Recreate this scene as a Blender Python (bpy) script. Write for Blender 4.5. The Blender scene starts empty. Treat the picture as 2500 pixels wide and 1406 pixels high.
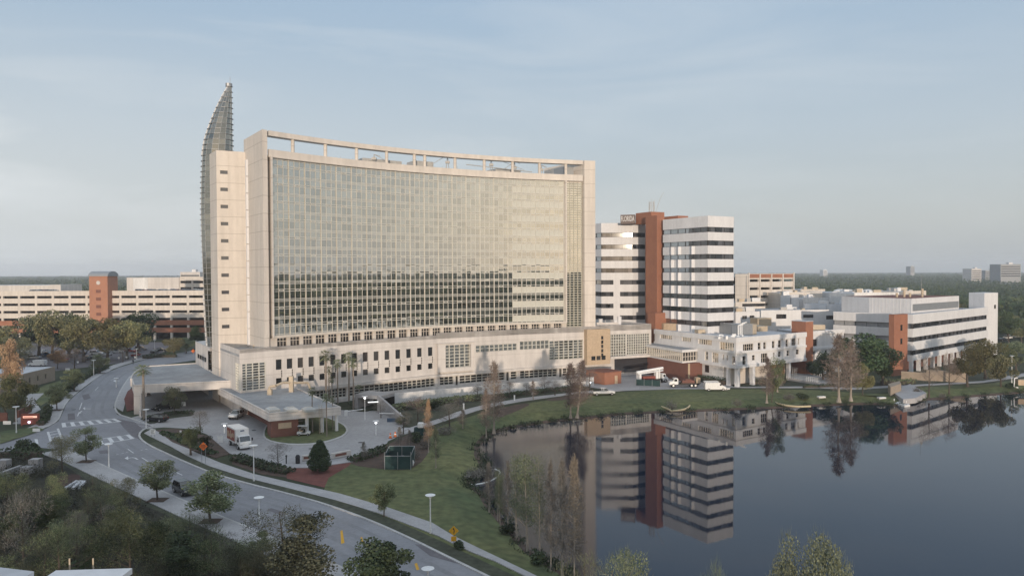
import bpy, math, random, bmesh
from mathutils import Vector, Matrix
from mathutils.geometry import tessellate_polygon
R = math.radians
sc = bpy.context.scene
col = sc.collection
rng = random.Random(7)

# ---------------------------------------------------------------- camera, sky, sun, exposure
FPX, CH = 1850.0, 31.0
HAZE = 0.00018
cam = bpy.data.objects.new('camera', bpy.data.cameras.new('camera'))
col.objects.link(cam)
sc.camera = cam
cam.data.sensor_width = 36.0
cam.data.lens = 36.0 * FPX / 2500.0
cam.data.clip_start = 0.5
cam.data.clip_end = 20000
RC = Matrix.Rotation(R(90 - 1.239), 3, 'X') @ Matrix.Rotation(-0.004, 3, 'Z')
cam.matrix_world = Matrix.Translation((0, 0, CH)) @ RC.to_4x4()

SUN_EL = 2.6
SUN_AZ = math.atan2(0.07, -1.0)          # direction towards the sun, measured from +Y clockwise
sdir = Vector((math.sin(SUN_AZ) * math.cos(R(SUN_EL)), math.cos(SUN_AZ) * math.cos(R(SUN_EL)), math.sin(R(SUN_EL))))
sun = bpy.data.objects.new('sun', bpy.data.lights.new('sun', 'SUN'))
col.objects.link(sun)
sun.data.energy = 2.6
sun.data.angle = R(0.6)
sun.data.color = (1.0, 0.83, 0.66)
sun.rotation_euler = sdir.to_track_quat('Z', 'Y').to_euler()
sun.location = (20, -60, 90)

world = bpy.data.worlds.new('World')
sc.world = world
world.use_nodes = True
wt = world.node_tree
wt.nodes.clear()
wn = lambda t, **k: node(wt, t, **k)
def node(nt, t, **k):
    n = nt.nodes.new(t)
    for a, b in k.items():
        if a.startswith('i_'):
            n.inputs[int(a[2:])].default_value = b
        else:
            setattr(n, a, b)
    return n
sky = wn('ShaderNodeTexSky')
sky.sky_type = 'NISHITA'
sky.sun_disc = False
sky.sun_elevation = R(SUN_EL)
sky.sun_rotation = SUN_AZ
sky.air_density = 1.1
sky.dust_density = 1.5
sky.ozone_density = 1.6
bg = wn('ShaderNodeBackground')
bg.inputs[1].default_value = 0.15
out = wn('ShaderNodeOutputWorld')
# thin high cloud, streaked, laid over the sky
tc = wn('ShaderNodeTexCoord')
mp = wn('ShaderNodeMapping')
mp.inputs['Scale'].default_value = (1.3, 1.3, 7.0)
mp.inputs['Rotation'].default_value = (R(9), R(-8), R(20))
nz = wn('ShaderNodeTexNoise')
nz.inputs['Scale'].default_value = 1.6
nz.inputs['Detail'].default_value = 7
nz.inputs['Roughness'].default_value = 0.55
nz.inputs['Distortion'].default_value = 0.6
cr = wn('ShaderNodeValToRGB')
cr.color_ramp.elements[0].position = 0.47
cr.color_ramp.elements[1].position = 0.80
sep = wn('ShaderNodeSeparateXYZ')
hz = wn('ShaderNodeValToRGB')                      # thin veil: grey at the horizon, paler above it, blue higher up; unseen zenith brightened to lift shade
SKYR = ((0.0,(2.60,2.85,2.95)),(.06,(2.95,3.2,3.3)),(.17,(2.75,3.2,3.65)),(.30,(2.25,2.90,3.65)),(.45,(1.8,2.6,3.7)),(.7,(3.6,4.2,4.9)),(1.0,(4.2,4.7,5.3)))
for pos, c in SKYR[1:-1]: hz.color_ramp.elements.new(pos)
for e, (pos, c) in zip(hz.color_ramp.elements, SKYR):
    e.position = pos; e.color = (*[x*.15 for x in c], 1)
vs_ = wn('ShaderNodeVectorMath', operation='SCALE'); vs_.inputs['Scale'].default_value = 6.6667
mx2 = wn('ShaderNodeMixRGB'); mx2.inputs[0].default_value = 0.86
lr = wn('ShaderNodeMapRange'); lr.inputs[1].default_value = .6; lr.inputs[2].default_value = -.6; lr.inputs[3].default_value = .22; lr.inputs[4].default_value = .75
mul = wn('ShaderNodeMath', operation='MULTIPLY')
mx = wn('ShaderNodeMixRGB'); mx.inputs[2].default_value = (3.8, 4.0, 4.1, 1)
L = wt.links.new
L(tc.outputs['Generated'], mp.inputs[0]); L(mp.outputs[0], nz.inputs['Vector'])
L(nz.outputs['Fac'], cr.inputs[0]); L(tc.outputs['Generated'], sep.inputs[0])
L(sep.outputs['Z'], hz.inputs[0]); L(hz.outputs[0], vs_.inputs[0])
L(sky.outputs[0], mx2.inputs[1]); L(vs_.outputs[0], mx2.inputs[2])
L(sep.outputs['X'], lr.inputs[0]); L(cr.outputs[0], mul.inputs[0]); L(lr.outputs[0], mul.inputs[1])
# brighter thin cloud low on the left, and the warm dawn glow round the sun
lv = wn('ShaderNodeMapRange'); lv.inputs[1].default_value = .15; lv.inputs[2].default_value = -.55; lv.inputs[3].default_value = 0; lv.inputs[4].default_value = .62
lz = wn('ShaderNodeMapRange'); lz.inputs[1].default_value = .02; lz.inputs[2].default_value = .30; lz.inputs[3].default_value = 1; lz.inputs[4].default_value = 0
lm = wn('ShaderNodeMath', operation='MULTIPLY'); la = wn('ShaderNodeMath', operation='ADD', use_clamp=True)
L(sep.outputs['X'], lv.inputs[0]); L(sep.outputs['Z'], lz.inputs[0]); L(lv.outputs[0], lm.inputs[0]); L(lz.outputs[0], lm.inputs[1])
L(lm.outputs[0], la.inputs[0]); L(mul.outputs[0], la.inputs[1])
L(mx2.outputs[0], mx.inputs[1]); L(la.outputs[0], mx.inputs[0])
dp_ = wn('ShaderNodeVectorMath', operation='DOT_PRODUCT'); dp_.inputs[1].default_value = tuple(sdir); L(tc.outputs['Generated'], dp_.inputs[0])
cl_ = wn('ShaderNodeMath', operation='MAXIMUM'); cl_.inputs[1].default_value = 0; L(dp_.outputs['Value'], cl_.inputs[0])
pw_ = wn('ShaderNodeMath', operation='POWER'); pw_.inputs[1].default_value = 3.2; L(cl_.outputs[0], pw_.inputs[0])
zf = wn('ShaderNodeMapRange'); zf.inputs[1].default_value = 0; zf.inputs[2].default_value = .6; zf.inputs[3].default_value = 1; zf.inputs[4].default_value = .1; L(sep.outputs['Z'], zf.inputs[0])
gm_ = wn('ShaderNodeMath', operation='MULTIPLY'); L(pw_.outputs[0], gm_.inputs[0]); L(zf.outputs[0], gm_.inputs[1])
gs_ = wn('ShaderNodeVectorMath', operation='SCALE'); gs_.inputs[0].default_value = (5.6, 3.95, 1.95); L(gm_.outputs[0], gs_.inputs['Scale'])
ga_ = wn('ShaderNodeVectorMath', operation='ADD'); L(mx.outputs[0], ga_.inputs[0]); L(gs_.outputs[0], ga_.inputs[1])
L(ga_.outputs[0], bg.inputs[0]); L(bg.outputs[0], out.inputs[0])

sc.view_settings.view_transform = 'Standard'
sc.view_settings.look = 'None'
sc.view_settings.exposure = 0.38
sc.view_settings.gamma = 1.0
sc.render.engine = 'CYCLES'
sc.cycles.max_bounces = 7
sc.cycles.diffuse_bounces = 3
sc.cycles.glossy_bounces = 3
sc.cycles.volume_bounces = 0
sc.cycles.transparent_max_bounces = 8
sc.cycles.use_denoising = True

# ---------------------------------------------------------------- measuring helpers (sight lines met with the ground or a wall)
def ray(px, py):
    return RC @ Vector(((px - 1250) / FPX, (703 - py) / FPX, -1))
def G(px, py, z=0.0):
    d = ray(px, py); k = (z - CH) / d.z
    return Vector((d.x * k, d.y * k, z))
def D(px, Y, py=663):
    d = ray(px, py); k = Y / d.y
    return Vector((d.x * k, Y, CH + d.z * k))
def g2(px, py, z=0.0):
    p = G(px, py, z); return (p.x, p.y)
def gp(pts, z=0.0):
    return [g2(a, b, z) for a, b in pts]

# ---------------------------------------------------------------- mesh helpers
class MB:
    def __init__(s): s.v = []; s.f = []
    def add(s, vs, fs):
        o = len(s.v); s.v += [tuple(v) for v in vs]; s.f += [tuple(i + o for i in f) for f in fs]; return s
    def box(s, x0, y0, z0, x1, y1, z1):
        return s.add([(x0,y0,z0),(x1,y0,z0),(x1,y1,z0),(x0,y1,z0),(x0,y0,z1),(x1,y0,z1),(x1,y1,z1),(x0,y1,z1)],
                     [(0,3,2,1),(4,5,6,7),(0,1,5,4),(1,2,6,5),(2,3,7,6),(3,0,4,7)])
    def quad(s, a, b, c, d): return s.add([a,b,c,d], [(0,1,2,3)])
    def prism(s, poly, z0, z1, bottom=True):
        ar = sum(poly[i][0]*poly[(i+1)%len(poly)][1]-poly[(i+1)%len(poly)][0]*poly[i][1] for i in range(len(poly)))
        if ar < 0: poly = poly[::-1]
        n = len(poly)
        vs = [(p[0],p[1],z0) for p in poly] + [(p[0],p[1],z1) for p in poly]
        tri = tessellate_polygon([[Vector((p[0],p[1],0)) for p in poly]])
        fs = []
        for t in tri:
            a, b, c = (Vector(poly[i]) for i in t)
            t = tuple(t) if (b-a).cross(c-a) > 0 else (t[0], t[2], t[1])
            fs.append(tuple(i+n for i in t))
            if bottom: fs.append((t[0], t[2], t[1]))
        fs += [(i,(i+1)%n,(i+1)%n+n,i+n) for i in range(n)]
        return s.add(vs, fs)
    def sheet(s, poly, z, holes=()):
        loops = [[Vector((p[0],p[1],z)) for p in poly]] + [[Vector((p[0],p[1],z)) for p in h] for h in holes]
        flat = [v for l in loops for v in l]
        fs = []
        for t in tessellate_polygon(loops):
            a, b, c = (flat[i] for i in t)
            fs.append(tuple(t) if (b-a).cross(c-a).z > 0 else (t[0], t[2], t[1]))
        return s.add(flat, fs)
    def tube(s, p, q, r0, r1=None, n=8, cap=True):
        p = Vector(p); q = Vector(q); r1 = r0 if r1 is None else r1
        d = (q-p); 
        if d.length < 1e-6: return s
        d.normalize(); a = d.orthogonal().normalized(); b = d.cross(a)
        vs = [p + (a*math.cos(t)+b*math.sin(t))*r0 for t in (2*math.pi*i/n for i in range(n))]
        vs += [q + (a*math.cos(t)+b*math.sin(t))*r1 for t in (2*math.pi*i/n for i in range(n))]
        fs = [(i,(i+1)%n,(i+1)%n+n,i+n) for i in range(n)]
        if cap: fs += [tuple(range(n,2*n)), tuple(range(n-1,-1,-1))]
        return s.add(vs, fs)
    def path(s, pts, r0, r1=None, n=6):
        r1 = r0 if r1 is None else r1; m = len(pts)-1
        for i in range(m):
            s.tube(pts[i], pts[i+1], r0+(r1-r0)*i/m, r0+(r1-r0)*(i+1)/m, n, cap=(i in (0, m-1)))
        return s
    def ball(s, c, rx, ry, rz, n=10, m=6):
        vs = [(c[0],c[1],c[2]+rz)]; fs = []
        for j in range(1, m):
            t = math.pi*j/m
            for i in range(n):
                a = 2*math.pi*i/n
                vs.append((c[0]+rx*math.sin(t)*math.cos(a), c[1]+ry*math.sin(t)*math.sin(a), c[2]+rz*math.cos(t)))
        vs.append((c[0],c[1],c[2]-rz)); l = len(vs)-1
        for i in range(n):
            fs.append((0, 1+i, 1+(i+1)%n)); fs.append((l, 1+(m-2)*n+(i+1)%n, 1+(m-2)*n+i))
            for j in range(m-2):
                fs.append((1+j*n+i, 1+(j+1)*n+i, 1+(j+1)*n+(i+1)%n, 1+j*n+(i+1)%n))
        return s.add(vs, fs)
    def fbox(s, F, s0, s1, z0, z1, d0, d1):
        P = F.P
        if d0 > d1: d0, d1 = d1, d0
        vs = [P(s0,d1,z0),P(s1,d1,z0),P(s1,d0,z0),P(s0,d0,z0),P(s0,d1,z1),P(s1,d1,z1),P(s1,d0,z1),P(s0,d0,z1)]
        fs = [(0,3,2,1),(4,5,6,7),(0,1,5,4),(1,2,6,5),(2,3,7,6),(3,0,4,7)]
        if not F.rh: fs = [f[::-1] for f in fs]
        return s.add(vs, fs)
    def holes(s, F, s0, s1, z0, z1, hs, t=0.3, d=0.0):
        """wall face with window openings and their reveals"""
        hs = [(max(a,s0),max(b,z0),min(c,s1),min(e,z1)) for a,b,c,e in hs if c > s0 and a < s1 and e > z0 and b < z1]
        S = sorted({s0, s1} | {h[0] for h in hs} | {h[2] for h in hs}); Z = sorted({z0, z1} | {h[1] for h in hs} | {h[3] for h in hs})
        P = F.P
        for i in range(len(S)-1):
            for j in range(len(Z)-1):
                cs = (S[i]+S[i+1])/2; cz = (Z[j]+Z[j+1])/2
                if any(h[0]<cs<h[2] and h[1]<cz<h[3] for h in hs): continue
                s.quad(P(S[i],d,Z[j]),P(S[i+1],d,Z[j]),P(S[i+1],d,Z[j+1]),P(S[i],d,Z[j+1]))
        for a,b,c,e in hs:
            k = d-t
            s.quad(P(a,d,b),P(c,d,b),P(c,k,b),P(a,k,b)); s.quad(P(a,d,e),P(c,d,e),P(c,k,e),P(a,k,e))
            s.quad(P(a,d,b),P(a,d,e),P(a,k,e),P(a,k,b)); s.quad(P(c,d,b),P(c,d,e),P(c,k,e),P(c,k,b))
        return s

class Frame:
    """a vertical wall plane from A to B: s runs along it, d stands out towards the viewer's side"""
    def __init__(f, A, B, flip=False):
        f.A = Vector((A[0],A[1])); f.B = Vector((B[0],B[1])); v = f.B-f.A; f.L = v.length; f.u = v/f.L
        n = Vector((f.u.y, -f.u.x)); f.rh = True
        if n.dot(-(f.A+f.B)/2) < 0: n = -n; f.rh = False
        if flip: n = -n; f.rh = not f.rh
        f.n = n
    def P(f, s, d, z): q = f.A + f.u*s + f.n*d; return (q.x, q.y, z)
    def hit(f, px, py, d=0.0):
        r = ray(px, py); o = f.A + f.n*d
        # solve r.xy*k = o + u*s
        det = r.x*(-f.u.y) + f.u.x*r.y
        k = (o.x*(-f.u.y) + f.u.x*o.y)/det
        s = (r.x*k-o.x)*f.u.x + (r.y*k-o.y)*f.u.y
        return s, CH + r.z*k
    def rect(f, x0, y0, x1, y1, d=0.0):
        cx, cy = (x0+x1)/2, (y0+y1)/2
        a = f.hit(x0, cy, d)[0]; b = f.hit(x1, cy, d)[0]; t = f.hit(cx, y0, d)[1]; l = f.hit(cx, y1, d)[1]
        return (min(a,b), min(t,l), max(a,b), max(t,l))

def setp(o, label=None, cat=None, group=None, kind=None):
    if label: o['label'] = label
    if cat: o['category'] = cat
    if group: o['group'] = group
    if kind: o['kind'] = kind
    return o
def mk(name, m, mat, parent=None, smooth=False, rnd=False, seed=0, bevel=0, world=True):
    me = bpy.data.meshes.new(name)
    off = parent_loc(parent) if (parent is not None and world) else Vector((0,0,0))
    me.from_pydata([(v[0]-off.x, v[1]-off.y, v[2]-off.z) for v in m.v], [], m.f)
    if bevel:
        b = bmesh.new(); b.from_mesh(me)
        bmesh.ops.remove_doubles(b, verts=b.verts, dist=1e-4)
        bmesh.ops.bevel(b, geom=[e for e in b.edges if len(e.link_faces)==2 and e.calc_face_angle(0) > 0.5], offset=bevel, segments=2, affect='EDGES', clamp_overlap=True)
        b.to_mesh(me); b.free()
    me.materials.append(mat)
    if rnd:
        at = me.attributes.new('rnd', 'FLOAT', 'FACE'); rr = random.Random(seed)
        at.data.foreach_set('value', [rr.random() for _ in me.polygons])
    if smooth: me.polygons.foreach_set('use_smooth', [True]*len(me.polygons))
    o = bpy.data.objects.new(name, me); col.objects.link(o)
    if parent is not None: o.parent = parent
    return o
ROOTS = {}
def parent_loc(p):
    l = Vector((0,0,0))
    while p is not None:
        l = l + Vector(p.location); p = p.parent
    return l
def thing(name, label, cat, loc=(0,0,0), rz=0, group=None):
    o = bpy.data.objects.new(name, None); col.objects.link(o)
    o.location = Vector((loc[0], loc[1], loc[2] if len(loc) > 2 else 0)); o.rotation_euler = (0,0,rz); o.empty_display_size = 0.5
    return setp(o, label, cat, group)
def struct(name, m, mat, **k):
    return setp(mk(name, m, mat, **k), kind='structure')
def dup(src, loc, rz=0, s=1.0, label=None, group=None):
    def cp(o, par):
        c = o.copy(); col.objects.link(c)
        if par is not None: c.parent = par
        for ch in [x for x in o.children]: cp(ch, c)
        return c
    r = cp(src, None)
    r.location = Vector((loc[0], loc[1], loc[2] if len(loc) > 2 else 0)); r.rotation_euler = (0,0,rz)
    r.scale = (s,s,s) if not isinstance(s, tuple) else s
    if label: r['label'] = label
    if group: r['group'] = group
    return r

# ---------------------------------------------------------------- materials
MATS = {}
def base_mat(name):
    m = bpy.data.materials.new(name); m.use_nodes = True; nt = m.node_tree
    p = nt.nodes['Principled BSDF']; MATS[name] = m
    return m, nt, p
def mat(name, c, rough=0.7, fine=0.10, fs=9.0, streak=0.0, var=0.12, scale=0.6, spec=0.3, metal=0.0, c2=None, bump=0.0, stretch=(1,1,1), joints=0.0, jh=4.0, detail=5):
    """paint, plaster, asphalt ...: colour with uneven wear from object-space noise"""
    m, nt, p = base_mat(name); l = nt.links.new
    tc = node(nt, 'ShaderNodeTexCoord'); mp = node(nt, 'ShaderNodeMapping'); mp.inputs['Scale'].default_value = stretch
    nz = node(nt, 'ShaderNodeTexNoise'); nz.inputs['Scale'].default_value = scale; nz.inputs['Detail'].default_value = detail; nz.inputs['Roughness'].default_value = 0.6
    l(tc.outputs['Object'], mp.inputs[0]); l(mp.outputs[0], nz.inputs['Vector'])
    r = node(nt, 'ShaderNodeValToRGB'); r.color_ramp.elements[0].position = 0.3; r.color_ramp.elements[1].position = 0.7
    a = c2 if c2 else tuple(x*(1-var) for x in c); b = c if c2 else tuple(min(1, x*(1+var)) for x in c)
    r.color_ramp.elements[0].color = (*a, 1); r.color_ramp.elements[1].color = (*b, 1)
    l(nz.outputs['Fac'], r.inputs[0])
    src = r.outputs[0]
    if fine:
        n2 = node(nt, 'ShaderNodeTexNoise'); n2.inputs['Scale'].default_value = scale*fs; n2.inputs['Detail'].default_value = 6; l(mp.outputs[0], n2.inputs['Vector'])
        m2 = node(nt, 'ShaderNodeMapRange'); m2.inputs[1].default_value = .3; m2.inputs[2].default_value = .7; m2.inputs[3].default_value = 1-fine; m2.inputs[4].default_value = 1+fine; l(n2.outputs['Fac'], m2.inputs[0])
        v2 = node(nt, 'ShaderNodeVectorMath', operation='SCALE'); l(src, v2.inputs[0]); l(m2.outputs[0], v2.inputs['Scale']); src = v2.outputs[0]
    if streak:
        mp3 = node(nt, 'ShaderNodeMapping'); mp3.inputs['Scale'].default_value = (.55,.55,.035); l(tc.outputs['Object'], mp3.inputs[0])
        n3 = node(nt, 'ShaderNodeTexNoise'); n3.inputs['Scale'].default_value = 1.6; n3.inputs['Detail'].default_value = 5; l(mp3.outputs[0], n3.inputs['Vector'])
        m3 = node(nt, 'ShaderNodeMapRange'); m3.inputs[1].default_value = .35; m3.inputs[2].default_value = .65; m3.inputs[3].default_value = 1-streak; m3.inputs[4].default_value = 1.0; l(n3.outputs['Fac'], m3.inputs[0])
        v3 = node(nt, 'ShaderNodeVectorMath', operation='SCALE'); l(src, v3.inputs[0]); l(m3.outputs[0], v3.inputs['Scale']); src = v3.outputs[0]
    if joints:
        g = node(nt, 'ShaderNodeNewGeometry'); sp = node(nt, 'ShaderNodeSeparateXYZ'); l(g.outputs['Position'], sp.inputs[0])
        md = node(nt, 'ShaderNodeMath', operation='PINGPONG'); md.inputs[1].default_value = jh/2; l(sp.outputs['Z'], md.inputs[0])
        lt = node(nt, 'ShaderNodeMath', operation='LESS_THAN'); lt.inputs[1].default_value = 0.07; l(md.outputs[0], lt.inputs[0])
        ml = node(nt, 'ShaderNodeMath', operation='MULTIPLY'); ml.inputs[1].default_value = joints; l(lt.outputs[0], ml.inputs[0])
        mm = node(nt, 'ShaderNodeMixRGB'); mm.inputs[2].default_value = (c[0]*.35,c[1]*.33,c[2]*.3,1)
        l(ml.outputs[0], mm.inputs[0]); l(src, mm.inputs[1]); src = mm.outputs[0]
    l(src, p.inputs['Base Color'])
    p.inputs['Roughness'].default_value = rough; p.inputs['Metallic'].default_value = metal
    p.inputs['Specular IOR Level'].default_value = spec
    if bump:
        bn = node(nt, 'ShaderNodeBump'); bn.inputs['Strength'].default_value = bump; bn.inputs['Distance'].default_value = 0.1
        l(nz.outputs['Fac'], bn.inputs['Height']); l(bn.outputs[0], p.inputs['Normal'])
    return m
def brickmat(name, c, c2, sc_=1.0):
    m, nt, p = base_mat(name); l = nt.links.new
    g = node(nt, 'ShaderNodeNewGeometry'); nz = node(nt, 'ShaderNodeTexNoise'); nz.inputs['Scale'].default_value = 0.35; nz.inputs['Detail'].default_value = 8; nz.inputs['Roughness'].default_value = .75
    l(g.outputs['Position'], nz.inputs['Vector'])
    sp = node(nt, 'ShaderNodeSeparateXYZ'); l(g.outputs['Position'], sp.inputs[0])
    md = node(nt, 'ShaderNodeMath', operation='PINGPONG'); md.inputs[1].default_value = 0.15; l(sp.outputs['Z'], md.inputs[0])
    lt = node(nt, 'ShaderNodeMath', operation='LESS_THAN'); lt.inputs[1].default_value = 0.02; l(md.outputs[0], lt.inputs[0])
    r = node(nt, 'ShaderNodeValToRGB'); r.color_ramp.elements[0].position = .35; r.color_ramp.elements[1].position = .65
    r.color_ramp.elements[0].color = (*c2,1); r.color_ramp.elements[1].color = (*c,1); l(nz.outputs['Fac'], r.inputs[0])
    mm = node(nt, 'ShaderNodeMixRGB'); mm.inputs[2].default_value = (c[0]*.75,c[1]*.9,c[2]*1.0,1); l(lt.outputs[0], mm.inputs[0]); l(r.outputs[0], mm.inputs[1])
    l(mm.outputs[0], p.inputs['Base Color']); p.inputs['Roughness'].default_value = .85; p.inputs['Specular IOR Level'].default_value = .2
    return m
def glassmat(name, lo, hi, refl=0.45, rough=0.04, gc=(.9,.92,.9), fm=1.0):
    """window glass: dark or curtained rooms behind, a mirror coat in front; each pane differs a little"""
    m, nt, p = base_mat(name); l = nt.links.new
    nt.nodes.remove(p); o = nt.nodes['Material Output']
    at = node(nt, 'ShaderNodeAttribute'); at.attribute_name = 'rnd'
    r = node(nt, 'ShaderNodeValToRGB'); r.color_ramp.elements[0].color = (*lo,1); r.color_ramp.elements[1].color = (*hi,1)
    r.color_ramp.elements[0].position = .25; l(at.outputs['Fac'], r.inputs[0])
    d = node(nt, 'ShaderNodeBsdfDiffuse'); l(r.outputs[0], d.inputs[0])
    gl = node(nt, 'ShaderNodeBsdfGlossy'); gl.inputs[0].default_value = (*gc,1); gl.inputs['Roughness'].default_value = rough
    mixs = node(nt, 'ShaderNodeMixShader')
    fr = node(nt, 'ShaderNodeFresnel'); fr.inputs[0].default_value = 1.45
    ad = node(nt, 'ShaderNodeMath', operation='ADD', use_clamp=True)
    rv = node(nt, 'ShaderNodeMapRange'); rv.inputs[3].default_value = refl*.90; rv.inputs[4].default_value = refl*1.08; l(at.outputs['Fac'], rv.inputs[0]); l(rv.outputs[0], ad.inputs[1])
    fmn = node(nt, 'ShaderNodeMath', operation='MULTIPLY'); fmn.inputs[1].default_value = fm; l(fr.outputs[0], fmn.inputs[0]); l(fmn.outputs[0], ad.inputs[0]); l(ad.outputs[0], mixs.inputs[0]); l(d.outputs[0], mixs.inputs[1]); l(gl.outputs[0], mixs.inputs[2])
    l(mixs.outputs[0], o.inputs[0])
    return m
def leafmat(name, a, b, c=None, patch=0.25):
    m, nt, p = base_mat(name); l = nt.links.new
    at = node(nt, 'ShaderNodeAttribute'); at.attribute_name = 'rnd'
    oi = node(nt, 'ShaderNodeObjectInfo')
    r = node(nt, 'ShaderNodeValToRGB'); r.color_ramp.elements[0].color = (*a,1); r.color_ramp.elements[1].color = (*b,1)
    if c:
        e = r.color_ramp.elements.new(0.93); e.color = (*c,1); r.color_ramp.elements[1].position = .90 if r.color_ramp.elements[1].position == 1 else r.color_ramp.elements[1].position
    l(at.outputs['Fac'], r.inputs[0])
    hs = node(nt, 'ShaderNodeHueSaturation'); l(r.outputs[0], hs.inputs['Color'])
    mr = node(nt, 'ShaderNodeMapRange'); mr.inputs[3].default_value = 1.25; mr.inputs[4].default_value = 1.95; l(oi.outputs['Random'], mr.inputs[0]); l(mr.outputs[0], hs.inputs['Value'])
    mh = node(nt, 'ShaderNodeMapRange'); mh.inputs[3].default_value = .485; mh.inputs[4].default_value = .512; l(oi.outputs['Random'], mh.inputs[0]); l(mh.outputs[0], hs.inputs['Hue'])
    hs.inputs['Saturation'].default_value = .92
    l(hs.outputs[0], p.inputs['Base Color']); p.inputs['Roughness'].default_value = .6; p.inputs['Specular IOR Level'].default_value = .2
    return m
def emit(name, c, s):
    m, nt, p = base_mat(name); p.inputs['Base Color'].default_value = (*c,1); p.inputs['Emission Color'].default_value = (*c,1); p.inputs['Emission Strength'].default_value = s
    return m

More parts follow.
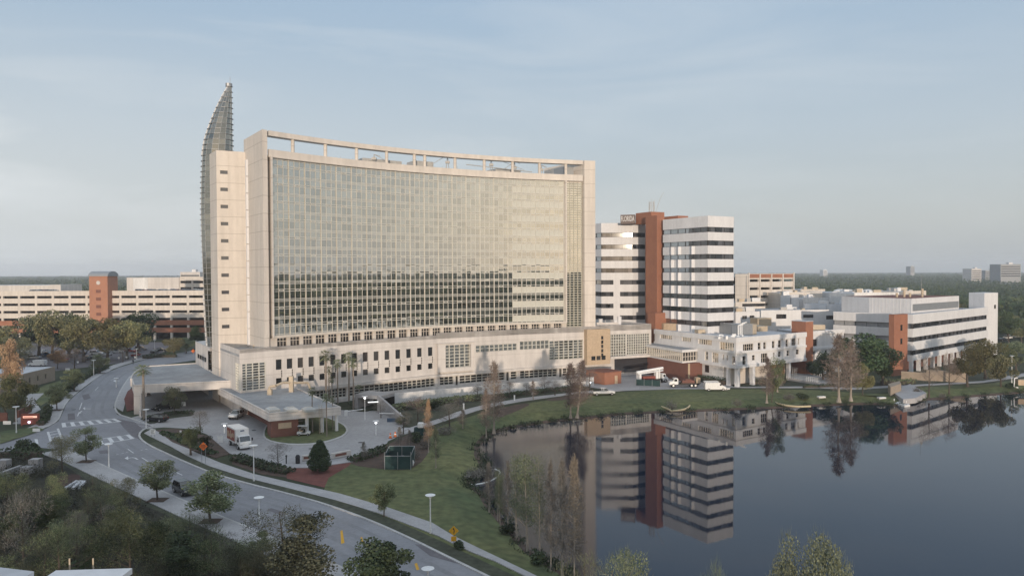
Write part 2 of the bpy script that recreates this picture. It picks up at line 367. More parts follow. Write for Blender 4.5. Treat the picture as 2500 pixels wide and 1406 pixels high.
M = dict(
 cream=mat('cream_panel', (.63,.575,.515), var=.05, scale=.12, fine=.03, streak=.13, joints=.45, jh=4.03),
 creamp=mat('cream_podium', (.62,.58,.545), var=.06, scale=.1, fine=.03, streak=.16, joints=.25, jh=4.03),
 mull=mat('mullion', (.56,.545,.495), rough=.5, var=.05),
 white=mat('white_panel', (.68,.675,.68), var=.05, scale=.15, fine=.03, streak=.08),
 white2=mat('white_stained', (.66,.65,.64), var=.12, scale=.25, stretch=(1,1,.3)),
 band=mat('bright_spandrel', (.52,.51,.45), rough=.35, var=.05, spec=.6),
 tan=mat('tan_panel', (.47,.36,.25), var=.06, scale=.2),
 brick=brickmat('orange_brick', (.35,.16,.10), (.285,.125,.08)),
 brickd=brickmat('red_brick', (.22,.10,.075), (.17,.078,.06)),
 roof=mat('roof_membrane', (.40,.41,.42), rough=.9, var=.0, scale=.12, c2=(.22,.22,.225), detail=8),
 roofl=mat('light_roof', (.50,.51,.53), rough=.85, var=.15, scale=.1, detail=8),
 asphalt=mat('asphalt', (.285,.285,.30), rough=.85, fine=.08, fs=18, scale=.09, c2=(.205,.205,.22), bump=.1, detail=10),
 aspd=mat('dark_asphalt', (.15,.14,.15), rough=.85, scale=.2, var=.15),
 conc=mat('concrete', (.38,.37,.37), rough=.9, scale=.15, c2=(.30,.29,.29), detail=9),
 walk=mat('pavement', (.42,.41,.41), rough=.9, scale=.4, c2=(.34,.33,.335), detail=8),
 kerb=mat('kerb', (.46,.45,.44), rough=.9, scale=.6, var=.15),
 grass=mat('lawn', (.160,.160,.068), rough=.95, fine=.32, fs=14, scale=.055, c2=(.062,.088,.040), detail=12, bump=.3),
 grassd=mat('rough_grass', (.080,.085,.055), rough=.95, fine=.3, fs=10, scale=.12, c2=(.040,.045,.032), detail=12, bump=.3),
 forest=mat('forest_floor', (.050,.058,.030), rough=.98, scale=.02, c2=(.025,.034,.018), detail=12),
 mulch=mat('red_mulch', (.20,.075,.060), rough=.95, scale=.9, c2=(.13,.052,.045), detail=9),
 mulchd=mat('brown_mulch', (.12,.080,.062), rough=.95, scale=.7, c2=(.065,.05,.042), detail=9),
 paint=mat('road_paint', (.72,.72,.72), rough=.8, scale=2.0, c2=(.5,.5,.51)),
 paintw=mat('white_paint', (.75,.75,.74), rough=.5, var=.05),
 paver=mat('terracotta_paver', (.27,.165,.14), rough=.9, scale=.5, var=.15),
 metal=mat('grey_metal', (.30,.31,.32), rough=.45, var=.06, metal=.4),
 dark=mat('dark_metal', (.03,.03,.033), rough=.6, var=.1),
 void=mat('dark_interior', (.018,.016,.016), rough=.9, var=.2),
 steel=mat('roof_plant_metal', (.40,.39,.37), rough=.5, var=.15, scale=.8),
 beige=mat('beige_plant', (.46,.38,.28), rough=.6, var=.12, scale=.5),
 mulchr=mat('dark_red_mulch', (.085,.045,.04), rough=.95, scale=.9, c2=(.05,.035,.03), detail=9),
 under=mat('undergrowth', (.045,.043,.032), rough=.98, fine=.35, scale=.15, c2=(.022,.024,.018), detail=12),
 brickt=brickmat('tan_orange_brick', (.42,.205,.13), (.36,.17,.11)),
 track=mat('worn_wheel_track', (.20,.20,.212), rough=.8, scale=.3, c2=(.245,.245,.255), stretch=(1,1,1)),
 signbox=mat('sign_box_brown', (.17,.135,.12), rough=.8, var=.1),
 tanw=mat('tan_stucco', (.33,.27,.21), rough=.9, var=.08),
 trunk=mat('bark', (.085,.068,.055), rough=.95, var=.25, scale=2.0, stretch=(1,1,.25)),
 trunkp=mat('pale_bark', (.30,.26,.22), rough=.95, var=.2, scale=2.0, stretch=(1,1,.25)),
 palmt=mat('palm_bark', (.24,.20,.165), rough=.95, var=.2, scale=3.0, stretch=(1,1,3)),
 tyre=mat('tyre_rubber', (.02,.02,.021), rough=.8, var=.1),
 rim=mat('wheel_rim', (.45,.45,.45), rough=.3, var=.05, metal=.7),
 cwhite=mat('white_car_paint', (.72,.72,.71), rough=.25, var=.03, spec=.6),
 cblack=mat('black_car_paint', (.012,.012,.014), rough=.2, var=.05, spec=.7),
 cgrey=mat('grey_car_paint', (.20,.20,.21), rough=.25, var=.03, spec=.6),
 csilver=mat('silver_car_paint', (.45,.46,.47), rough=.25, var=.03, spec=.6),
 cred=mat('red_car_paint', (.22,.02,.02), rough=.25, var=.03, spec=.6),
 cblue=mat('blue_car_paint', (.03,.06,.15), rough=.25, var=.03, spec=.6),
 cglass=glassmat('car_glass', (.01,.01,.012), (.02,.02,.022), .10, .03),
 orange=mat('orange_sign', (.75,.17,.03), rough=.5, var=.04),
 yellow=mat('yellow_sign', (.62,.33,.02), rough=.5, var=.04),
 boomy=mat('yellow_boom', (.50,.42,.27), rough=.6, var=.12, scale=1.5),
 green=mat('green_screen', (.018,.045,.045), rough=.8, var=.2),
 blue=mat('blue_panel', (.06,.10,.16), rough=.6, var=.1),
 redsign=mat('red_sign', (.24,.07,.05), rough=.6, var=.08),
 skylight=mat('skylight_dome', (.42,.42,.40), rough=.3, var=.05, spec=.6),
 skin=mat('skin', (.35,.2,.14), rough=.7, var=.05),
 cloth=mat('dark_clothing', (.04,.045,.07), rough=.9, var=.1),
 louver=mat('louver', (.47,.45,.38), rough=.5, var=.05),
 glass=glassmat('curtain_glass', (.014,.012,.010), (.085,.078,.065), .67, .016, (.91,.86,.765)),
 glassw=glassmat('window_glass', (.010,.010,.011), (.055,.048,.045), .06, .05, fm=.6),
 glasst=glassmat('tower_glass', (.02,.021,.024), (.10,.10,.11), .07, .03, fm=.35),
 glasss=glassmat('spire_glass', (.015,.014,.012), (.09,.08,.06), .35, .05, (.72,.70,.62)),
 glassc=glassmat('corner_glass', (.012,.012,.012), (.08,.08,.07), .30, .04),
 lamp=emit('lamp_glow', (.95,.97,1.0), 4.5),
 signlit=emit('sign_glow', (1.0,.5,.38), .7),
 signblue=emit('sign_spot', (.8,.75,1.0), 5.0),
 barglow=emit('bar_glow', (.9,.92,.9), .8),
)
M['lf_oak'] = leafmat('oak_leaves', (.045,.055,.018), (.105,.108,.040), (.17,.15,.07))
M['lf_dark'] = leafmat('dark_leaves', (.014,.030,.013), (.040,.062,.024))
M['lf_mid'] = leafmat('street_tree_leaves', (.030,.048,.018), (.085,.105,.042), (.14,.15,.075))
M['lf_pale'] = leafmat('pale_leaves', (.055,.064,.038), (.115,.125,.075))
M['lf_far'] = leafmat('far_leaves', (.020,.038,.016), (.058,.080,.031))
M['lf_hedge'] = leafmat('hedge_leaves', (.016,.026,.013), (.040,.055,.024))
M['lf_brown'] = leafmat('bare_twigs', (.095,.075,.062), (.175,.132,.108))
M['lf_orange'] = leafmat('rusty_leaves', (.15,.085,.05), (.25,.15,.085))
M['lf_grey'] = leafmat('grey_twigs', (.066,.062,.055), (.125,.115,.10))
M['lf_palm'] = leafmat('palm_fronds', (.05,.07,.035), (.13,.14,.075))
M['lf_shore'] = leafmat('shore_leaves', (.045,.062,.035), (.10,.115,.065))
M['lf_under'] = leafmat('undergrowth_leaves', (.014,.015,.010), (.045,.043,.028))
M['lf_greyd'] = leafmat('dark_twigs', (.030,.026,.022), (.065,.055,.048))
M['lf_dull'] = leafmat('dull_leaves', (.022,.027,.016), (.055,.058,.036))
M['lf_tan'] = leafmat('tan_twigs', (.10,.085,.065), (.18,.15,.11))
# ================================================================ THE SETTING
WZ = -1.2
lake_px = [(1390,1406),(1350,1386),(1290,1343),(1240,1290),(1203,1245),(1172,1200),(1150,1182),(1158,1165),(1185,1150),(1176,1130),(1166,1108),(1172,1085),(1196,1062),(1232,1048),(1290,1037),(1370,1027),(1450,1019),(1530,1011),(1650,1005),(1800,1000),(1950,993),(2050,989),(2150,986),(2190,992),(2235,979),(2330,971),(2430,964),(2520,957),(2700,952)]
lake = [g2(a,b,WZ) for a,b in lake_px]
lake_full = [(9,62),(14,52),(28,47),(60,44),(120,36),(220,30),(330,60),(370,140),(300,205),(240,215)]
lake_all = lake[::-1] + [(8.2,72)] + lake_full      # closed loop
def inset(poly, w):
    n = len(poly); ar = sum(poly[i][0]*poly[(i+1)%n][1]-poly[(i+1)%n][0]*poly[i][1] for i in range(n)); sg = 1 if ar > 0 else -1
    outp = []
    for i in range(n):
        a = Vector(poly[i-1]); b = Vector(poly[i]); c = Vector(poly[(i+1)%n])
        t = ((b-a).normalized() + (c-b).normalized())
        t = t.normalized() if t.length > 1e-3 else (c-b).normalized()
        nrm = Vector((-t.y, t.x))*sg
        outp.append((b.x+nrm.x*w, b.y+nrm.y*w))
    return outp
def densify(poly, step=3.0, jit=0.0, r=random.Random(3)):
    o = []
    for i in range(len(poly)):
        a = Vector(poly[i]); b = Vector(poly[(i+1)%len(poly)]); n = max(1, int((b-a).length/step))
        for k in range(n):
            p = a.lerp(b, k/n)
            o.append((p.x + r.uniform(-jit,jit), p.y + r.uniform(-jit,jit)))
    return o
def smooth(poly, it=1, closed=True):
    for _ in range(it):
        o = []; n = len(poly)
        rngi = range(n) if closed else range(n-1)
        if not closed: o.append(poly[0])
        for i in rngi:
            a = poly[i]; b = poly[(i+1)%n]
            o.append((a[0]*.75+b[0]*.25, a[1]*.75+b[1]*.25)); o.append((a[0]*.25+b[0]*.75, a[1]*.25+b[1]*.75))
        if not closed: o.append(poly[-1])
        poly = o
    return poly
rim_w = densify(smooth(lake_all, 1), 4.0, .25)             # waterline
BW = 5.5
rim_g = inset(rim_w, -BW); rim_m = inset(rim_w, -.9)                                # top of the grassy slope; wet margin                                # top of the bank
# one ground sheet with the lake cut out of it
outer = [(-7000,-3000),(7000,-3000),(7000,9000),(-7000,9000)]
gm = MB().sheet(outer, 0.0, [rim_g])
struct('ground', gm, M['forest'])
bank = MB(); mud = MB(); n = len(rim_w)
rim_u = inset(rim_w, 1.5)
for i in range(n):
    j = (i+1) % n
    bank.quad((*rim_g[i],0.0),(*rim_g[j],0.0),(*rim_m[j],WZ+.30),(*rim_m[i],WZ+.30))
    mud.quad((*rim_m[i],WZ+.30),(*rim_m[j],WZ+.30),(*rim_w[j],WZ+.12),(*rim_w[i],WZ+.12))
    mud.quad((*rim_w[i],WZ+.12),(*rim_w[j],WZ+.12),(*rim_u[j],WZ-1.0),(*rim_u[i],WZ-1.0))
struct('lake_bank', bank, M['grass']); struct('lake_margin', mud, M['mulchd'])
def ground_z(x, y):
    d2 = min((q[0]-x)**2+(q[1]-y)**2 for q in rim_w); d = max(0, math.sqrt(d2)-.4)
    return 0.0 if d > BW else -1.0*(1-d/BW)
wm, nt, p = base_mat('lake_water')
l = nt.links.new
p.inputs['Base Color'].default_value = (.004,.012,.028,1); p.inputs['Roughness'].default_value = .035
p.inputs['IOR'].default_value = 1.33; p.inputs['Specular IOR Level'].default_value = .5
tc = node(nt,'ShaderNodeTexCoord'); mp = node(nt,'ShaderNodeMapping'); mp.inputs['Scale'].default_value = (1.0,.5,1)
nz = node(nt,'ShaderNodeTexNoise'); nz.inputs['Scale'].default_value = .9; nz.inputs['Detail'].default_value = 3
bn = node(nt,'ShaderNodeBump'); bn.inputs['Strength'].default_value = .035; bn.inputs['Distance'].default_value = .05
sx = node(nt,'ShaderNodeSeparateXYZ'); l(tc.outputs['Object'], sx.inputs[0])
gx = node(nt,'ShaderNodeMapRange'); gx.inputs[1].default_value = 22; gx.inputs[2].default_value = -4; gx.inputs[3].default_value = 0; gx.inputs[4].default_value = .55; l(sx.outputs['X'], gx.inputs[0])
nb = node(nt,'ShaderNodeTexNoise'); nb.inputs['Scale'].default_value = .022; nb.inputs['Detail'].default_value = 4; l(tc.outputs['Object'], nb.inputs['Vector'])
sa_ = node(nt,'ShaderNodeMath', operation='ADD'); l(gx.outputs[0], sa_.inputs[0]); l(nb.outputs['Fac'], sa_.inputs[1])
ro = node(nt,'ShaderNodeMapRange'); ro.inputs[1].default_value = .56; ro.inputs[2].default_value = 1.05; ro.inputs[3].default_value = .025; ro.inputs[4].default_value = .15; l(sa_.outputs[0], ro.inputs[0]); l(ro.outputs[0], p.inputs['Roughness'])
l(tc.outputs['Object'], mp.inputs[0]); l(mp.outputs[0], nz.inputs['Vector']); l(nz.outputs['Fac'], bn.inputs['Height']); l(bn.outputs[0], p.inputs['Normal'])
struct('lake_water', MB().sheet(inset(rim_w, .2), WZ), wm)

# lawns (sheets a little above the ground)
def sheetpx(name, pts, z, m, sm=1):
    pl = gp(pts, 0.0)
    if sm: pl = smooth(pl, sm)
    return struct(name, MB().sheet(pl, z), m)
def raised(name, pts, z, m, sm=1, world_pts=None):
    pl = world_pts if world_pts else gp(pts, 0.0)
    if sm: pl = smooth(pl, sm)
    return struct(name, MB().prism(pl, 0.0, z, bottom=False), m)
# lake lawn follows the bank
i0 = [i for i in range(n)]
def near(pt): return min(i0, key=lambda i: (rim_g[i][0]-pt[0])**2 + (rim_g[i][1]-pt[1])**2)
ra, rb = near(g2(2560,955)), near((8,66))
loop = []
i = ra
step = 1 if ((rb-ra) % n) < ((ra-rb) % n) else -1
# walk along the visible shore (the way that passes the hospital side)
def walk(a, b, st):
    o = []; i = a
    while i != b: o.append(rim_g[i]); i = (i+st) % n
    o.append(rim_g[b]); return o
c1, c2 = walk(ra, rb, 1), walk(ra, rb, -1)
tgt_ = g2(1232,1048)
md = lambda c: min((q[0]-tgt_[0])**2+(q[1]-tgt_[1])**2 for q in c)
hosp = c1 if md(c1) < md(c2) else c2
lawn_in = gp([(1240,1440),(1150,1372),(1060,1322),(960,1272),(860,1232),(790,1200),(800,1165),(850,1132),(930,1118),(985,1095),(1030,1060),(1090,1035),(1200,1000),(1280,985),(1400,968),(1500,958),(1640,950),(1780,950),(1900,950),(1985,952),(2080,958),(2160,962),(2240,945),(2400,938),(2500,925),(2620,915)])
struct('lawn', MB().sheet(hosp[::1] + lawn_in, 0.02), M['grass'])
sheetpx('lawn', [(1800,905),(1960,905),(2060,930),(2200,925),(2600,900),(2600,935),(2420,940),(2250,945),(2140,960),(2000,950),(1900,945),(1800,940)], .012, M['grassd'], 0)

# roads
road = [(1500,1560),(1190,1410),(1100,1366),(1000,1316),(900,1271),(800,1234),(700,1206),(600,1181),(520,1158),(450,1129),(400,1106),(360,1087),(341,1073),(336,1060),(350,1047),(372,1040),(360,1020),(316,1021),(286,1012),(277,994),(288,962),(303,936),(320,915),(345,901),(400,890),(470,880),(560,868),(560,846),(480,854),(400,868),(340,882),(290,897),(250,915),(215,940),(186,962),(162,986),(152,1010),(143,1028),(112,1046),(60,1062),(0,1073),(-160,1092),(-160,1124),(0,1103),(90,1092),(150,1098),(200,1112),(240,1130),(330,1170),(430,1213),(518,1251),(600,1284),(720,1335),(845,1389),(930,1424),(1250,1620)]
struct('road', MB().sheet(gp(road), .03), M['asphalt'])
sheetpx('road', [(285,1022),(372,1040),(350,1048),(336,1060),(341,1073),(322,1064),(300,1042)], .04, M['aspd'], 0)
# forecourt and turning loop
court = [(316,1021),(372,1041),(350,1047),(400,1043),(470,1047),(505,1060),(560,1106),(600,1122),(700,1134),(800,1130),(858,1122),(900,1105),(945,1082),(955,1060),(985,1040),(985,1018),(960,1000),(925,1003),(880,1003),(820,1000),(700,960),(560,915),(420,915),(345,945),(340,985),(345,1012)]
struct('forecourt', MB().sheet(gp(court), .024), M['conc'])
raised('traffic_island', [(640,1060),(648,1076),(690,1086),(740,1088),(790,1083),(832,1070),(851,1056),(848,1042),(830,1030),(790,1015),(700,1020),(650,1035)], .14, M['kerb'])
struct('lawn', MB().sheet(smooth(gp([(644,1060),(652,1074),(690,1083),(740,1085),(788,1080),(828,1068),(846,1056),(843,1043),(828,1033),(790,1018),(700,1023),(653,1038)]),1), .16), M['grass'])
raised('planting_bed', [(383,1051),(430,1047),(511,1066),(561,1109),(545,1113),(527,1119),(465,1098),(420,1080)], .14, M['mulchd'], 0)
raised('planting_bed', [(352,1028),(385,1012),(420,1003),(470,1007),(475,1014),(440,1018),(400,1024),(370,1037)], .14, M['grassd'], 1)
raised('planting_bed', [(860,985),(905,972),(925,978),(928,990),(905,1003),(880,1006),(862,1000)], .3, M['hedge'] if 'hedge' in M else M['grassd'], 1)
raised('planting_bed', [(310,1005),(303,975),(312,955),(330,945),(330,1000)], .14, M['mulch'], 0)
# pavements along the roads: thin kerb, verge and walk
def strip(name, a, b, z, m, world=False):
    A = a if world else gp(a); B = b if world else gp(b)
    return struct(name, MB().prism(list(A)+list(B)[::-1], 0.0, z, bottom=False), m)
def offs(line, w):
    o = []
    for i in range(len(line)):
        a = Vector(line[max(0,i-1)]); b = Vector(line[min(len(line)-1,i+1)]); t = (b-a).normalized()
        o.append((line[i][0]-t.y*w, line[i][1]+t.x*w))
    return o
kr = smooth(gp([(1500,1560),(1190,1410),(1100,1366),(1000,1316),(900,1271),(800,1234),(700,1206),(600,1181),(520,1158),(450,1129),(400,1106),(360,1087),(341,1073),(336,1060),(350,1047),(372,1041)]), 1, False)
strip('kerb', kr, offs(kr, -.35 if offs(kr,.5)[3][0] < kr[3][0] else .35), .13, M['kerb'], True)
k2 = smooth(gp([(372,1041),(316,1021),(286,1012),(277,994),(288,962),(303,936),(320,915),(345,901),(400,890)]), 1, False)
strip('kerb', k2, offs(k2, -.35 if Vector(offs(k2,.5)[8]).x < k2[8][0] else .35), .13, M['kerb'], True)
kl = smooth(gp([(150,1098),(200,1112),(240,1130),(330,1170),(430,1213),(518,1251),(600,1284),(720,1335),(845,1389),(930,1424),(1250,1620)]), 1, False)
sgn = 1 if Vector(offs(kl,.5)[6]).y < kl[6][1] else -1
strip('kerb', kl, offs(kl, .3*sgn), .14, M['kerb'], True)
strip('pavement', offs(kl, .3*sgn), offs(kl, 3.6*sgn), .12, M['walk'], True)
k3 = smooth(gp([(400,866),(340,880),(290,895),(250,913),(215,938),(186,960),(162,984),(151,1009),(143,1028),(112,1045),(60,1061),(0,1072),(-160,1091)]), 1, False)
sg3 = 1 if Vector(offs(k3,.5)[6]).x < k3[6][0] else -1
strip('kerb', k3, offs(k3, .3*sg3), .14, M['kerb'], True)
strip('pavement', offs(k3, .3*sg3), offs(k3, 3.4*sg3), .12, M['walk'], True)
strip('verge', offs(kr, -.35 if offs(kr,.5)[3][0] < kr[3][0] else .35)[:-8], offs(kr, -2.3 if offs(kr,.5)[3][0] < kr[3][0] else 2.3)[:-8], .10, M['grassd'], True)
strip('pavement', [(372,1047),(430,1078),(470,1102),(539,1131),(620,1158),(710,1179),(830,1206),(950,1241),(1055,1277),(1105,1308),(1160,1335),(1250,1378),(1420,1460)],
      [(352,1058),(420,1092),(455,1113),(512,1139),(600,1167),(710,1194),(820,1222),(920,1252),(1070,1309),(1110,1330),(1150,1348),(1211,1372),(1380,1455)], .12, M['walk'])
strip('pavement', [(640,1122),(700,1134),(760,1134),(858,1122)], [(640,1133),(700,1143),(760,1143),(862,1128)], .13, M['walk'])
strip('pavement', [(278,992),(290,962),(305,936),(322,916)], [(300,1005),(308,975),(318,950),(332,930)], .11, M['walk'])
strip('path', [(952,1052),(985,1044),(1000,1044),(1082,1019),(1114,1006),(1150,996),(1196,985),(1273,972),(1323,966),(1410,957),(1480,951),(1560,944)],
      [(945,1078),(975,1064),(1000,1057),(1082,1029),(1114,1019),(1160,1004),(1196,994),(1273,980),(1323,973),(1410,961),(1480,957),(1560,951)], .06, M['walk'])
strip('path', [(1780,944),(1900,944),(2000,943),(2080,946),(2160,942),(2300,936),(2400,930),(2460,918),(2560,900)],
      [(1780,946),(1900,947),(2000,947),(2080,951),(2160,947),(2300,939),(2400,934),(2470,924),(2580,905)], .05, M['walk'])
sheetpx('service_yard', [(1500,900),(1700,900),(1790,942),(1780,950),(1640,950),(1500,955),(1440,945)], .035, M['conc'], 0)
sheetpx('planting_bed', [(700,1143),(858,1129),(852,1137),(803,1166),(792,1190),(700,1168)], .04, M['mulch'], 0)
sheetpx('planting_bed', [(570,1112),(700,1140),(704,1166),(640,1158),(566,1133)], .035, M['mulchd'], 0)
sheetpx('planting_bed', [(862,1122),(950,1084),(1000,1058),(1040,1050),(1052,1080),(1040,1120),(1000,1148),(940,1146),(855,1136)], .045, M['mulchd'], 1)
sheetpx('planting_bed', [(945,990),(1100,970),(1300,955),(1440,945),(1400,956),(1270,970),(1190,984),(1110,1004),(1080,1018),(1000,1042),(985,1030)], .045, M['grassd'], 0)
sheetpx('planting_bed', [(1330,974),(1420,962),(1445,966),(1400,974),(1340,980)], .05, M['mulchd'], 1)
sheetpx('planting_bed', [(1200,1003),(1270,985),(1300,985),(1260,1005),(1210,1022)], .05, M['mulchd'], 1)
sheetpx('terrace', [(941,972),(1183,944),(1383,930),(1450,925),(1450,900),(1200,920),(960,950)], .05, M['conc'], 0)
sheetpx('planting_bed', [(135,1165),(190,1155),(200,1170),(170,1190),(140,1185)], .045, M['mulchr'], 1)
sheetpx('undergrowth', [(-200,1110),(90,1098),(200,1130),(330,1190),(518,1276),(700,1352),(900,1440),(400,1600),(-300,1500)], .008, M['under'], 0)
sheetpx('verge', [(150,1130),(240,1150),(330,1190),(518,1276),(700,1352),(640,1345),(500,1295),(330,1225),(200,1165)], .03, M['grassd'], 0)
sheetpx('lawn', [(0,1085),(60,1066),(108,1050),(90,1043),(0,1055)], .16, M['grass'], 0)
sheetpx('lawn', [(60,962),(110,940),(150,928),(140,965),(100,990),(66,975)], .02, M['grass'], 0)
sheetpx('car_park', [(-60,905),(140,905),(360,878),(420,850),(420,835),(-60,840)], .02, M['aspd'], 0)
sheetpx('path', [(66,962),(108,960),(86,980),(100,1000),(60,1020),(50,1035),(30,1035),(62,1000)], .05, M['walk'], 0)
# worn wheel tracks and patches in the asphalt
def track(line, a, b, name='wheel_track', m='track'):
    struct(name, MB().sheet(offs(line,a)+offs(line,b)[::-1], .036), M[m])
sK = -1 if offs(kr,.5)[3][0] < kr[3][0] else 1
for o_ in (2.0, 3.8, 6.0, 7.8): track(kr[:-6], -sK*o_, -sK*(o_+.7))
s2_ = -1 if Vector(offs(k2,.5)[8]).x < k2[8][0] else 1
for o_ in (2.2, 4.0, 6.4, 8.2): track(k2[3:], -s2_*o_, -s2_*(o_+.7))
for pts_ in ([(200,965),(216,961),(222,972),(205,977)],[(165,1010),(182,1008),(184,1024),(166,1026)],[(400,1140),(430,1152),(440,1148),(412,1136)],[(240,1100),(262,1098),(268,1106),(244,1108)],[(650,1245),(690,1258),(700,1252),(662,1240)]):
    struct('road_patch', MB().sheet(gp(pts_), .038), M['aspd'])
for q in ((300,1063),(270,1030),(365,1130),(180,1000),(520,1205),(760,1095),(620,1050),(880,1080)):
    p = G(*q); struct('manhole_cover', MB().tube((p.x,p.y,.03),(p.x,p.y,.042),.45,.45,16), M['dark'])
# paint
pm = MB()
def pq(pts, z=.045): 
    w = gp(pts); pm.sheet(w, z)
def pline(a, b, w=.16, z=.045):
    A = Vector(g2(*a)); B = Vector(g2(*b)); t = (B-A).normalized(); nn = Vector((-t.y,t.x))*w/2
    pm.sheet([tuple(A+nn),tuple(B+nn),tuple(B-nn),tuple(A-nn)], z)
def ladder(a0, a1, b0, b1, k, f=.45):
    A0,A1,B0,B1 = (Vector(g2(*q)) for q in (a0,a1,b0,b1))
    pline(a0,a1,.35); pline(b0,b1,.35)
    for i in range(k+1):
        t0 = (i)/(k+f); t1 = (i+f)/(k+f)
        pm.sheet([tuple(A0.lerp(A1,t0)),tuple(A0.lerp(A1,t1)),tuple(B0.lerp(B1,t1)),tuple(B0.lerp(B1,t0))], .05)
ladder((150,1033),(280,1022),(152,1043),(297,1029),6)
ladder((238,1073),(316,1061),(244,1085),(328,1070),3,.4)
pline((117,1054),(124,1077),.4); pline((141,1046),(150,1070),.4)
for y in (1055,1062,1069): pline((119,y+1),(146,y-5),.35)
for i in range(8): pline((322+i*3.6,1024+i*3.3),(345+i*3.6,1023.5+i*3.3),.30)
pq([(84,1072),(92,1072),(94,1084),(88,1085)])
pline((194,1000),(200,983),.18); pline((189,1016),(193,1007),.18)
pline((290,1048+50),(305,1058+50),.0)
for a,b in (((312,1096),(326,1106)),((346,1117),(362,1127)),((425,1150),(445,1160)),((500,1183),(520,1191)),((270,928),(283,923)),((240,945),(232,953))): pline(a,b,.15)
for a in ((284,1110),(297,1107),(308,1104),(343,1099),(355,1097)): pline(a,(a[0]+5,a[1]-1),.18)
def arrow(pts, head, w=.3):
    for a,b in zip(pts, pts[1:]): pline(a,b,w,.055)
    pq(head,.06)
arrow([(336,1122),(330,1118),(322,1117),(312,1119)], [(304,1119),(313,1114),(313,1123)])
arrow([(221,998),(212,998),(205,998)], [(202,997),(208,994),(208,1001)])
arrow([(292,930),(286,929),(281,931)], [(276,930),(282,927),(283,933)])
arrow([(170+30,1003),(196,1006)], [(194,1010),(192,1006),(199,1007)])
setp(mk('road_marking', pm, M['paint']), kind='structure')
ym = MB(); 
for pts in ([(831,1296),(836,1294),(841,1325),(833,1328)],[(880,1312),(884,1310),(887,1322),(882,1324)],[(1012,1376),(1018,1374),(1024,1390),(1017,1392)]): ym.sheet(gp(pts), .045)
setp(mk('road_marking', ym, M['yellow']), kind='structure')
pt_ = MB().sheet(gp([(1012,1328),(1030,1330),(1080,1350),(1125,1362),(1150,1378),(1110,1374),(1050,1357)]), .04)
setp(mk('road_patch', pt_, M['aspd']), kind='structure')
# ================================================================ THE HOSPITAL
A1, B1 = Vector((-56.1,171)), Vector((24.2,221.7)); CHD = (B1-A1); CU = CHD.normalized(); CN = Vector((CU.y,-CU.x)); SAG = 8.3
def curve(t, d=0.0):
    p = A1.lerp(B1, t) - CN*(4*SAG*t*(1-t)); return p + CN*d
ZT, ZP, ZC, ZB = 63.1, 58.9, 57.1, 16.5
hosp_b = thing('hospital_building', 'tall cream hospital slab with a concave glass grid front above a long low podium', 'hospital', (-20,205,0))
def arc_strip(m, t0, t1, z0, z1, d0, d1, k=24):
    """curved wall piece following the facade"""
    for i in range(k):
        a = t0+(t1-t0)*i/k; b = t0+(t1-t0)*(i+1)/k
        if d0 > d1: d0, d1 = d1, d0
        P = [curve(a,d1),curve(b,d1),curve(b,d0),curve(a,d0)]
        vs = [(p.x,p.y,z0) for p in P]+[(p.x,p.y,z1) for p in P]
        fs = [(0,3,2,1),(4,5,6,7),(0,1,5,4),(2,3,7,6)]
        if i == 0: fs.append((3,0,4,7))
        if i == k-1: fs.append((1,2,6,5))
        m.add(vs, fs)
    return m
W = Vector((-.55,.835)).normalized()         # direction of the end walls, away from the camera
def end_pt(P, k): return (P.x+W.x*k, P.y+W.y*k)
Ld, Rd = curve(0,0.35), curve(1,0.35)
# fins at both ends, frame beam, parapet
finw = MB(); u0 = (curve(.012)-curve(0)).normalized()
def finbox(P, ux, w, dep, z0, z1, m):
    a = P; b = P+ux*w; m.prism([tuple(a),tuple(b),end_pt(b,dep),end_pt(a,dep)], z0, z1)
fin = MB(); finbox(Ld, u0, 1.3, 16.2, 13.2, ZT, fin)
mk('end_wall', fin, M['cream'], hosp_b)
ue = (curve(1)-curve(.96)).normalized()
fin2 = MB(); finbox(Rd-ue*3.3, ue, 3.3, 20, 13.5, ZT, fin2)
mk('end_wall', fin2, M['cream'], hosp_b)
beam = MB(); arc_strip(beam, .0165, .962, ZT-1.15, ZT+.003, -2.0, .33, 30)
mk('roof_beam', beam, M['cream'], hosp_b)
t_of = []
def t_at(px, z=60):
    best = min((abs(1250+FPX*(curve(i/400).x/curve(i/400).y) - px), i/400) for i in range(401)); return best[1]
for px in (720,799,876,948,1016,1042,1115,1186,1255,1320,1384):
    t = t_at(px); p = curve(t,-.55)
    mk('roof_post', MB().tube((p.x,p.y,ZP-.6),(p.x,p.y,ZT-1.1), .42, .42, 14), M['cream'], hosp_b, smooth=False)
par = MB(); arc_strip(par, .0165, .962, ZC, ZP, -.6, .30, 30)
mk('parapet', par, M['cream'], hosp_b)
# core body behind the glass, and the roof
core = MB(); k = 24
front = [tuple(curve(i/k, -1.0)) for i in range(k+1)]
back = [end_pt(curve(1,-1.0),24), end_pt(curve(0,-1.0),24)]
core.prism(front+back, 12.0, ZP-1.2)
mk('wall', core, M['cream'], hosp_b)
for (a,b,dz,dep) in ((.30,.42,1.6,5),(.46,.52,2.2,5),(.72,.80,1.5,6)):
    pp = [tuple(curve(a,-5)),tuple(curve(b,-5)),tuple(curve(b,-5-dep)),tuple(curve(a,-5-dep))]
    mk('roof_plant', MB().prism(pp, ZP-1.2, ZP+dz), M['steel'], hosp_b)
pp = [tuple(curve(.925,-3)),tuple(curve(.955,-3)),tuple(curve(.955,-8)),tuple(curve(.925,-8))]
mk('roof_plant', MB().prism(pp, ZP-1.2, ZP+2.6), M['metal'], hosp_b)
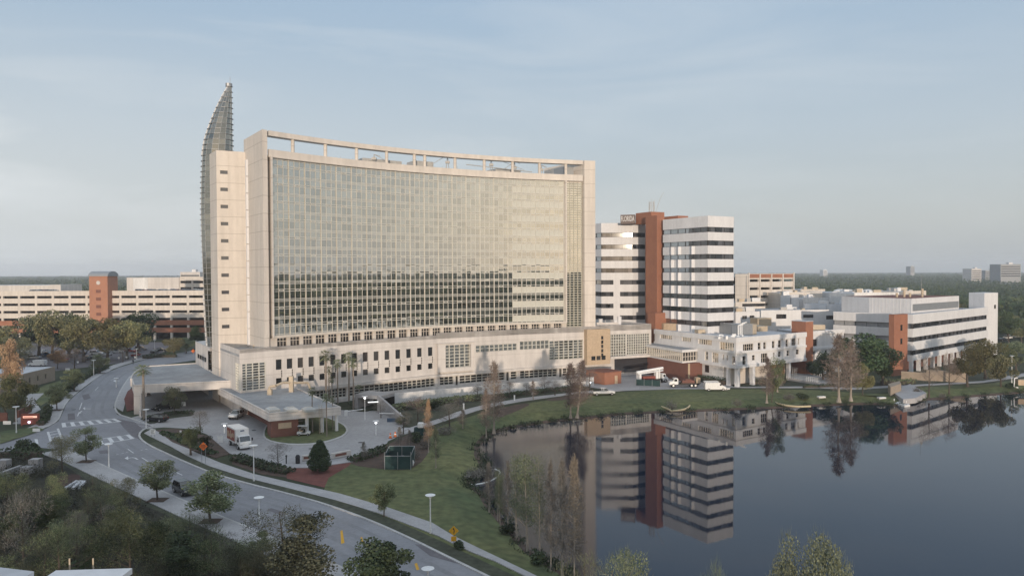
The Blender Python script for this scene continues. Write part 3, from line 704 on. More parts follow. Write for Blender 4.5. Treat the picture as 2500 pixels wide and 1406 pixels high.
# roof maintenance rigs
rig = MB()
for t, h, arm in ((.56,4.3,-.055),(.70,4.6,.10),(.775,3.6,-.04),(.86,3.0,.03),(.33,2.6,.03)):
    p = curve(t,-4); q = curve(t+arm,-3)
    rig.tube((p.x-.5,p.y,ZP-1.2),(p.x,p.y,ZP+h),.09); rig.tube((p.x+.5,p.y,ZP-1.2),(p.x,p.y,ZP+h),.09)
    rig.tube((p.x,p.y,ZP+h),(q.x,q.y,ZP+1.2),.07); rig.box(p.x-.6,p.y-.4,ZP+h*.45,p.x+.6,p.y+.4,ZP+h*.45+.6)
    rig.tube((p.x,p.y,ZP+h),(p.x+1.6,p.y,ZP+h-.5),.07)
p, q = curve(.62,-4), curve(.83,-4)
rig.tube((p.x,p.y,ZP+2.0),(q.x,q.y,ZP+.9),.12); 
for i in range(26):
    t = .20+.016*i; p = curve(t,-2.5-(i%3)); rig.tube((p.x,p.y,ZP-1.2),(p.x,p.y,ZP+.4+(i*7%5)*.2),.05,.05,5)
mk('roof_crane', rig, M['steel'], hosp_b)

# curtain wall: panes, mullions, transoms
TC0, TC1, NP, NF = .026, .906, 60, 10
FH = (ZC-ZB)/NF
gl = MB(); bandf = [MB() for _ in range(NF)]; r_ = random.Random(11)
rows = [0, .07, .50, .62, .93, 1.0]
for i in range(NP):
    ta = TC0+(TC1-TC0)*i/NP; tb = TC0+(TC1-TC0)*(i+1)/NP
    for f in range(-1, NF):
        for j in range(5):
            za = ZB+FH*(f+rows[j]); zb = ZB+FH*(f+rows[j+1])
            if zb < ZB-.01: continue
            za = max(za, ZB-.5)
            if f == -1: continue
            sp = (i >= 49 and j in (1,))
            d = [-.35+r_.uniform(-.004,.004) for _ in range(2)]
            a, b = curve(ta, d[0]), curve(tb, d[1]); tl = r_.uniform(-.004,.004)
            tgt = bandf[f] if sp else gl
            c_, d_ = curve(ta, d[0]+tl), curve(tb, d[1]+tl)
            tgt.quad((a.x,a.y,za),(b.x,b.y,za),(d_.x,d_.y,zb),(c_.x,c_.y,zb))
mk('curtain_glass', gl, M['glass'], hosp_b, rnd=True, seed=4)
for q in bandf: mk('spandrel_band', q, M['band'], hosp_b)
mu = MB()
for i in range(NP+1):
    t = TC0+(TC1-TC0)*i/NP; w = .08 if i % 3 == 0 else .05
    tw = w/97/1.0
    arc_strip(mu, t-tw*.62, t+tw*.62, ZB-.003, ZC-.003, -.36, -.12 if i % 3 == 0 else -.24, 1)
for f in range(NF+1):
    for r in (rows[:-1] if f < NF else [0]):
        z = ZB+FH*(f+r)
        arc_strip(mu, TC0, TC1, z-.05, z+.05, -.352, -.24, NP//2)
# the small framed vent lights in every third bay
for i in range(0, NP, 3):
    for f in range(NF):
        ta = TC0+(TC1-TC0)*(i+1.08)/NP; tb = TC0+(TC1-TC0)*(i+1.92)/NP
        z0 = ZB+FH*(f+rows[2])+.1; z1 = ZB+FH*(f+rows[3])-.1
        for (x0,x1,y0,y1) in ((ta,tb,z0,z0+.06),(ta,tb,z1-.06,z1),(ta,ta+.0015,z0,z1),(tb-.0015,tb,z0,z1)):
            arc_strip(mu, x0, x1, y0, y1, -.35, -.20, 1)
mk('mullion_grid', mu, M['mull'], hosp_b)
fr = MB()
arc_strip(fr, TC0-.006, TC0-.001, ZB-.3, ZC+.2, -.35, .75, 1); arc_strip(fr, TC1+.001, TC1+.005, ZB-.3, ZC+.1, -.35, .6, 1)
arc_strip(fr, TC0-.006, TC1+.005, ZC-.002, ZC+.28, -.35, .55, 30); arc_strip(fr, TC0-.006, TC1+.005, ZB-.55, ZB-.005, -.4, .5, 30)
mk('curtain_frame', fr, M['cream'], hosp_b)
# louvred strip at the far end
lg = MB(); lv = MB()
for i in range(3):
    ta = .914+.016*i; tb = ta+.016
    for f in range(22):
        za = 14.0+f*1.94; a,b = curve(ta,-.5), curve(tb,-.5); lg.quad((a.x,a.y,za),(b.x,b.y,za),(b.x,b.y,za+1.94),(a.x,a.y,za+1.94))
mk('side_glass', lg, M['glass'], hosp_b, rnd=True, seed=9)
for i in range(5): arc_strip(lv, .9135+.012*i, .9145+.012*i, 14, ZC-.3, -.5, -.2, 1)
for f in range(62):
    z = 14.2+f*.69; arc_strip(lv, .913, .962, z, z+.16, -.5, -.05, 2)
mk('louver_screen', lv, M['louver'], hosp_b)

# terrace-level storey: piers and square windows
pz0, pz1 = 12.9, ZB-.56
pr = MB(); nW = 25; tws = []
for i in range(nW):
    c = .030+(.905-.030)*(i+.5)/nW; hw = (.905-.03)/nW*.36; tws.append((c-hw, c+hw))
edges = [.0165]+[x for w in tws for x in w]+[.914]
for i in range(0, len(edges), 2): mk('pier', arc_strip(MB(), edges[i], edges[i+1], pz0, pz1, -.9, -.25, 2), M['cream'], hosp_b)
for a,b in tws:
    g = MB(); P = [curve(a,-.75),curve(b,-.75)]
    q0, q1 = P
    for j in range(3):
        x0 = q0.lerp(q1,j/3); x1 = q0.lerp(q1,(j+1)/3)
        g.quad((x0.x,x0.y,pz0),(x1.x,x1.y,pz0),(x1.x,x1.y,pz1-.8),(x0.x,x0.y,pz1-.8)); g.quad((x0.x,x0.y,pz1-.8),(x1.x,x1.y,pz1-.8),(x1.x,x1.y,pz1),(x0.x,x0.y,pz1))
    w = mk('window', g, M['glassw'], hosp_b, rnd=True, seed=int(a*1e4))
    f_ = MB(); arc_strip(f_, a, b, pz1-.86, pz1-.74, -.76, -.62, 1)
    for j in (0,1,2,3):
        t = a+(b-a)*j/3; arc_strip(f_, t-.0006, t+.0006, pz0, pz1, -.76, -.62, 1)
    mk('window_frame', f_, M['cream'], w)

# left end: stair block and slit windows
E0 = Vector(Ld); S1 = Vector(end_pt(E0, 15.0)); Qp = Vector((-70.0,180.3)); 
FS = Frame(Qp, S1)      # lit face of the stair block
hs = []
stair = MB(); st_w = []
for k_ in range(10):
    zc = FS.hit(547, 421+k_*41.8)[1]
    a, b = FS.hit(538, 460)[0], FS.hit(556.5, 460)[0]
    hs.append((a, zc-.42, b, zc+.42))
stair.holes(FS, 0, FS.L, 6.0, 60.0, hs, .4)
FL_ = Frame(Qp, end_pt(Qp, 12)); stair.holes(FL_, 0, 7.3, 0, 59.99, [], .3)
stair.prism([tuple(Qp+W*.7+CU*.05), tuple(S1+W*.7), end_pt(S1,7), end_pt(Qp,7.3)], 0, 59.95)
mk('stair_block', stair, M['cream'], hosp_b)
for h in hs:
    w = mk('stair_window', MB().quad(FS.P(h[0],-.38,h[1]),FS.P(h[2],-.38,h[1]),FS.P(h[2],-.38,h[3]),FS.P(h[0],-.38,h[3])), M['glasst'], hosp_b, rnd=True)
rb = MB(); a, b = FS.hit(536,460)[0], FS.hit(558.5,460)[0]
for x in (a, b): rb.fbox(FS, x-.06, x+.06, 7, 59.9, 0.0, .05)
mk('reveal_joint', rb, M['cream'], hosp_b)
slit = MB(); slw = MB()
FE = Frame(S1, Vector(end_pt(S1,-3)))
for k_ in range(12):
    z0 = 13.6+k_*4.03 - .0
    za, zb = z0+1.0, z0+3.6
    if zb > 58.5: break
    slw.fbox(FE, .35, 1.6, za, zb, .02, .06)
    slit.fbox(FE, 1.75, 2.5, za-.9, zb+.35, .0, .5)
mk('slit_window', slw, M['glassc'], hosp_b, rnd=True, seed=3)
mk('slit_fin', slit, M['white'], hosp_b)

# podium: five straight runs following the curve
pts = [(-59.5,165.0),(-39.6,183.0),(-19.8,199.0),(1.8,211.0),(24.7,221.0),(42.0,228.5)]
PF = [Frame(pts[i], pts[i+1]) for i in range(5)]
PZ = [14.25,14.3,14.9,14.95,15.1]
pxb = [583,850,1066,1266,1457,1592]
def frame_for(px):
    for i in range(5):
        if px < pxb[i+1]: return i
    return 4
holes = [[] for _ in range(5)]; wins = []
# paired punched windows
for x in [681+i*(1051-681)/14 for i in range(15)]:
    i = frame_for(x); F = PF[i]; s = F.hit(x, 890)[0]
    for z0,z1 in ((9.05,11.35),(5.7,7.15)):
        hh = (s-.72, z0, s+.72, z1); holes[i].append(hh); wins.append((i,hh))
    wins.append((i,(s+.50,7.3,s+.72,8.9,'slot')))
def addband(x0,y0,x1,y1, nx, ny, name, off=None, glassm='glassc', piece=1):
    i = frame_for((x0+x1)/2); F = PF[i]; r = F.rect(x0,y0,x1,y1)
    r = (max(.3,r[0]), r[1], min(F.L-.3,r[2]), r[3]); holes[i].append(r)
    g = MB(); fr_ = MB(); sx = (r[2]-r[0])/nx; sz = (r[3]-r[1])/ny
    for a in range(nx):
        for b in range(ny):
            g.quad(F.P(r[0]+sx*a,-.3,r[1]+sz*b),F.P(r[0]+sx*(a+1),-.3,r[1]+sz*b),F.P(r[0]+sx*(a+1),-.3,r[1]+sz*(b+1)),F.P(r[0]+sx*a,-.3,r[1]+sz*(b+1)))
    for a in range(nx+1): fr_.fbox(F, r[0]+sx*a-.08, r[0]+sx*a+.08, r[1], r[3], -.3, .02)
    for b in range(ny+1): fr_.fbox(F, r[0], r[2], r[1]+sz*b-.07, r[1]+sz*b+.07, -.302, .0)
    w = mk(name, g, M[glassm], hosp_b, rnd=True, seed=int(x0)); mk('window_frame', fr_, M['mull'], w)
    return r
addband(1085,841,1147,896,5,7,'bay_window')
addband(1161,841,1262,857,9,2,'window_band'); addband(1268,832,1340,852,7,2,'window_band')
addband(1341,831,1423,876,7,7,'window_wall')
addband(1486,816,1528,872,7,8,'window_wall'); addband(1530,815,1585,864,10,8,'window_wall')
# ground-floor strips
for x0,x1,nx in ((725,846,13),(853,1062,18),(1074,1107,3),(1122,1232,8),(1247,1262,1),(1270,1360,8),(1374,1405,3)):
    y0 = 951-(x0+x1-1700)/2*.137 if x1 < 1065 else 921-((x0+x1)/2-1090)*.085
    i = frame_for((x0+x1)/2); F = PF[i]
    a, b = F.hit(x0, y0)[0], F.hit(x1, y0)[0]; a = max(a,.2); b = min(b,F.L-.2)
    z0, z1 = (1.0,3.1) if x1 < 1065 else (1.1,3.2)
    holes[i].append((a,z0,b,z1)); g = MB(); fr_ = MB()
    for q in range(nx):
        for v in range(3):
            s0 = a+(b-a)*q/nx; s1 = a+(b-a)*(q+1)/nx; c0 = z0+(z1-z0)*v/3; c1 = z0+(z1-z0)*(v+1)/3
            g.quad(F.P(s0,-.5,c0),F.P(s1,-.5,c0),F.P(s1,-.5,c1),F.P(s0,-.5,c1))
    for q in range(nx+1): fr_.fbox(F, a+(b-a)*q/nx-.07, a+(b-a)*q/nx+.07, z0, z1, -.5, -.2)
    for v in range(4): fr_.fbox(F, a, b, z0+(z1-z0)*v/3-.06, z0+(z1-z0)*v/3+.06, -.502, -.22)
    w = mk('ground_floor_window', g, M['glassw'], hosp_b, rnd=True, seed=x0); mk('window_frame', fr_, M['mull'], w)
for x0,x1 in ((1112,1118),(1236,1242),(1365,1371)):
    i = frame_for(x0); F = PF[i]; a,b = F.hit(x0,930)[0],F.hit(x1,930)[0]
    holes[i].append((a,.6,b,3.2)); g = MB().quad(F.P(a,-.3,.6),F.P(b,-.3,.6),F.P(b,-.3,3.2),F.P(a,-.3,3.2))
    d_ = mk('door', g, M['glassw'], hosp_b, rnd=True); mk('door_frame', MB().fbox(F,a-.12,a+.0,.6,3.3,-.1,.12).fbox(F,b,b+.12,.6,3.3,-.1,.12).fbox(F,a-.12,b+.12,3.3,3.42,-.1,.12), M['mull'], d_)
# glass corner on the first run and the return wall
F0 = PF[0]
rg = F0.rect(591,886,648,951)
rg = (0.0, rg[1], rg[2], rg[3])
holes[0].append((0.0, rg[1], rg[2], rg[3]))
FR = Frame(pts[0], end_pt(Vector(pts[0]), 24)); rr2 = (0.0, rg[1], 3.6, rg[3])
pod = MB()
for i,F in enumerate(PF): pod.holes(F, 0, F.L, -.5, PZ[i], holes[i], .55)
pod.holes(FR, 0, 24, -.5, PZ[0]-.01, [rr2], .55)
# parapet coping thickness and roof deck
pod.prism([pts[0],pts[1],tuple(Vector(pts[1])-PF[0].n*.5),tuple(Vector(pts[0])-PF[0].n*.5)], 13.4, PZ[0]-.02)
for i in range(1,5):
    nn = PF[i].n; pod.prism([pts[i],pts[i+1],tuple(Vector(pts[i+1])-nn*.5),tuple(Vector(pts[i])-nn*.5)], 13.4, PZ[i]-.02)
# far end of the podium
FX = Frame(pts[5], (pts[5][0]-9.5, pts[5][1]+18), flip=False)
pod.prism([pts[5],(pts[5][0]-9.5,pts[5][1]+18),(pts[5][0]-10,pts[5][1]+17.8),(pts[5][0]-.5,pts[5][1]-.2)], 0, PZ[4]-.03)
mk('podium_wall', pod, M['creamp'], hosp_b)
deck = MB().prism([tuple(Vector(p)-PF[min(i,4)].n*.3) for i,p in enumerate(pts)]+[(pts[5][0]-9.6,pts[5][1]+17.8),(0,232),(-60,200),end_pt(Vector(pts[0]),23.5)], 12.6, 13.1)
mk('terrace_roof', deck, M['roof'], hosp_b)
g = MB(); fr_ = MB()
for F, r, nx in ((F0, rg, 4), (FR, rr2, 3)):
    for a in range(nx):
        for b in range(10):
            s0 = r[0]+(r[2]-r[0])*a/nx; s1 = r[0]+(r[2]-r[0])*(a+1)/nx; c0 = r[1]+(r[3]-r[1])*b/10; c1 = r[1]+(r[3]-r[1])*(b+1)/10
            g.quad(F.P(s0,-.15,c0),F.P(s1,-.15,c0),F.P(s1,-.15,c1),F.P(s0,-.15,c1))
    for a in range(nx+1): fr_.fbox(F, r[0]+(r[2]-r[0])*a/nx-.09, r[0]+(r[2]-r[0])*a/nx+.09, r[1], r[3], -.15, .05)
    for b in range(11): fr_.fbox(F, r[0], r[2], r[1]+(r[3]-r[1])*b/10-.07, r[1]+(r[3]-r[1])*b/10+.07, -.152, .03)
w = mk('corner_window', g, M['glassc'], hosp_b, rnd=True, seed=5); mk('window_frame', fr_, M['mull'], w)
ln = MB()
for wv in wins:
    i, h = wv; F = PF[i]
    if len(h) == 5:
        for q in range(4): ln.fbox(F, h[0], h[2], h[1]+q*.42, h[1]+q*.42+.3, .0, .04)
    else:
        mk('window', MB().quad(F.P(h[0],-.3,h[1]),F.P(h[2],-.3,h[1]),F.P(h[2],-.3,h[3]),F.P(h[0],-.3,h[3])), M['glassw'], hosp_b, rnd=True, seed=int(h[0]*100))
mk('vent_slot', ln, M['void'], hosp_b)
# projecting bay around the square window, ledges, tan box
F2 = PF[2]; a = F2.hit(1067,870)[0]; b = F2.hit(1153,870)[0]; bb = F2.rect(1085,841,1147,896)
bay = MB(); bay.holes(F2, max(a,.05), b, 4.8, 12.1, [bb], .8, .8)
bay.fbox(F2, max(a,.05), b, 12.1, 12.25, .0, .95).fbox(F2, max(a,.05), b, 4.6, 4.8, .0, .95).fbox(F2, b, b+.2, 4.6, 12.25, .0, .95).fbox(F2, max(a,.05)-.2, max(a,.05), 4.6, 12.25, 0, .95)
mk('window_bay', bay, M['creamp'], hosp_b)
led = MB()
for i in range(4):
    F = PF[i]; led.fbox(F, 0, F.L, 3.45, 4.1, .0, .7)
    led.fbox(F, 0, F.L, -.4, .85, .0, .8)
mk('ledge', led, M['creamp'], hosp_b)
F3 = PF[3]; F4 = PF[4]
a = F3.hit(1426,850)[0]; tb = MB(); b = F3.L
hx = [F3.rect(1460,822,1466,862,.0), F3.rect(1436,862,1466,872,.0)]
hx = []
mk('tan_bay', MB().fbox(F3, a, F3.L, 4.0, 14.2, .0, 1.8).fbox(F4, -.4, F4.hit(1483,850)[0], 4.0, 14.2, -.5, 1.6), M['tan'], hosp_b)
gt = MB()
a0, a1 = F4.hit(1461,850)[0], F4.hit(1466,850)[0]
for q in range(5): gt.fbox(F4, a0, a1, 6.2+q*1.25, 7.2+q*1.25, 1.6, 1.64)
for q in range(3): gt.fbox(F3, a+1.4+q*1.7, a+2.7+q*1.7, 5.3, 6.5, 1.8, 1.84)
mk('bay_light', gt, M['glassw'], hosp_b, rnd=True)
# blue glazed link below the far window wall
lk = MB(); lk.fbox(F4, F4.hit(1500,880)[0], F4.L-.2, 1.0, 5.2, .0, .25)
mk('ground_floor_window', lk, M['glasst'], hosp_b, rnd=True)
sl = MB(); sl.fbox(F4, F4.hit(1484,880)[0], F4.L+.2, 5.3, 6.0, 0, 1.6)
mk('ledge', sl, M['creamp'], hosp_b)
# roof bits on the podium's far end
for px_, z_, h_ in ((1466,14.9,1.7),(1502,14.9,1.4),(1512,14.9,2.4)):
    p = D(px_, 229); mk('roof_vent', MB().tube((p.x,p.y,13.1),(p.x,p.y,z_+h_),.55,.65,12), M['white'], hosp_b)
mk('roof_vent', MB().box(D(1485,228).x-3.5, 228, 13.1, D(1485,228).x+3, 229, 15.6), M['creamp'], hosp_b)
mk('roof_vent', MB().box(-61,178,13.1,-60,179,14.0), M['beige'], hosp_b)

# annex seen left of the spire
an = MB(); FA = Frame((-86.5,206.5),(-74.6,187.5)); an.holes(FA, 0, 18, 0, 12.3, [], .2)
fa = Frame((-86.5,206.5),(-88.5,212)); an.holes(fa,0,6,0,12.3,[]); an.prism([(-86.5,206.5),(-75.6,189),(-70,200),(-80,220)],11.4,12.25)
mk('annex_wall', an, M['creamp'], hosp_b)
aw = MB()
for z in (5.0,8.2): 
    for q in range(4): aw.fbox(FA, 3.5+q*3.2, 6.0+q*3.2, z, z+1.1, .02, .06)
mk('annex_window', aw, M['glassw'], hosp_b, rnd=True)

# glass spire
spire = MB(); sfr = MB(); sfin = MB(); N = 14
prof = [(212,566.5),(225,558),(250,544.5),(275,532),(300,521.5),(325,512),(350,504.5),(375,500.5),(400,498.5),(450,496),(520,494.5),(600,495.5),(700,498.5),(800,503),(860,507),(895,509)]
SY = 195.0
def lx(z):
    y = 666-(z-CH)*FPX/SY
    for (y0,x0),(y1,x1) in zip(prof, prof[1:]):
        if y0 <= y <= y1: return x0+(x1-x0)*(y-y0)/(y1-y0)
    return prof[0][1] if y < prof[0][0] else prof[-1][1]
def ring(z, grow=0.0):
    xl = (lx(z)-1250)*SY/FPX; xr = (570.5-1250)*SY/FPX + (min(0,z-45))*.0
    c = (xl+xr)/2; a = max((xr-xl)/2,.15)+grow; b = (a-grow)*.75+.3+grow
    return [(c+a*math.cos(2*math.pi*(i+.3)/N)*1.0, SY+b*math.sin(2*math.pi*(i+.3)/N), z) for i in range(N)]
zs = [5+i*1.36 for i in range(55)]; zs = [z for z in zs if z < 78.6]+[78.6]
for z0,z1 in zip(zs, zs[1:]):
    r0, r1 = ring(z0), ring(z1)
    for i in range(N): spire.quad(r0[i], r0[(i+1)%N], r1[(i+1)%N], r1[i])
    for i in range(N): sfr.tube(r0[i], r1[i], .055, .055, 4, cap=False)
    for dz in (0,):
        r2, r3, r4 = ring(z0+dz,.10), ring(z0+dz,.10), ring(z0+dz,-.05)
        big = .42 if dz == 0 else .12
        ro = ring(z0+dz, .10)
        for i in range(N):
            e = big if (i >= 4 and i <= 8 or i in (12,13,0)) else .08
            a, b = Vector(ro[i]), Vector(ro[(i+1)%N]); cx = Vector((sum(q[0] for q in ro)/N, SY, z0+dz))
            oa = a+(a-cx).normalized()*e*.6; ob = b+(b-cx).normalized()*e*.6
            h = Vector((0,0,.08)); sfin.add([a,b,ob,oa,a+h,b+h,ob+h,oa+h],[(0,1,2,3),(4,5,6,7),(3,2,6,7),(0,1,5,4),(0,3,7,4),(1,2,6,5)])
mk_sp = mk('spire', spire, M['glasss'], hosp_b, rnd=True, seed=8)
mk('spire_mullion', sfr, M['metal'], mk_sp); mk('spire_ring', sfin, M['metal'], mk_sp)
tp = ring(78.4); mk('spire_cap', MB().prism([(q[0],q[1]) for q in ring(77.6,.2)], 78.5, 79.3).tube((tp[0][0]-.3,SY,79),(tp[0][0]-.3,SY,81),.05), M['metal'], mk_sp)
ce = MB()
for z0,z1 in zip(zs, zs[1:]):
    if lx(z0) < 499.5: continue
    a = Vector(((lx(z0)-1250)*SY/FPX-.2, SY-.4, z0)); b = Vector(((lx(z1)-1250)*SY/FPX-.2, SY-.4, z1)); ce.tube(a, b, .13, .13, 5)
mk('spire_edge', ce, M['white'], mk_sp)

# ---------------------------------------------------------------- canopies
cano = thing('entrance_canopy', 'flat white canopy with curved corner over the drive left of the glass corner', 'canopy', (-80,180,0))
poly = [g2(326,943,6.2), g2(321,930,6.2), g2(324,918,6.2), g2(335,906,6.2), g2(356,896,6.2), (-86,206), (-74.2,187.0), (-64.3,172.2)]
mk('roof', MB().prism(smooth(poly[:5],1,False)+poly[5:], 6.15, 6.25), M['roof'], cano)
ps = smooth(poly[:5],1,False)+poly[5:]
fas = MB()
for a,b in list(zip(ps, ps[1:]))+[(ps[-1], ps[0])]:
    F = Frame(a,b); fas.fbox(F, 0, F.L, 4.6, 6.5, -.3, 0) if F.L > .2 else None
mk('fascia', fas, M['creamp'], cano)
mk('soffit', MB().prism(inset(ps, .35), 4.7, 4.9), M['creamp'], cano)
fl = Vector(ps[0])
mk('pier', MB().prism([(fl.x,fl.y),(fl.x+1.5,fl.y+.4),(fl.x+1.0,fl.y+2.0),(fl.x-.6,fl.y+1.6)], 0, 4.6), M['creamp'], cano)
mk('pier', MB().prism([(-94,190),(-92,190),(-92,192),(-94,192)], 0, 4.6), M['creamp'], cano)
mk('rear_wall', MB().box(-92,200,0,-78,200.6,4.6), M['brickd'], cano)
mk('low_wall', MB().prism([g2(338,1003),g2(341,1018),g2(344,1018),g2(341,1003)],0,1.0), M['creamp'], cano)

cano2 = thing('entrance_canopy', 'flat white canopy on columns with a brick room and square skylights, nearest the camera', 'canopy', (-45,150,0))
N1, N2 = Vector((-45.3,140.5)), Vector((-33.6,146.6))
polyb = [tuple(N1), tuple(N2), (-50.4,173.2), (-59.2,165.0), (-64.6,172.8), (-67.3,172.6)]
mk('roof', MB().prism(polyb, 4.60, 4.70), M['roof'], cano2)
fas = MB()
for a,b in ((polyb[0],polyb[1]),(polyb[1],polyb[2]),(polyb[5],polyb[0])):
    F = Frame(a,b); fas.fbox(F, 0, F.L, 3.3, 4.9, -.3, 0)
mk('fascia', fas, M['creamp'], cano2)
mk('soffit', MB().prism(inset(polyb, .35), 3.4, 3.6), M['creamp'], cano2)
FF = Frame(N1, N2)
br = MB(); br.fbox(FF, .4, 5.4, 0, 3.35, -4.5, -.35); 
mk('brick_room', br, M['brickd'], cano2)
FL2 = Frame(polyb[5], polyb[0]); mk('brick_wall', MB().fbox(FL2, 3, FL2.L-.6, 0, 3.35, -4.2, -3.6), M['brickd'], cano2)
mk('wall_plaque', MB().fbox(FF, 1.7, 4.1, 1.7, 2.75, -.35, -.28), M['tan'], cano2)
for q in (7.1, 10.0, 12.8):
    a = FF.P(q, -.8, 0); mk('column', MB().tube(a, (a[0],a[1],3.35), .33, .33, 14), M['white'], cano2)
for cx in (666,710,754):
    p = Vector(g2(cx, 1001, 4.9)); u = FF.u; v = W; m_ = MB()
    a = [p-u*1.05-v*1.2, p+u*1.05-v*1.2, p+u*1.05+v*1.2, p-u*1.05+v*1.2]; i_ = [p-u*.6-v*.7, p+u*.6-v*.7, p+u*.6+v*.7, p-u*.6+v*.7]
    m_.add([(q.x,q.y,4.7) for q in a]+[(q.x,q.y,5.15) for q in a]+[(q.x,q.y,5.5) for q in i_],
           [(0,1,5,4),(1,2,6,5),(2,3,7,6),(3,0,4,7),(4,5,9,8),(5,6,10,9),(6,7,11,10),(7,4,8,11),(8,9,10,11)])
    mk('skylight', m_, M['skylight'], cano2)
# ducts lying on that roof
dp = MB(); a = Vector(g2(658,960,5)); b = Vector(g2(752,948,5))
dp.path([(a.x,a.y,4.7),(a.x,a.y,6.4),(a.x+1.2,a.y+.4,6.6),(a.lerp(b,.35).x,a.lerp(b,.35).y,7.0),(a.lerp(b,.7).x,a.lerp(b,.7).y,6.6),(b.x,b.y,6.3),(b.x+.6,b.y,4.7)], .30, .26, 8)
dp.box(a.x-.4,a.y-.4,4.7,a.x+.5,a.y+.5,5.9); c_ = a.lerp(b,.55); dp.box(c_.x-.4,c_.y-.3,4.7,c_.x+.5,c_.y+.5,8.2)
setp(mk('roof_duct', dp, M['beige']), 'beige bent duct lying on the canopy roof beside the podium wall', 'duct')
# garage ramp portal
gpn = thing('ramp_portal', 'grey concrete portal of an underground ramp below the podium windows', 'ramp', g2(900,1003)+(0,))
pa, pb = Vector(g2(876,1000)), Vector(g2(921,1004)); FP = Frame(pa, pb)
mk('deck', MB().fbox(FP, -1.0, FP.L+1.0, 2.7, 3.5, -5.5, .0), M['conc'], gpn)
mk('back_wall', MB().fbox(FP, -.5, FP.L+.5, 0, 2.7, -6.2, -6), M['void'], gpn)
mk('pier', MB().fbox(FP, -1.2, -.3, 0, 2.7, -6, 0), M['conc'], gpn)
sw = Frame(g2(921,1004), g2(986,1032)); m_ = MB(); P0, P1 = sw.P(0,0,0), sw.P(sw.L,0,0)
m_.add([sw.P(0,0,0),sw.P(sw.L,0,0),sw.P(sw.L,0,.9),sw.P(0,0,3.7),sw.P(0,-.5,0),sw.P(sw.L,-.5,0),sw.P(sw.L,-.5,.9),sw.P(0,-.5,3.7)],[(0,1,2,3),(4,5,6,7),(3,2,6,7),(0,4,7,3),(1,5,6,2)])
mk('wing_wall', m_, M['conc'], gpn)
mk('clearance_bar', MB().tube((*FP.P(3.0,.6,0)[:2],2.0),(*FP.P(6.2,1.4,0)[:2],2.45),.13), M['barglow'], gpn)  # light-coloured bar, given a faint glow in its material
# long white retaining wall
rw = MB(); lp = [(941,987),(1060,975),(1188,963),(1290,954),(1383,948),(1450,941)]
for a,b in zip(lp, lp[1:]):
    F = Frame(g2(*a), g2(*b)); rw.fbox(F, 0, F.L, 0, 2.35, -.35, 0)
setp(mk('retaining_wall', rw, M['white2']), 'long low white retaining wall along the planted slope below the podium', 'wall')
# ================================================================ OTHER BUILDINGS
def panes(m, F, r, n, d=-.3):
    s0,z0,s1,z1 = r
    for i in range(n):
        a = s0+(s1-s0)*i/n; b = s0+(s1-s0)*(i+1)/n; m.quad(F.P(a,d,z0),F.P(b,d,z0),F.P(b,d,z1),F.P(a,d,z1))
    return m
def bars(F, r, nx, ny, d=-.28, w=.05):
    m = MB(); s0,z0,s1,z1 = r
    for i in range(nx+1): x = s0+(s1-s0)*i/nx; m.fbox(F, x-w, x+w, z0, z1, d-.01, d+.14)
    for j in range(ny+1): z = z0+(z1-z0)*j/ny; m.fbox(F, s0, s1, z-w, z+w, d-.012, d+.12)
    return m

# --- banded tower with the brick shaft
K = Vector((57.4,222.0)); TT = 47.1
tw = thing('banded_tower', 'white office tower with dark ribbon windows and a tall brick shaft, behind the cream hospital', 'office tower', (57,235,0))
KL = Vector((47.6,239.0)); KR = Vector((66.6,227.6))
WL = [D(1575,256), D(1545,254), D(1468,254.5), D(1440,262)]
BZ = [(43.85-3.96*i, 42.35-3.96*i) for i in range(11)]
def banded(A, B, z_top, bands, parent, gseed, d=.0, cuts=None, inner=.35, m='white', gm='glasst', z_bot=0, step=1.5, name='window_band', flip=False):
    F = Frame(A, B, flip); wl = MB(); zs_ = [z_top]+[z for b in bands for z in b]+[z_bot]
    for i in range(0, len(zs_), 2):
        if zs_[i] - zs_[i+1] > .01: wl.fbox(F, 0, F.L, zs_[i+1], zs_[i], -inner-.2, d)
    mk('wall', wl, M[m], parent)
    n_ = max(1, round(F.L/step))
    for i,(a,b) in enumerate(bands):
        g = panes(MB(), F, (0,b,F.L,a), n_, -inner)
        w = mk(name, g, M[gm], parent, rnd=True, seed=gseed+i)
        mk('window_frame', bars(F, (0,b+.05,F.L,a-.05), max(1,n_//2), 1, -inner, .035), M['dark'], w)
    return F
FKL = banded(K, KL, TT, BZ, tw, 10)
FKR = banded(K, KR, TT+.002, BZ, tw, 40)
KR2 = Vector((68.0,232.0)); banded(KR, KR2, TT-.002, BZ, tw, 70)
FWF = banded(WL[1].xy, WL[2].xy, TT, BZ, tw, 100)
banded(WL[0].xy, WL[1].xy, TT-.003, BZ, tw, 130)
banded(WL[2].xy, WL[3].xy, TT-.004, BZ, tw, 160)
body = MB().prism([tuple(K.lerp(KL,.03)+Vector((.9,.9))),(KL.x+1,KL.y+1),(KL.x,258),(WL[2].x,257),(35,275),(70,275),(67,233),(KR.x-.6,KR.y+.9)], 0, TT-.6)
mk('roof', body, M['roofl'], tw)
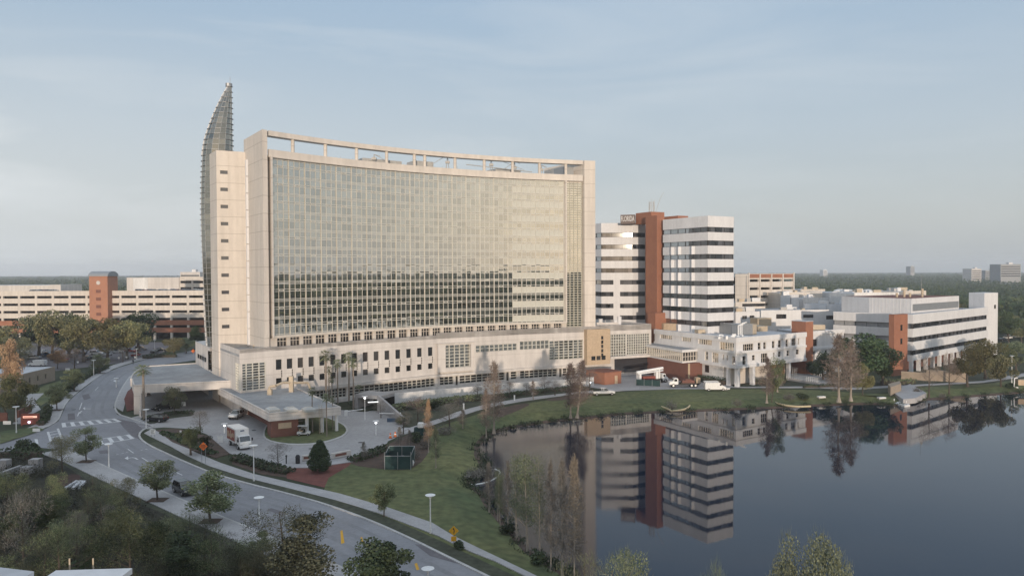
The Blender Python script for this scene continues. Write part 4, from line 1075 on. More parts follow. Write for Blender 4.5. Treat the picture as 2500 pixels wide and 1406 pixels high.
# angled bays on the shaded face
for px in (1657,1690,1640):
    s = FKL.hit(px, 600)[0]
    if not (0 < s < FKL.L-1): continue
    for i in range(1, 8):
        m_ = MB()
        z1 = BZ[i][1]+.0; z0 = BZ[i+1][0]
        a, b, c = FKL.P(s-1.1,.01,z0), FKL.P(s-.5,.75,z0), FKL.P(s+1.1,.01,z0)
        m_.add([a,b,c,(a[0],a[1],z1),(b[0],b[1],z1),(c[0],c[1],z1)],[(0,1,4,3),(1,2,5,4),(3,4,5),(0,2,1)])
        mk('angled_bay', m_, M['white'], tw)
s = FWF.hit(1507,600)[0]; mk('white_pier', MB().fbox(FWF, s-.9, s+1.3, BZ[9][0], BZ[3][1], .0, .05), M['white'], tw)
# brick shafts
def bshaft(pxl, pxc, pxr, Yc, top, bot, parent, dl=6, dr=4, name='brick_shaft', m='brick'):
    C = D(pxc, Yc); C = C.xy; dl_ = Vector((-.50,.866)); dr_ = Vector((.866,.5))
    def solve(px, dv):
        r = ray(px, 660); det = r.x*(-dv.y)+dv.x*r.y; k = (C.x*(-dv.y)+dv.x*C.y)/det; q = Vector((r.x*k, r.y*k)); return (q-C).length
    a = solve(pxl, dl_); b = solve(pxr, dr_)
    P = [C, C+dr_*b, C+dr_*b+dl_*a, C+dl_*a]
    o = mk(name, MB().prism([tuple(q) for q in P], bot, top), M[m], parent); return P
bshaft(1576,1604,1620,240,48.6,0,tw)
bshaft(1552,1590,1622,246,50.2,TT-.6,tw); bshaft(1612,1655,1680,246,48.9,TT-.6,tw)
bshaft(1581,1600,1627,236,17.9,0,tw, name='brick_base')
# sign box with its letters
sa, sb = D(1515,250).xy, D(1550,248.5).xy; Ps = [sb, None, None, sa]
mk('sign_box', MB().prism([tuple(sa),tuple(sb),(sb.x+1,sb.y+5),(sa.x+1,sa.y+5)], TT-.6, 49.5), M['signbox'], tw)
FSg = Frame(Ps[0], Ps[3])
cu = bpy.data.curves.new('FLORIDA','FONT'); cu.body = 'FLORIDA'; cu.size = 2.6; cu.extrude = .06; cu.space_character = 1.02; cu.align_x = 'LEFT'
to = bpy.data.objects.new('tmp', cu); col.objects.link(to); bpy.context.view_layer.update()
dg = bpy.context.evaluated_depsgraph_get(); me = bpy.data.meshes.new_from_object(to.evaluated_get(dg)); bpy.data.objects.remove(to)
xs = [v.co.x for v in me.vertices]; wd = max(xs); Lf = FSg.L
FSr = Frame(Ps[3], Ps[0]); mtx = []
pl_ = parent_loc(tw)
for v in me.vertices:
    s = .15+v.co.x/wd*(Lf-.3); q = FSr.P(s, .08+v.co.z, TT+.25+v.co.y*.92)
    v.co = Vector(q)-pl_
me.materials.clear(); me.materials.append(M['paintw'])
so = bpy.data.objects.new('sign_letters', me); col.objects.link(so); so.parent = tw
mst = MB(); p = D(1591,248)
for dx in (-1,1):
    for dy in (-1,1): mst.tube((p.x+dx*.8,p.y+dy*.8,49),(p.x+dx*.55,p.y+dy*.55,53.6),.09,.07,5)
for k_ in range(5):
    z = 49.6+k_*.85; mst.tube((p.x-.8,p.y-.8,z),(p.x+.8,p.y-.8,z+.8),.05,.05,4); mst.tube((p.x-.8,p.y-.8,z),(p.x+.8,p.y-.8,z),.05,.05,4)
for dx,h in ((-.9,53.8),(0,54.6),(.9,54.2)): mst.tube((p.x+dx,p.y,50),(p.x+dx,p.y,h),.07,.05,5)
mk('lattice_mast', mst, M['steel'], tw)
q = D(1601,248); wr = [(q.x+.28*i, q.y, 50+6.6*(1-(1-i/10)**1.6)) for i in range(11)]
mk('whip_antenna', MB().path(wr, .07, .05, 5), M['steel'], tw)
mk('roof_rail', MB().tube((K.x+.5,K.y+.5,TT),(KR.x,KR.y+.5,TT+.0),.05), M['metal'], tw)

# --- three-storey white block at the lake
EC = Vector((59.5,201.0)); EL = Vector((43.6,231.5)); ER = Vector((84.6,218.0)); ET = 13.2
e = thing('clinic_block', 'three storey white clinic block on pillars with projecting floor bands, beside the lake lawn', 'clinic', (60,215,0))
FEL, FER = Frame(EC, EL), Frame(EC, ER)
def z7(x, y): return 1500+x/4.135, 700+y/4.135
er3 = [(1300,577,1405,648),(1450,565,1480,635),(1505,560,1533,630),(1593,548,1620,618),(1655,541,1683,611),(1730,533,1755,604),(1790,525,1833,592),(1855,520,1867,585)]
er2 = [(1295,700,1328,793),(1392,690,1422,742),(1482,672,1548,772),(1605,662,1618,712),(1655,655,1680,708),(1740,643,1765,698),(1835,632,1865,682)]
el3 = [(460,482,580,525),(680,512,772,552),(845,533,980,583),(1060,563,1205,650)]
el2 = [(822,640,836,728),(910,655,942,748),(983,666,1048,766),(1090,683,1105,738),(1128,690,1143,743),(1185,700,1222,797)]
for F, groups, lo in ((FER,((er3,9.7,11.5),(er2,5.9,8.9)),5.5),(FEL,((el3,9.7,11.6),(el2,5.9,8.9)),5.5)):
    hs = []; gr = []
    for lst, zl, zh in groups:
        for (x0,y0,x1,y1) in lst:
            a = z7(x0,y0); b = z7(x1,y1); r = F.rect(a[0],a[1],b[0],b[1], .05)
            r = (max(.4,r[0]), max(zl-.2,r[1]), min(F.L-.3,r[2]), min(zh+.2,r[3]))
            if r[2]-r[0] > .2 and r[3]-r[1] > .3: hs.append(r); gr.append(r)
    wl = MB().holes(F, 0, F.L, lo, ET, hs, .35)
    mk('wall', wl, M['white'], e)
    fb = MB().fbox(F, -.35, F.L, ET-1.3, ET+.05, -.3, .35).fbox(F, -.35, F.L, 8.95, 9.55, -.1, .35).fbox(F, -.35, F.L, 5.0, 5.8, -.4, .35)
    mk('floor_band', fb, M['white'], e)
    x = 1.2
    while x < F.L: 
        if not any(h[0]-.1 < x < h[2]+.1 for h in hs): mk('wall_joint', MB().fbox(F, x-.04, x+.04, 5.8, ET-1.3, .0, .05), M['white'], e)
        x += 1.55
    for i,r in enumerate(gr):
        nx = max(1, round((r[2]-r[0])/.95)); w = mk('window', panes(MB(), F, r, nx, -.3), M['glassw'], e, rnd=True, seed=i)
        mk('window_frame', bars(F, r, nx, 2, -.3, .03), M['cream'], w)
ins = lambda P, d1, d2: tuple(Vector(P)-FER.n*d1-FEL.n*d2)
mk('roof', MB().prism([ins(EC,.6,.6), ins(ER,.6,0), (ER.x-14,ER.y+32), (EL.x-0+3,EL.y+3), ins(EL,0,.6)], 5.2, 12.6), M['roofl'], e)
und = MB().fbox(FEL, 5.5, FEL.L, 0, 5.2, -3.5, -.6); mk('ground_wall', und, M['white2'], e)
und = MB().fbox(FER, 1.5, FER.L*.62, 0, 5.2, -6, -3.6); mk('ground_wall', und, M['cream'], e)
mk('ground_wall', MB().fbox(FER, FER.L*.62, FER.L, 0, 5.2, -9, -7), M['brick'], e)
for s in (.6, 6.8): mk('pillar', MB().fbox(FER, s-.1, s+.9, 0, 5.2, -.9, .1), M['white'], e)
mk('pillar', MB().fbox(FER, 22.6, 23.4, 0, 5.2, -.9, .0), M['white'], e)
for s in (3.4,): mk('pillar', MB().fbox(FEL, s-.4, s+.4, 0, 5.2, -.9, -.1), M['white'], e)
mk('ground_window', MB().fbox(FEL, 11, 12.6, 2.6, 4.6, -.58, -.55), M['glassw'], e, rnd=True)
# plant on its roof
def boxpx(name, x0, x1, ytop, Y, z0, dep, m, parent, ang=0.0):
    a, b = D(x0,Y), D(x1,Y); zt = D((x0+x1)/2, Y, ytop).z
    mb = MB().prism([(a.x,a.y),(b.x,b.y+ang),(b.x-.3*dep,b.y+dep+ang),(a.x-.3*dep,a.y+dep)], z0, zt)
    return mk(name, mb, M[m], parent)
boxpx('roof_plant',1787,1830,791,218,12.6,6,'metal',e,-3); boxpx('roof_plant',1830,1856,793,216,12.6,6,'beige',e,3)
boxpx('roof_plant',1852,1880,797,228,12.6,5,'beige',e,2); boxpx('roof_plant',1620,1655,789,236,12.6,3,'tan',e,-3)
boxpx('roof_plant',1705,1722,805,222,12.6,2,'beige',e); boxpx('roof_plant',1850,1889,777,250,12.6,4,'beige',e,2)
pp = MB(); q = D(1803,213)
for i in range(3): pp.path([(q.x+i*.5,q.y,12.6),(q.x+i*.5,q.y,15.6+i*.3),(q.x+1.4+i*.5,q.y+.2,15.9+i*.3)],.14,.14,6)
rr = random.Random(5)
for i in range(16):
    s = FER.P(rr.uniform(-1,9),-rr.uniform(1.5,7),12.6); pp.box(s[0],s[1],12.6,s[0]+rr.uniform(.3,1.2),s[1]+.5,12.9+rr.uniform(0,.7))
mk('roof_pipe', pp, M['paintw'], e)
# --- brick stair tower and wing to its right
b2 = thing('brick_stair_tower', 'square brick stair tower between the white clinic block and its right wing', 'tower', (87,222,0))
r2 = [tuple(q) for q in bshaft(1933,1968,1986,221,16.0,0,b2,name='shaft')]; mk('roof_cap', MB().prism(inset(r2,-.1), 16.0, 16.15), M['roofl'], b2)
w2 = thing('clinic_wing', 'two storey white wing between the small brick stair tower and the big oak', 'building', (95,232,0))
FW = Frame((88.8,224.0),(101.6,231.8)); hs = [(.4,8.5,2.4,10.6),(.6,3.8,1.4,7.0),(6.0,3.9,7.0,7.0),(9,3.9,9.7,7.0)]
mk('wall', MB().holes(FW, 0, FW.L, 0, 13.0, hs, .3), M['white'], w2); mk('floor_band', MB().fbox(FW, 0, FW.L, 7.3, 8.0, -.1, .3).fbox(FW,0,FW.L,11.9,13.05,-.2,.3), M['white'], w2)
for h in hs: mk('window', panes(MB(), FW, h, 2, -.25), M['glassw'], w2, rnd=True)
mk('roof', MB().prism([tuple(FW.A-FW.n*.6),tuple(FW.B-FW.n*.6),(98,246),(84,240)], 11, 12.4), M['roofl'], w2)
mk('roof_plant', MB().box(91,232,12.4,96,235,14.3), M['beige'], w2)

# --- brick pavilion with a clerestory
pv = thing('brick_pavilion', 'low dark brick pavilion with a white framed clerestory, in front of the white clinic block', 'pavilion', (45,220,0))
PC = Vector((48.8,210.0)); PL = Vector((38.7,232.0)); PR = Vector((53.6,213.4)); FPL, FPR = Frame(PC,PL), Frame(PC,PR)
mk('wall', MB().prism([tuple(PC),tuple(PL),(43,235),tuple(PR)], 0, 5.2), M['brickd'], pv)
ci = [PC+Vector((-1.2,1.6)), PL+Vector((.4,-.4)), Vector((42,234)), PR+Vector((-1.4,1.0))]
F1_, F2_ = Frame(ci[0],ci[1]), Frame(ci[0],ci[3])
cl = MB().prism([tuple(q) for q in ci], 5.2, 5.7).prism([tuple(q) for q in inset([tuple(q) for q in ci],-.35)], 8.2, 8.9)
cl.fbox(F1_, F1_.L-1, F1_.L, 5.7, 8.2, -.4, 0)
mk('clerestory_frame', cl, M['white'], pv); mk('roof', MB().prism([tuple(q) for q in ci], 8.9, 8.93), M['roof'], pv)
for F in (F1_, F2_):
    r = (.15,5.7,F.L-.15,8.2); nx = max(2,round(F.L/1.0)); w = mk('clerestory_window', panes(MB(),F,r,nx,-.1), M['glassw'], pv, rnd=True, seed=nx); mk('window_frame', bars(F,r,nx,2,-.1,.07), M['cream'], w)
pb_ = Vector(FPR.P(FPR.L*.3,0,0)[:2]); mk('wall_pier', MB().fbox(FPR, 0, .7, 0, 5.25, 0, .12), M['tan'], pv)
bx = thing('brick_hut', 'small flat brick hut with an orange red side at the end of the podium', 'hut', g2(1500,941)+(0,))
hc = Vector(g2(1476,940)); hp = [tuple(hc), tuple(hc+Vector((5.0,3.2))), tuple(hc+Vector((1.5,9))), tuple(hc+Vector((-4.5,6)))]
mk('wall', MB().prism(hp,0,3.3), M['brick'], bx); mk('roof', MB().prism(inset(hp,-.15),3.3,3.5), M['brickd'], bx); mk('door', MB().fbox(Frame(hp[0],hp[1]),3.6,4.6,0,2.3,0,.05), M['tan'], bx)

# --- right-hand office building
of = thing('office_building', 'long white office building with three dark window bands, at the right by the lake', 'office building', (140,250,0))
OC, OR_, OL = Vector((120.7,228.0)), Vector((171.0,272.0)), Vector((104.6,246.5)); OT = 17.6
ob = [(14.8,13.3),(10.7,9.3),(6.7,5.3)]
FOR_ = banded(OC, OR_, OT, ob, of, 300, z_bot=3.6, m='white', step=1.7, inner=.6)
FOL = banded(OC, OL, OT-.002, ob, of, 330, z_bot=3.4, step=1.7, inner=.6)
mk('roof', MB().prism([tuple(OC+Vector((0,.9))),tuple(OR_+Vector((-.6,.5))),(160,290),(118,270),tuple(OL+Vector((.5,.3)))], 3.4, 16.9), M['roof'], of)
mk('ground_wall', MB().fbox(FOR_, 4, FOR_.L, 0, 3.6, -7, -4).fbox(FOL, 4, FOL.L, 0, 3.4, -5, -3), M['brickd'], of)
for i in range(9): mk('pillar', MB().fbox(FOR_, .1+i*5.6, 1.0+i*5.6, 0, 3.6, -1.1, -.1), M['white'], of)
Pn = [OC+Vector((-.2,9.5))+Vector((1.0,0)), Vector((155.0,263.5)), Vector((148,276)), Vector((112,256))]
ph = D(2226,238).xy; pr_ = D(2342,262).xy; pl_2 = D(2122,250).xy
FA1, FA2 = Frame(ph, pr_), Frame(ph, pl_2)
mk('penthouse', MB().prism([tuple(ph),tuple(pr_),(140,275),(114,262),tuple(pl_2)], 16.9, 22.0), M['white'], of)
mk('penthouse_screen', MB().fbox(FA1, .8, FA1.L-.5, 18.0, 20.2, .0, .06), M['metal'], of)
mk('penthouse_roof', MB().prism(inset([tuple(ph),tuple(pr_),(140,275),(114,262),tuple(pl_2)],.4), 21.9, 22.03), M['brickd'], of)
jt = MB(); 
for i in range(12): jt.fbox(FA2, i*FA2.L/12, i*FA2.L/12+.12, 17, 22, 0, .06)
mk('wall_joint', jt, M['white2'], of)
for px_,h in ((2208,2.0),(2222,1.3),(2252,2.8),(2190,1.4)):
    p = D(px_,252); mk('roof_vent', MB().tube((p.x,p.y,21.9),(p.x,p.y,22+h),.35,.4,10), M['beige'], of)
p = D(2250,255); mk('antenna', MB().tube((p.x,p.y,22),(p.x,p.y,29),.06), M['metal'], of)
bshaft(2171,2184,2217,221,18.0,0,of, name='brick_stair_tower')
FB = Frame(D(2184,221).xy, D(2184,221).xy+Vector((.866,.5))*5)
sw_ = MB()
for z in (13.2,9.2,5.4): mk('window', MB().fbox(FB, 3.0, 3.9, z, z+1.7, 0, .05), M['glassw'], of, rnd=True)
pyl = [tuple(D(2404,273).xy), tuple(D(2437,277).xy), tuple(D(2437,277).xy+Vector((-2,6))), tuple(D(2404,273).xy+Vector((-2,6)))]
mk('end_pylon', MB().prism(pyl, 0, 22.6), M['white'], of)
pw = Frame(pyl[0],pyl[1]); mk('pylon_window', MB().fbox(pw, pw.L*.72, pw.L*.84, 16.8, 18.2, 0, .05), M['glassw'], of, rnd=True)
tr = Frame(g2(2200,925),g2(2262,929)); tr2 = Frame(g2(2262,929),g2(2358,934))
setp(mk('terrace_wall', MB().fbox(tr,0,tr.L,0,2.2,-.5,0).fbox(tr2,0,tr2.L,0,3.0,-.5,0), M['tanw']), 'long plain beige terrace wall in front of the right office building', 'wall')

# --- white low buildings behind (list: pixel span, top, distance, depth, material, windows)
low = [
 ('laboratory_block','bluish white flat roofed block with three small windows left of the right office building',[(1858,2046,757,268,20,'white',[(1895,1920,767,778),(1961,1986,768,776),(2017,2036,770,780)])]),
 ('laboratory_block','small white two storey block with square windows just right of the banded tower',[(1796,1862,761,262,12,'white',[(1812,1824,771,779),(1830,1842,770,778)]),(1796,1875,737,285,10,'cream',[(1812,1870,741,748)])]),
 ('plant_building','long pale building with rooftop domes behind the flat laboratory roofs',[(1905,2015,713,330,24,'cream',[]),(1932,1957,720,312,8,'white',[]),(1960,2032,727,318,10,'white2',[])]),
 ('laboratory_block','pale low block with small square windows beside the penthouse of the office building',[(2020,2120,742,275,14,'white',[(2064,2074,752,757),(2082,2090,752,757),(2096,2104,752,757)])]),
 ('plant_building','long grey white plant building with rooftop tanks behind the office penthouse',[(2030,2205,712,330,20,'white2',[]),(2086,2205,714,300,16,'white2',[]),(2204,2271,710,318,16,'cream',[])]),
 ('warehouse','low pale shed in front of the far forest right of the small parking garage',[(1955,2020,706,420,20,'cream',[])]),
]
for i,(nm,lb,bx_) in enumerate(low):
    t = thing(nm, lb, 'building', tuple(D((bx_[0][0]+bx_[0][1])/2, bx_[0][3]).xy)+(0,))
    for (x0,x1,yt,Y,dep,m_,wn_) in bx_:
        a,b = D(x0,Y), D(x1,Y); F = Frame(a.xy, (b.x, b.y+3)); zt = D((x0+x1)/2, Y, yt).z
        P = [tuple(F.A), tuple(F.B), (b.x-.2*dep,b.y+dep+3), (a.x-.2*dep,a.y+dep)]
        hs = [F.rect(w[0],w[2],w[1],w[3]) for w in wn_]
        mk('wall', MB().holes(F,0,F.L,0,zt,hs,.4).prism([tuple(F.A-F.n*.5), tuple(F.B-F.n*.5), P[2], P[3]],0,zt-.4), M[m_], t)
        mk('roof', MB().prism([tuple(F.A-F.n*.6), tuple(F.B-F.n*.6), P[2], P[3]], zt-.4, zt-.38), M['roof' if Y < 290 else 'roofl'], t)
        for h in hs: mk('window', panes(MB(),F,h,3,-.3), M['glassw'], t, rnd=True)
        r_ = random.Random(int(x0))
        for k_ in range(5 if x1-x0 > 60 else 2):
            q = F.P(r_.uniform(.1,.9)*F.L, -r_.uniform(3,dep*.8), 0); h = r_.uniform(.6,1.8)
            mk('roof_unit', MB().box(q[0],q[1],zt-.4,q[0]+r_.uniform(1,3.5),q[1]+2,zt-.4+h), M[r_.choice(['white','steel','beige','white2'])], t)
dm = thing('cooling_plant', 'row of low white domed tanks on the far flat roofs', 'tanks', tuple(D(2050,345).xy)+(0,))
for i in range(4):
    p = D(2048+i*24,345); zt = D(2050,345,712).z; mk('tank', MB().tube((p.x,p.y,0),(p.x,p.y,zt+.3),2.3,2.3,14).ball((p.x,p.y,zt+.3),2.3,2.3,.8,14,6), M['white2'], dm)

# --- parking garages
def garage(label, x0, x1, ytop, Y0, Y1, levels, lh, parent_loc_, panel='cream', first_gap=1.9, gap=1.0, bays=6, base=2, name='parking_garage', dep=60):
    A, B = D(x0,Y0).xy, D(x1,Y1).xy; F = Frame(A,B); zt = D((x0+x1)/2,(Y0+Y1)/2,ytop).z
    t = thing(name, label, 'parking garage', (A.x,A.y,0))
    z = zt; wl = MB(); brk = MB()
    for i in range(levels):
        (wl if i < levels-base else brk).fbox(F, 0, F.L, z-(lh-gap), z, -.4, 0); z -= lh
    mk('parapet_band', wl, M[panel], t)
    if base: mk('brick_band', brk, M['brick'], t)
    cl_ = MB(); nb = bays
    for i in range(nb+1):
        s = F.L*i/nb; cl_.fbox(F, s-.5, s+.5, 0, zt-.8, -.9, -.02)
    mk('column', cl_, M[panel], t)
    dk = MB(); z = zt-1.2
    for i in range(levels):
        dk.prism([tuple(F.A-F.n*.5),tuple(F.B-F.n*.5),tuple(F.B-F.n*dep),tuple(F.A-F.n*dep)], z-.4, z); z -= lh
    mk('deck', dk, M['conc'], t)
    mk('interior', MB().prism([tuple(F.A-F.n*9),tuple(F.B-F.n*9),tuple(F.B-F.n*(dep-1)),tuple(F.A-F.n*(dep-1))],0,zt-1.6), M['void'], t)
    return t, F, zt
g1, FG1, zg1 = garage('long five deck parking garage with cream bands and brick base, left behind the oaks', -120, 540, 710, 352, 352, 6, 3.45, None, bays=16, gap=1.15, dep=45)
tb_ = thing('brick_tower', 'square orange brick stair tower with a barrel roof at the front of the left garage', 'tower', tuple(D(240,349).xy)+(0,))
a, b = D(217,348), D(262,348)
mk('shaft', MB().box(a.x,348,0,b.x,357,29.6), M['brickt'], tb_)
br_ = MB(); N_ = 12; cx_ = 352.5
vs = []
for x in (a.x-.3, b.x+.3):
    for i in range(N_+1):
        t_ = math.pi*i/N_; vs.append((x, cx_-4.8*math.cos(t_), 29.6+2.3*math.sin(t_)))
fs = [(i,i+1,i+N_+2,i+N_+1) for i in range(N_)]+[tuple(range(N_+1)),tuple(range(2*N_+1,N_,-1))]+[(0,N_+1,2*N_+1,N_)]
br_.add(vs, fs); mk('barrel_roof', br_, M['metal'], tb_)
rd = MB().tube(((a.x+b.x)/2,347.9,26.6),((a.x+b.x)/2,348.1,26.6),.9,.9,18); mk('round_emblem', rd, M['creamp'], tb_)
for z in (8,11.5,15,18.5,22): mk('brick_panel', MB().box((a.x+b.x)/2-1.1,347.9,z,(a.x+b.x)/2+1.1,348.1,z+1.4), M['brickd'], tb_)
g3, FG3, zg3 = garage('blank cream wall with open parking decks, the upper garage behind the left one', 438, 560, 676, 470, 470, 5, 3.9, None, bays=4, gap=1.5, base=0, dep=30)
mk('end_wall', MB().box(D(310,470).x,469.5,0,D(438,470).x,500,28.2), M['creamp'], g3)
mk('end_wall', MB().box(D(324,469).x,469.2,0,D(360,469).x,469.5,27.9), M['white2'], g3)
g4, FG4, zg4 = garage('small distant parking garage with brick top band right of the banded tower', 1826, 1938, 668, 335, 347, 6, 3.6, None, bays=4, gap=1.1, base=1, dep=30)
mk('end_wall', MB().prism([tuple(D(1795,338).xy),tuple(FG4.A),tuple(FG4.A+Vector((0,20))),tuple(D(1795,358).xy)],0,zg4-.1), M['cream'], g4)
mk('brick_band', MB().fbox(FG4, .5, FG4.L-.5, zg4-1.9, zg4-.2, .01, .12), M['brick'], g4)
mk('column', MB().fbox(FG4, 0,.6,0,zg4+.4,.02,.5).fbox(FG4,FG4.L*.25-.3,FG4.L*.25+.3,0,zg4,.02,.4).fbox(FG4,FG4.L*.5-.3,FG4.L*.5+.3,0,zg4,.02,.4).fbox(FG4,FG4.L*.75-.3,FG4.L*.75+.3,0,zg4,.02,.4).fbox(FG4,FG4.L-.6,FG4.L,0,zg4+.4,.02,.5), M['cream'], g4)
g5 = thing('flat_building', 'long low cream building on the skyline behind the left garage roof', 'building', tuple(D(60,430).xy)+(0,))
a,b = D(-40,430), D(150,430); mk('wall', MB().box(a.x,430,0,b.x-6,450,24.2).box(b.x-6,429,0,b.x,450,24.6), M['creamp'], g5); mk('roof', MB().box(a.x,430.5,24.2,b.x-6,450,24.4), M['roofl'], g5)
# --- tan small building at the left
ts = thing('tan_building', 'small tan building with a pale flat roof at the far left beside the road', 'building', (-133,212,0))
FT = Frame((-132.5,219.0),(-131.4,203.0)); hs = [(4.5+i*4,1.2,5.4+i*4,2.6) for i in range(3)]
mk('wall', MB().holes(FT,0,FT.L,0,4.1,hs,.2).prism([(-132.7,219.0),(-160,219.0),(-160,203.0),(-131.6,203.0)],0,3.9), M['tanw'], ts); mk('roof', MB().prism([(-132.9,218.9),(-160,218.9),(-160,203.1),(-131.9,203.1)],3.9,3.95), M['roofl'], ts)
for h in hs: mk('window', panes(MB(),FT,h,1,-.15), M['glassw'], ts, rnd=True)
mk('wall', MB().prism([(-131,203),(-126,186),(-127,180),(-150,180),(-150,203)],0,3.0), M['tanw'], ts)
mk('roof', MB().prism([(-131.3,203),(-126.4,186),(-127.3,180.3),(-150,180.3),(-150,203)],3.0,3.15), M['conc'], ts)
bwl = Frame(g2(46,1020),g2(78,1005)); setp(mk('brick_wall', MB().fbox(bwl,0,bwl.L,0,1.6,-.3,0).fbox(Frame(g2(0,1028),g2(16,1028)),0,1.5,0,1.8,-.3,0), M['brickd']), 'low dark brick garden wall beside the tan building', 'wall')

# --- skyline buildings
for (x0,x1,yt,Y,m_,lb) in ((2443,2492,645,1300,'metal','wide grey brown office block standing above the forest at the far right'),
     (2372,2396,656,1500,'creamp','small pale office block on the horizon left of the wide grey brown one'),
     (2406,2440,660,1600,'metal','low pale building on the skyline next to the wide grey brown block'),
     (2223,2233,650,2600,'metal','thin faint tower block on the right horizon'),
     (2010,2020,659,2600,'white2','tiny bright white building on the horizon above the flat roofs'),
     (440,488,664,900,'creamp','pale building on the horizon left of the spire')):
    a,b = D(x0,Y), D(x1,Y); zt = D((x0+x1)/2,Y,yt).z
    t = thing('distant_building', lb, 'building', (a.x,Y,0))
    mk('wall', MB().box(a.x,Y,0,b.x,Y+30,zt), M[m_], t)
    g = MB()
    for k_ in range(5): z = zt-3.5-k_*4; g.box(a.x+1,Y-.3,z-1.6,b.x-1,Y-.05,z)
    mk('window_band', g, M['glasst'], t, rnd=True)
    mk('roof_plant', MB().box(a.x+(b.x-a.x)*.5,Y+5,zt,a.x+(b.x-a.x)*.7,Y+12,zt+3), M['white2'], t)
# ================================================================ VEHICLES (built facing +X at the origin, z=0 at the wheels)
def lmk(name, m, mt, parent, **k): return mk(name, m, M[mt], parent, world=False, **k)
def extr(m, prof, y0, y1, inset_top=0.0, zt=None):
    """side profile (x,z) extruded across y; points above zt lean inwards"""
    f = lambda z: inset_top if (zt is not None and z > zt) else 0.0
    n = len(prof); vs = [(x,y0+f(z),z) for x,z in prof]+[(x,y1-f(z),z) for x,z in prof]
    fs = [(i,(i+1)%n,(i+1)%n+n,i+n) for i in range(n)]+[tuple(range(n-1,-1,-1)),tuple(range(n,2*n))]
    return m.add(vs, fs)
def wheels(t, xs, half, r=.35, w=.24):
    for x in xs:
        for sy in (-1,1):
            y = sy*half; tm = MB().tube((x,y-w/2,r),(x,y+w/2,r),r,r,16); ty = lmk('wheel', tm, 'tyre', t)
            lmk('rim', MB().tube((x,y+sy*(w/2-.01),r),(x,y+sy*(w/2+.02),r),r*.62,r*.55,12), 'rim', ty)
def lights(t, xf, xr, half, z, zr=None):
    for s in (-1,1):
        lmk('headlight', MB().box(xf-.06,s*half-.16,z-.08,xf+.02,s*half+.16,z+.08), 'skylight', t)
        lmk('tail_light', MB().box(xr-.02,s*half-.1,(zr or z)-.12,xr+.05,s*half+.1,(zr or z)+.12), 'cred', t)
def car(name, label, cat, kind, paint, loc, rz, group=None, simple=False):
    t = thing(name, label, cat, loc, rz, group)
    if kind == 'suv':
        body = [(-2.2,.35),(-2.25,.75),(-2.2,1.05),(.95,1.08),(2.0,.95),(2.25,.75),(2.25,.38)]; cab = [(-2.15,1.04),(-1.95,1.62),(.15,1.66),(1.0,1.07)]; W_, H = .92, 1.7
    elif kind == 'sedan':
        body = [(-2.25,.35),(-2.3,.7),(-2.2,.98),(1.0,.95),(2.1,.82),(2.3,.6),(2.3,.35)]; cab = [(-1.75,.97),(-1.1,1.4),(.25,1.42),(1.15,.94)]; W_, H = .88, 1.44
    elif kind == 'van':
        body = [(-2.7,.4),(-2.75,1.2),(-2.7,2.15),(1.1,2.15),(1.75,1.35),(2.55,1.1),(2.75,.8),(2.75,.4)]; cab = [(1.0,1.3),(1.08,2.03),(1.15,2.03),(1.72,1.33)]; W_, H = .98, 2.2
    elif kind == 'pickup':
        body = [(-2.75,.5),(-2.8,1.1),(-.55,1.12),(1.1,1.12),(2.55,1.02),(2.8,.8),(2.8,.5)]; cab = [(-.85,1.11),(-.72,1.75),(.55,1.78),(1.25,1.11)]; W_, H = .98, 1.8
    lmk('body', extr(MB(), body, -W_, W_), paint, t, bevel=.07 if not simple else 0)
    zt = body[2][1]+.25
    if kind == 'van':
        lmk('window', MB().box(1.02,-W_-.005,1.4,1.5,W_+.005,1.85), 'cglass', t, rnd=True)
        lmk('windscreen', extr(MB(), [(1.14,2.08),(1.2,2.08),(1.78,1.38),(1.74,1.36)], -W_+.12, W_-.12), 'cglass', t, rnd=True)
    else:
        lmk('window', extr(MB(), cab, -W_+.06, W_-.06, .16, zt), 'cglass', t, rnd=True)
        zr = cab[1][1]; lmk('roof', extr(MB(), [(cab[1][0]-.03,zr-.02),(cab[1][0]+.03,zr+.05),(cab[2][0]-.05,zr+.07),(cab[2][0]+.06,zr+.0)], -W_+.2, W_-.2), paint, t, bevel=.02 if not simple else 0)
        pl = MB()
        for x in ((cab[0][0]+cab[1][0])/2*.5-.2, .3 if kind != 'pickup' else -.1):
            for s in (-1,1): pl.box(x-.05, s*(W_-.14)-.05, body[2][1]-.02, x+.05, s*(W_-.14)+.05, zr)
        lmk('door_pillar', pl, paint, t)
    if not simple:
        lights(t, body[-2][0], body[1][0], W_-.25, .78, .9)
        lmk('bumper', MB().box(body[-1][0]-.05,-W_+.05,.35,body[-1][0]+.08,W_-.05,.6), 'dark', t)
        for s in (-1,1): lmk('mirror', MB().box(.8,s*(W_+.1)-.1,1.08,.98,s*(W_+.1)+.1,1.26), paint, t)
    wheels(t, (-body[0][0]*-1+.0 if False else body[0][0]+.85, body[-1][0]-.85), W_-.1, .36 if kind != 'sedan' else .33)
    if kind == 'pickup':
        lmk('cargo_bed', MB().box(-2.6,-.85,1.11,-.95,.85,1.14), 'void', t)
    return t
def face(ax, ay, bx_, by):            # heading along the ground from pixel a to pixel b
    A = Vector(g2(ax,ay)); B = Vector(g2(bx_,by)); d = B-A; return math.atan2(d.y, d.x)
def at(px, py, z=0): p = G(px,py,z); return (p.x,p.y,z)
car('parked_car','black sport utility car turning out of the drive by the striped crossing','car','suv','cblack',at(383,1029,.03),face(410,1030,357,1027))
car('parked_car','white sport utility car facing the camera under the near canopy edge','car','suv','cwhite',at(577,1020,.03),R(-92))
car('parked_car','dark car standing in the shade under the curved canopy','car','sedan','cblack',at(398,1000,.03),R(-120))
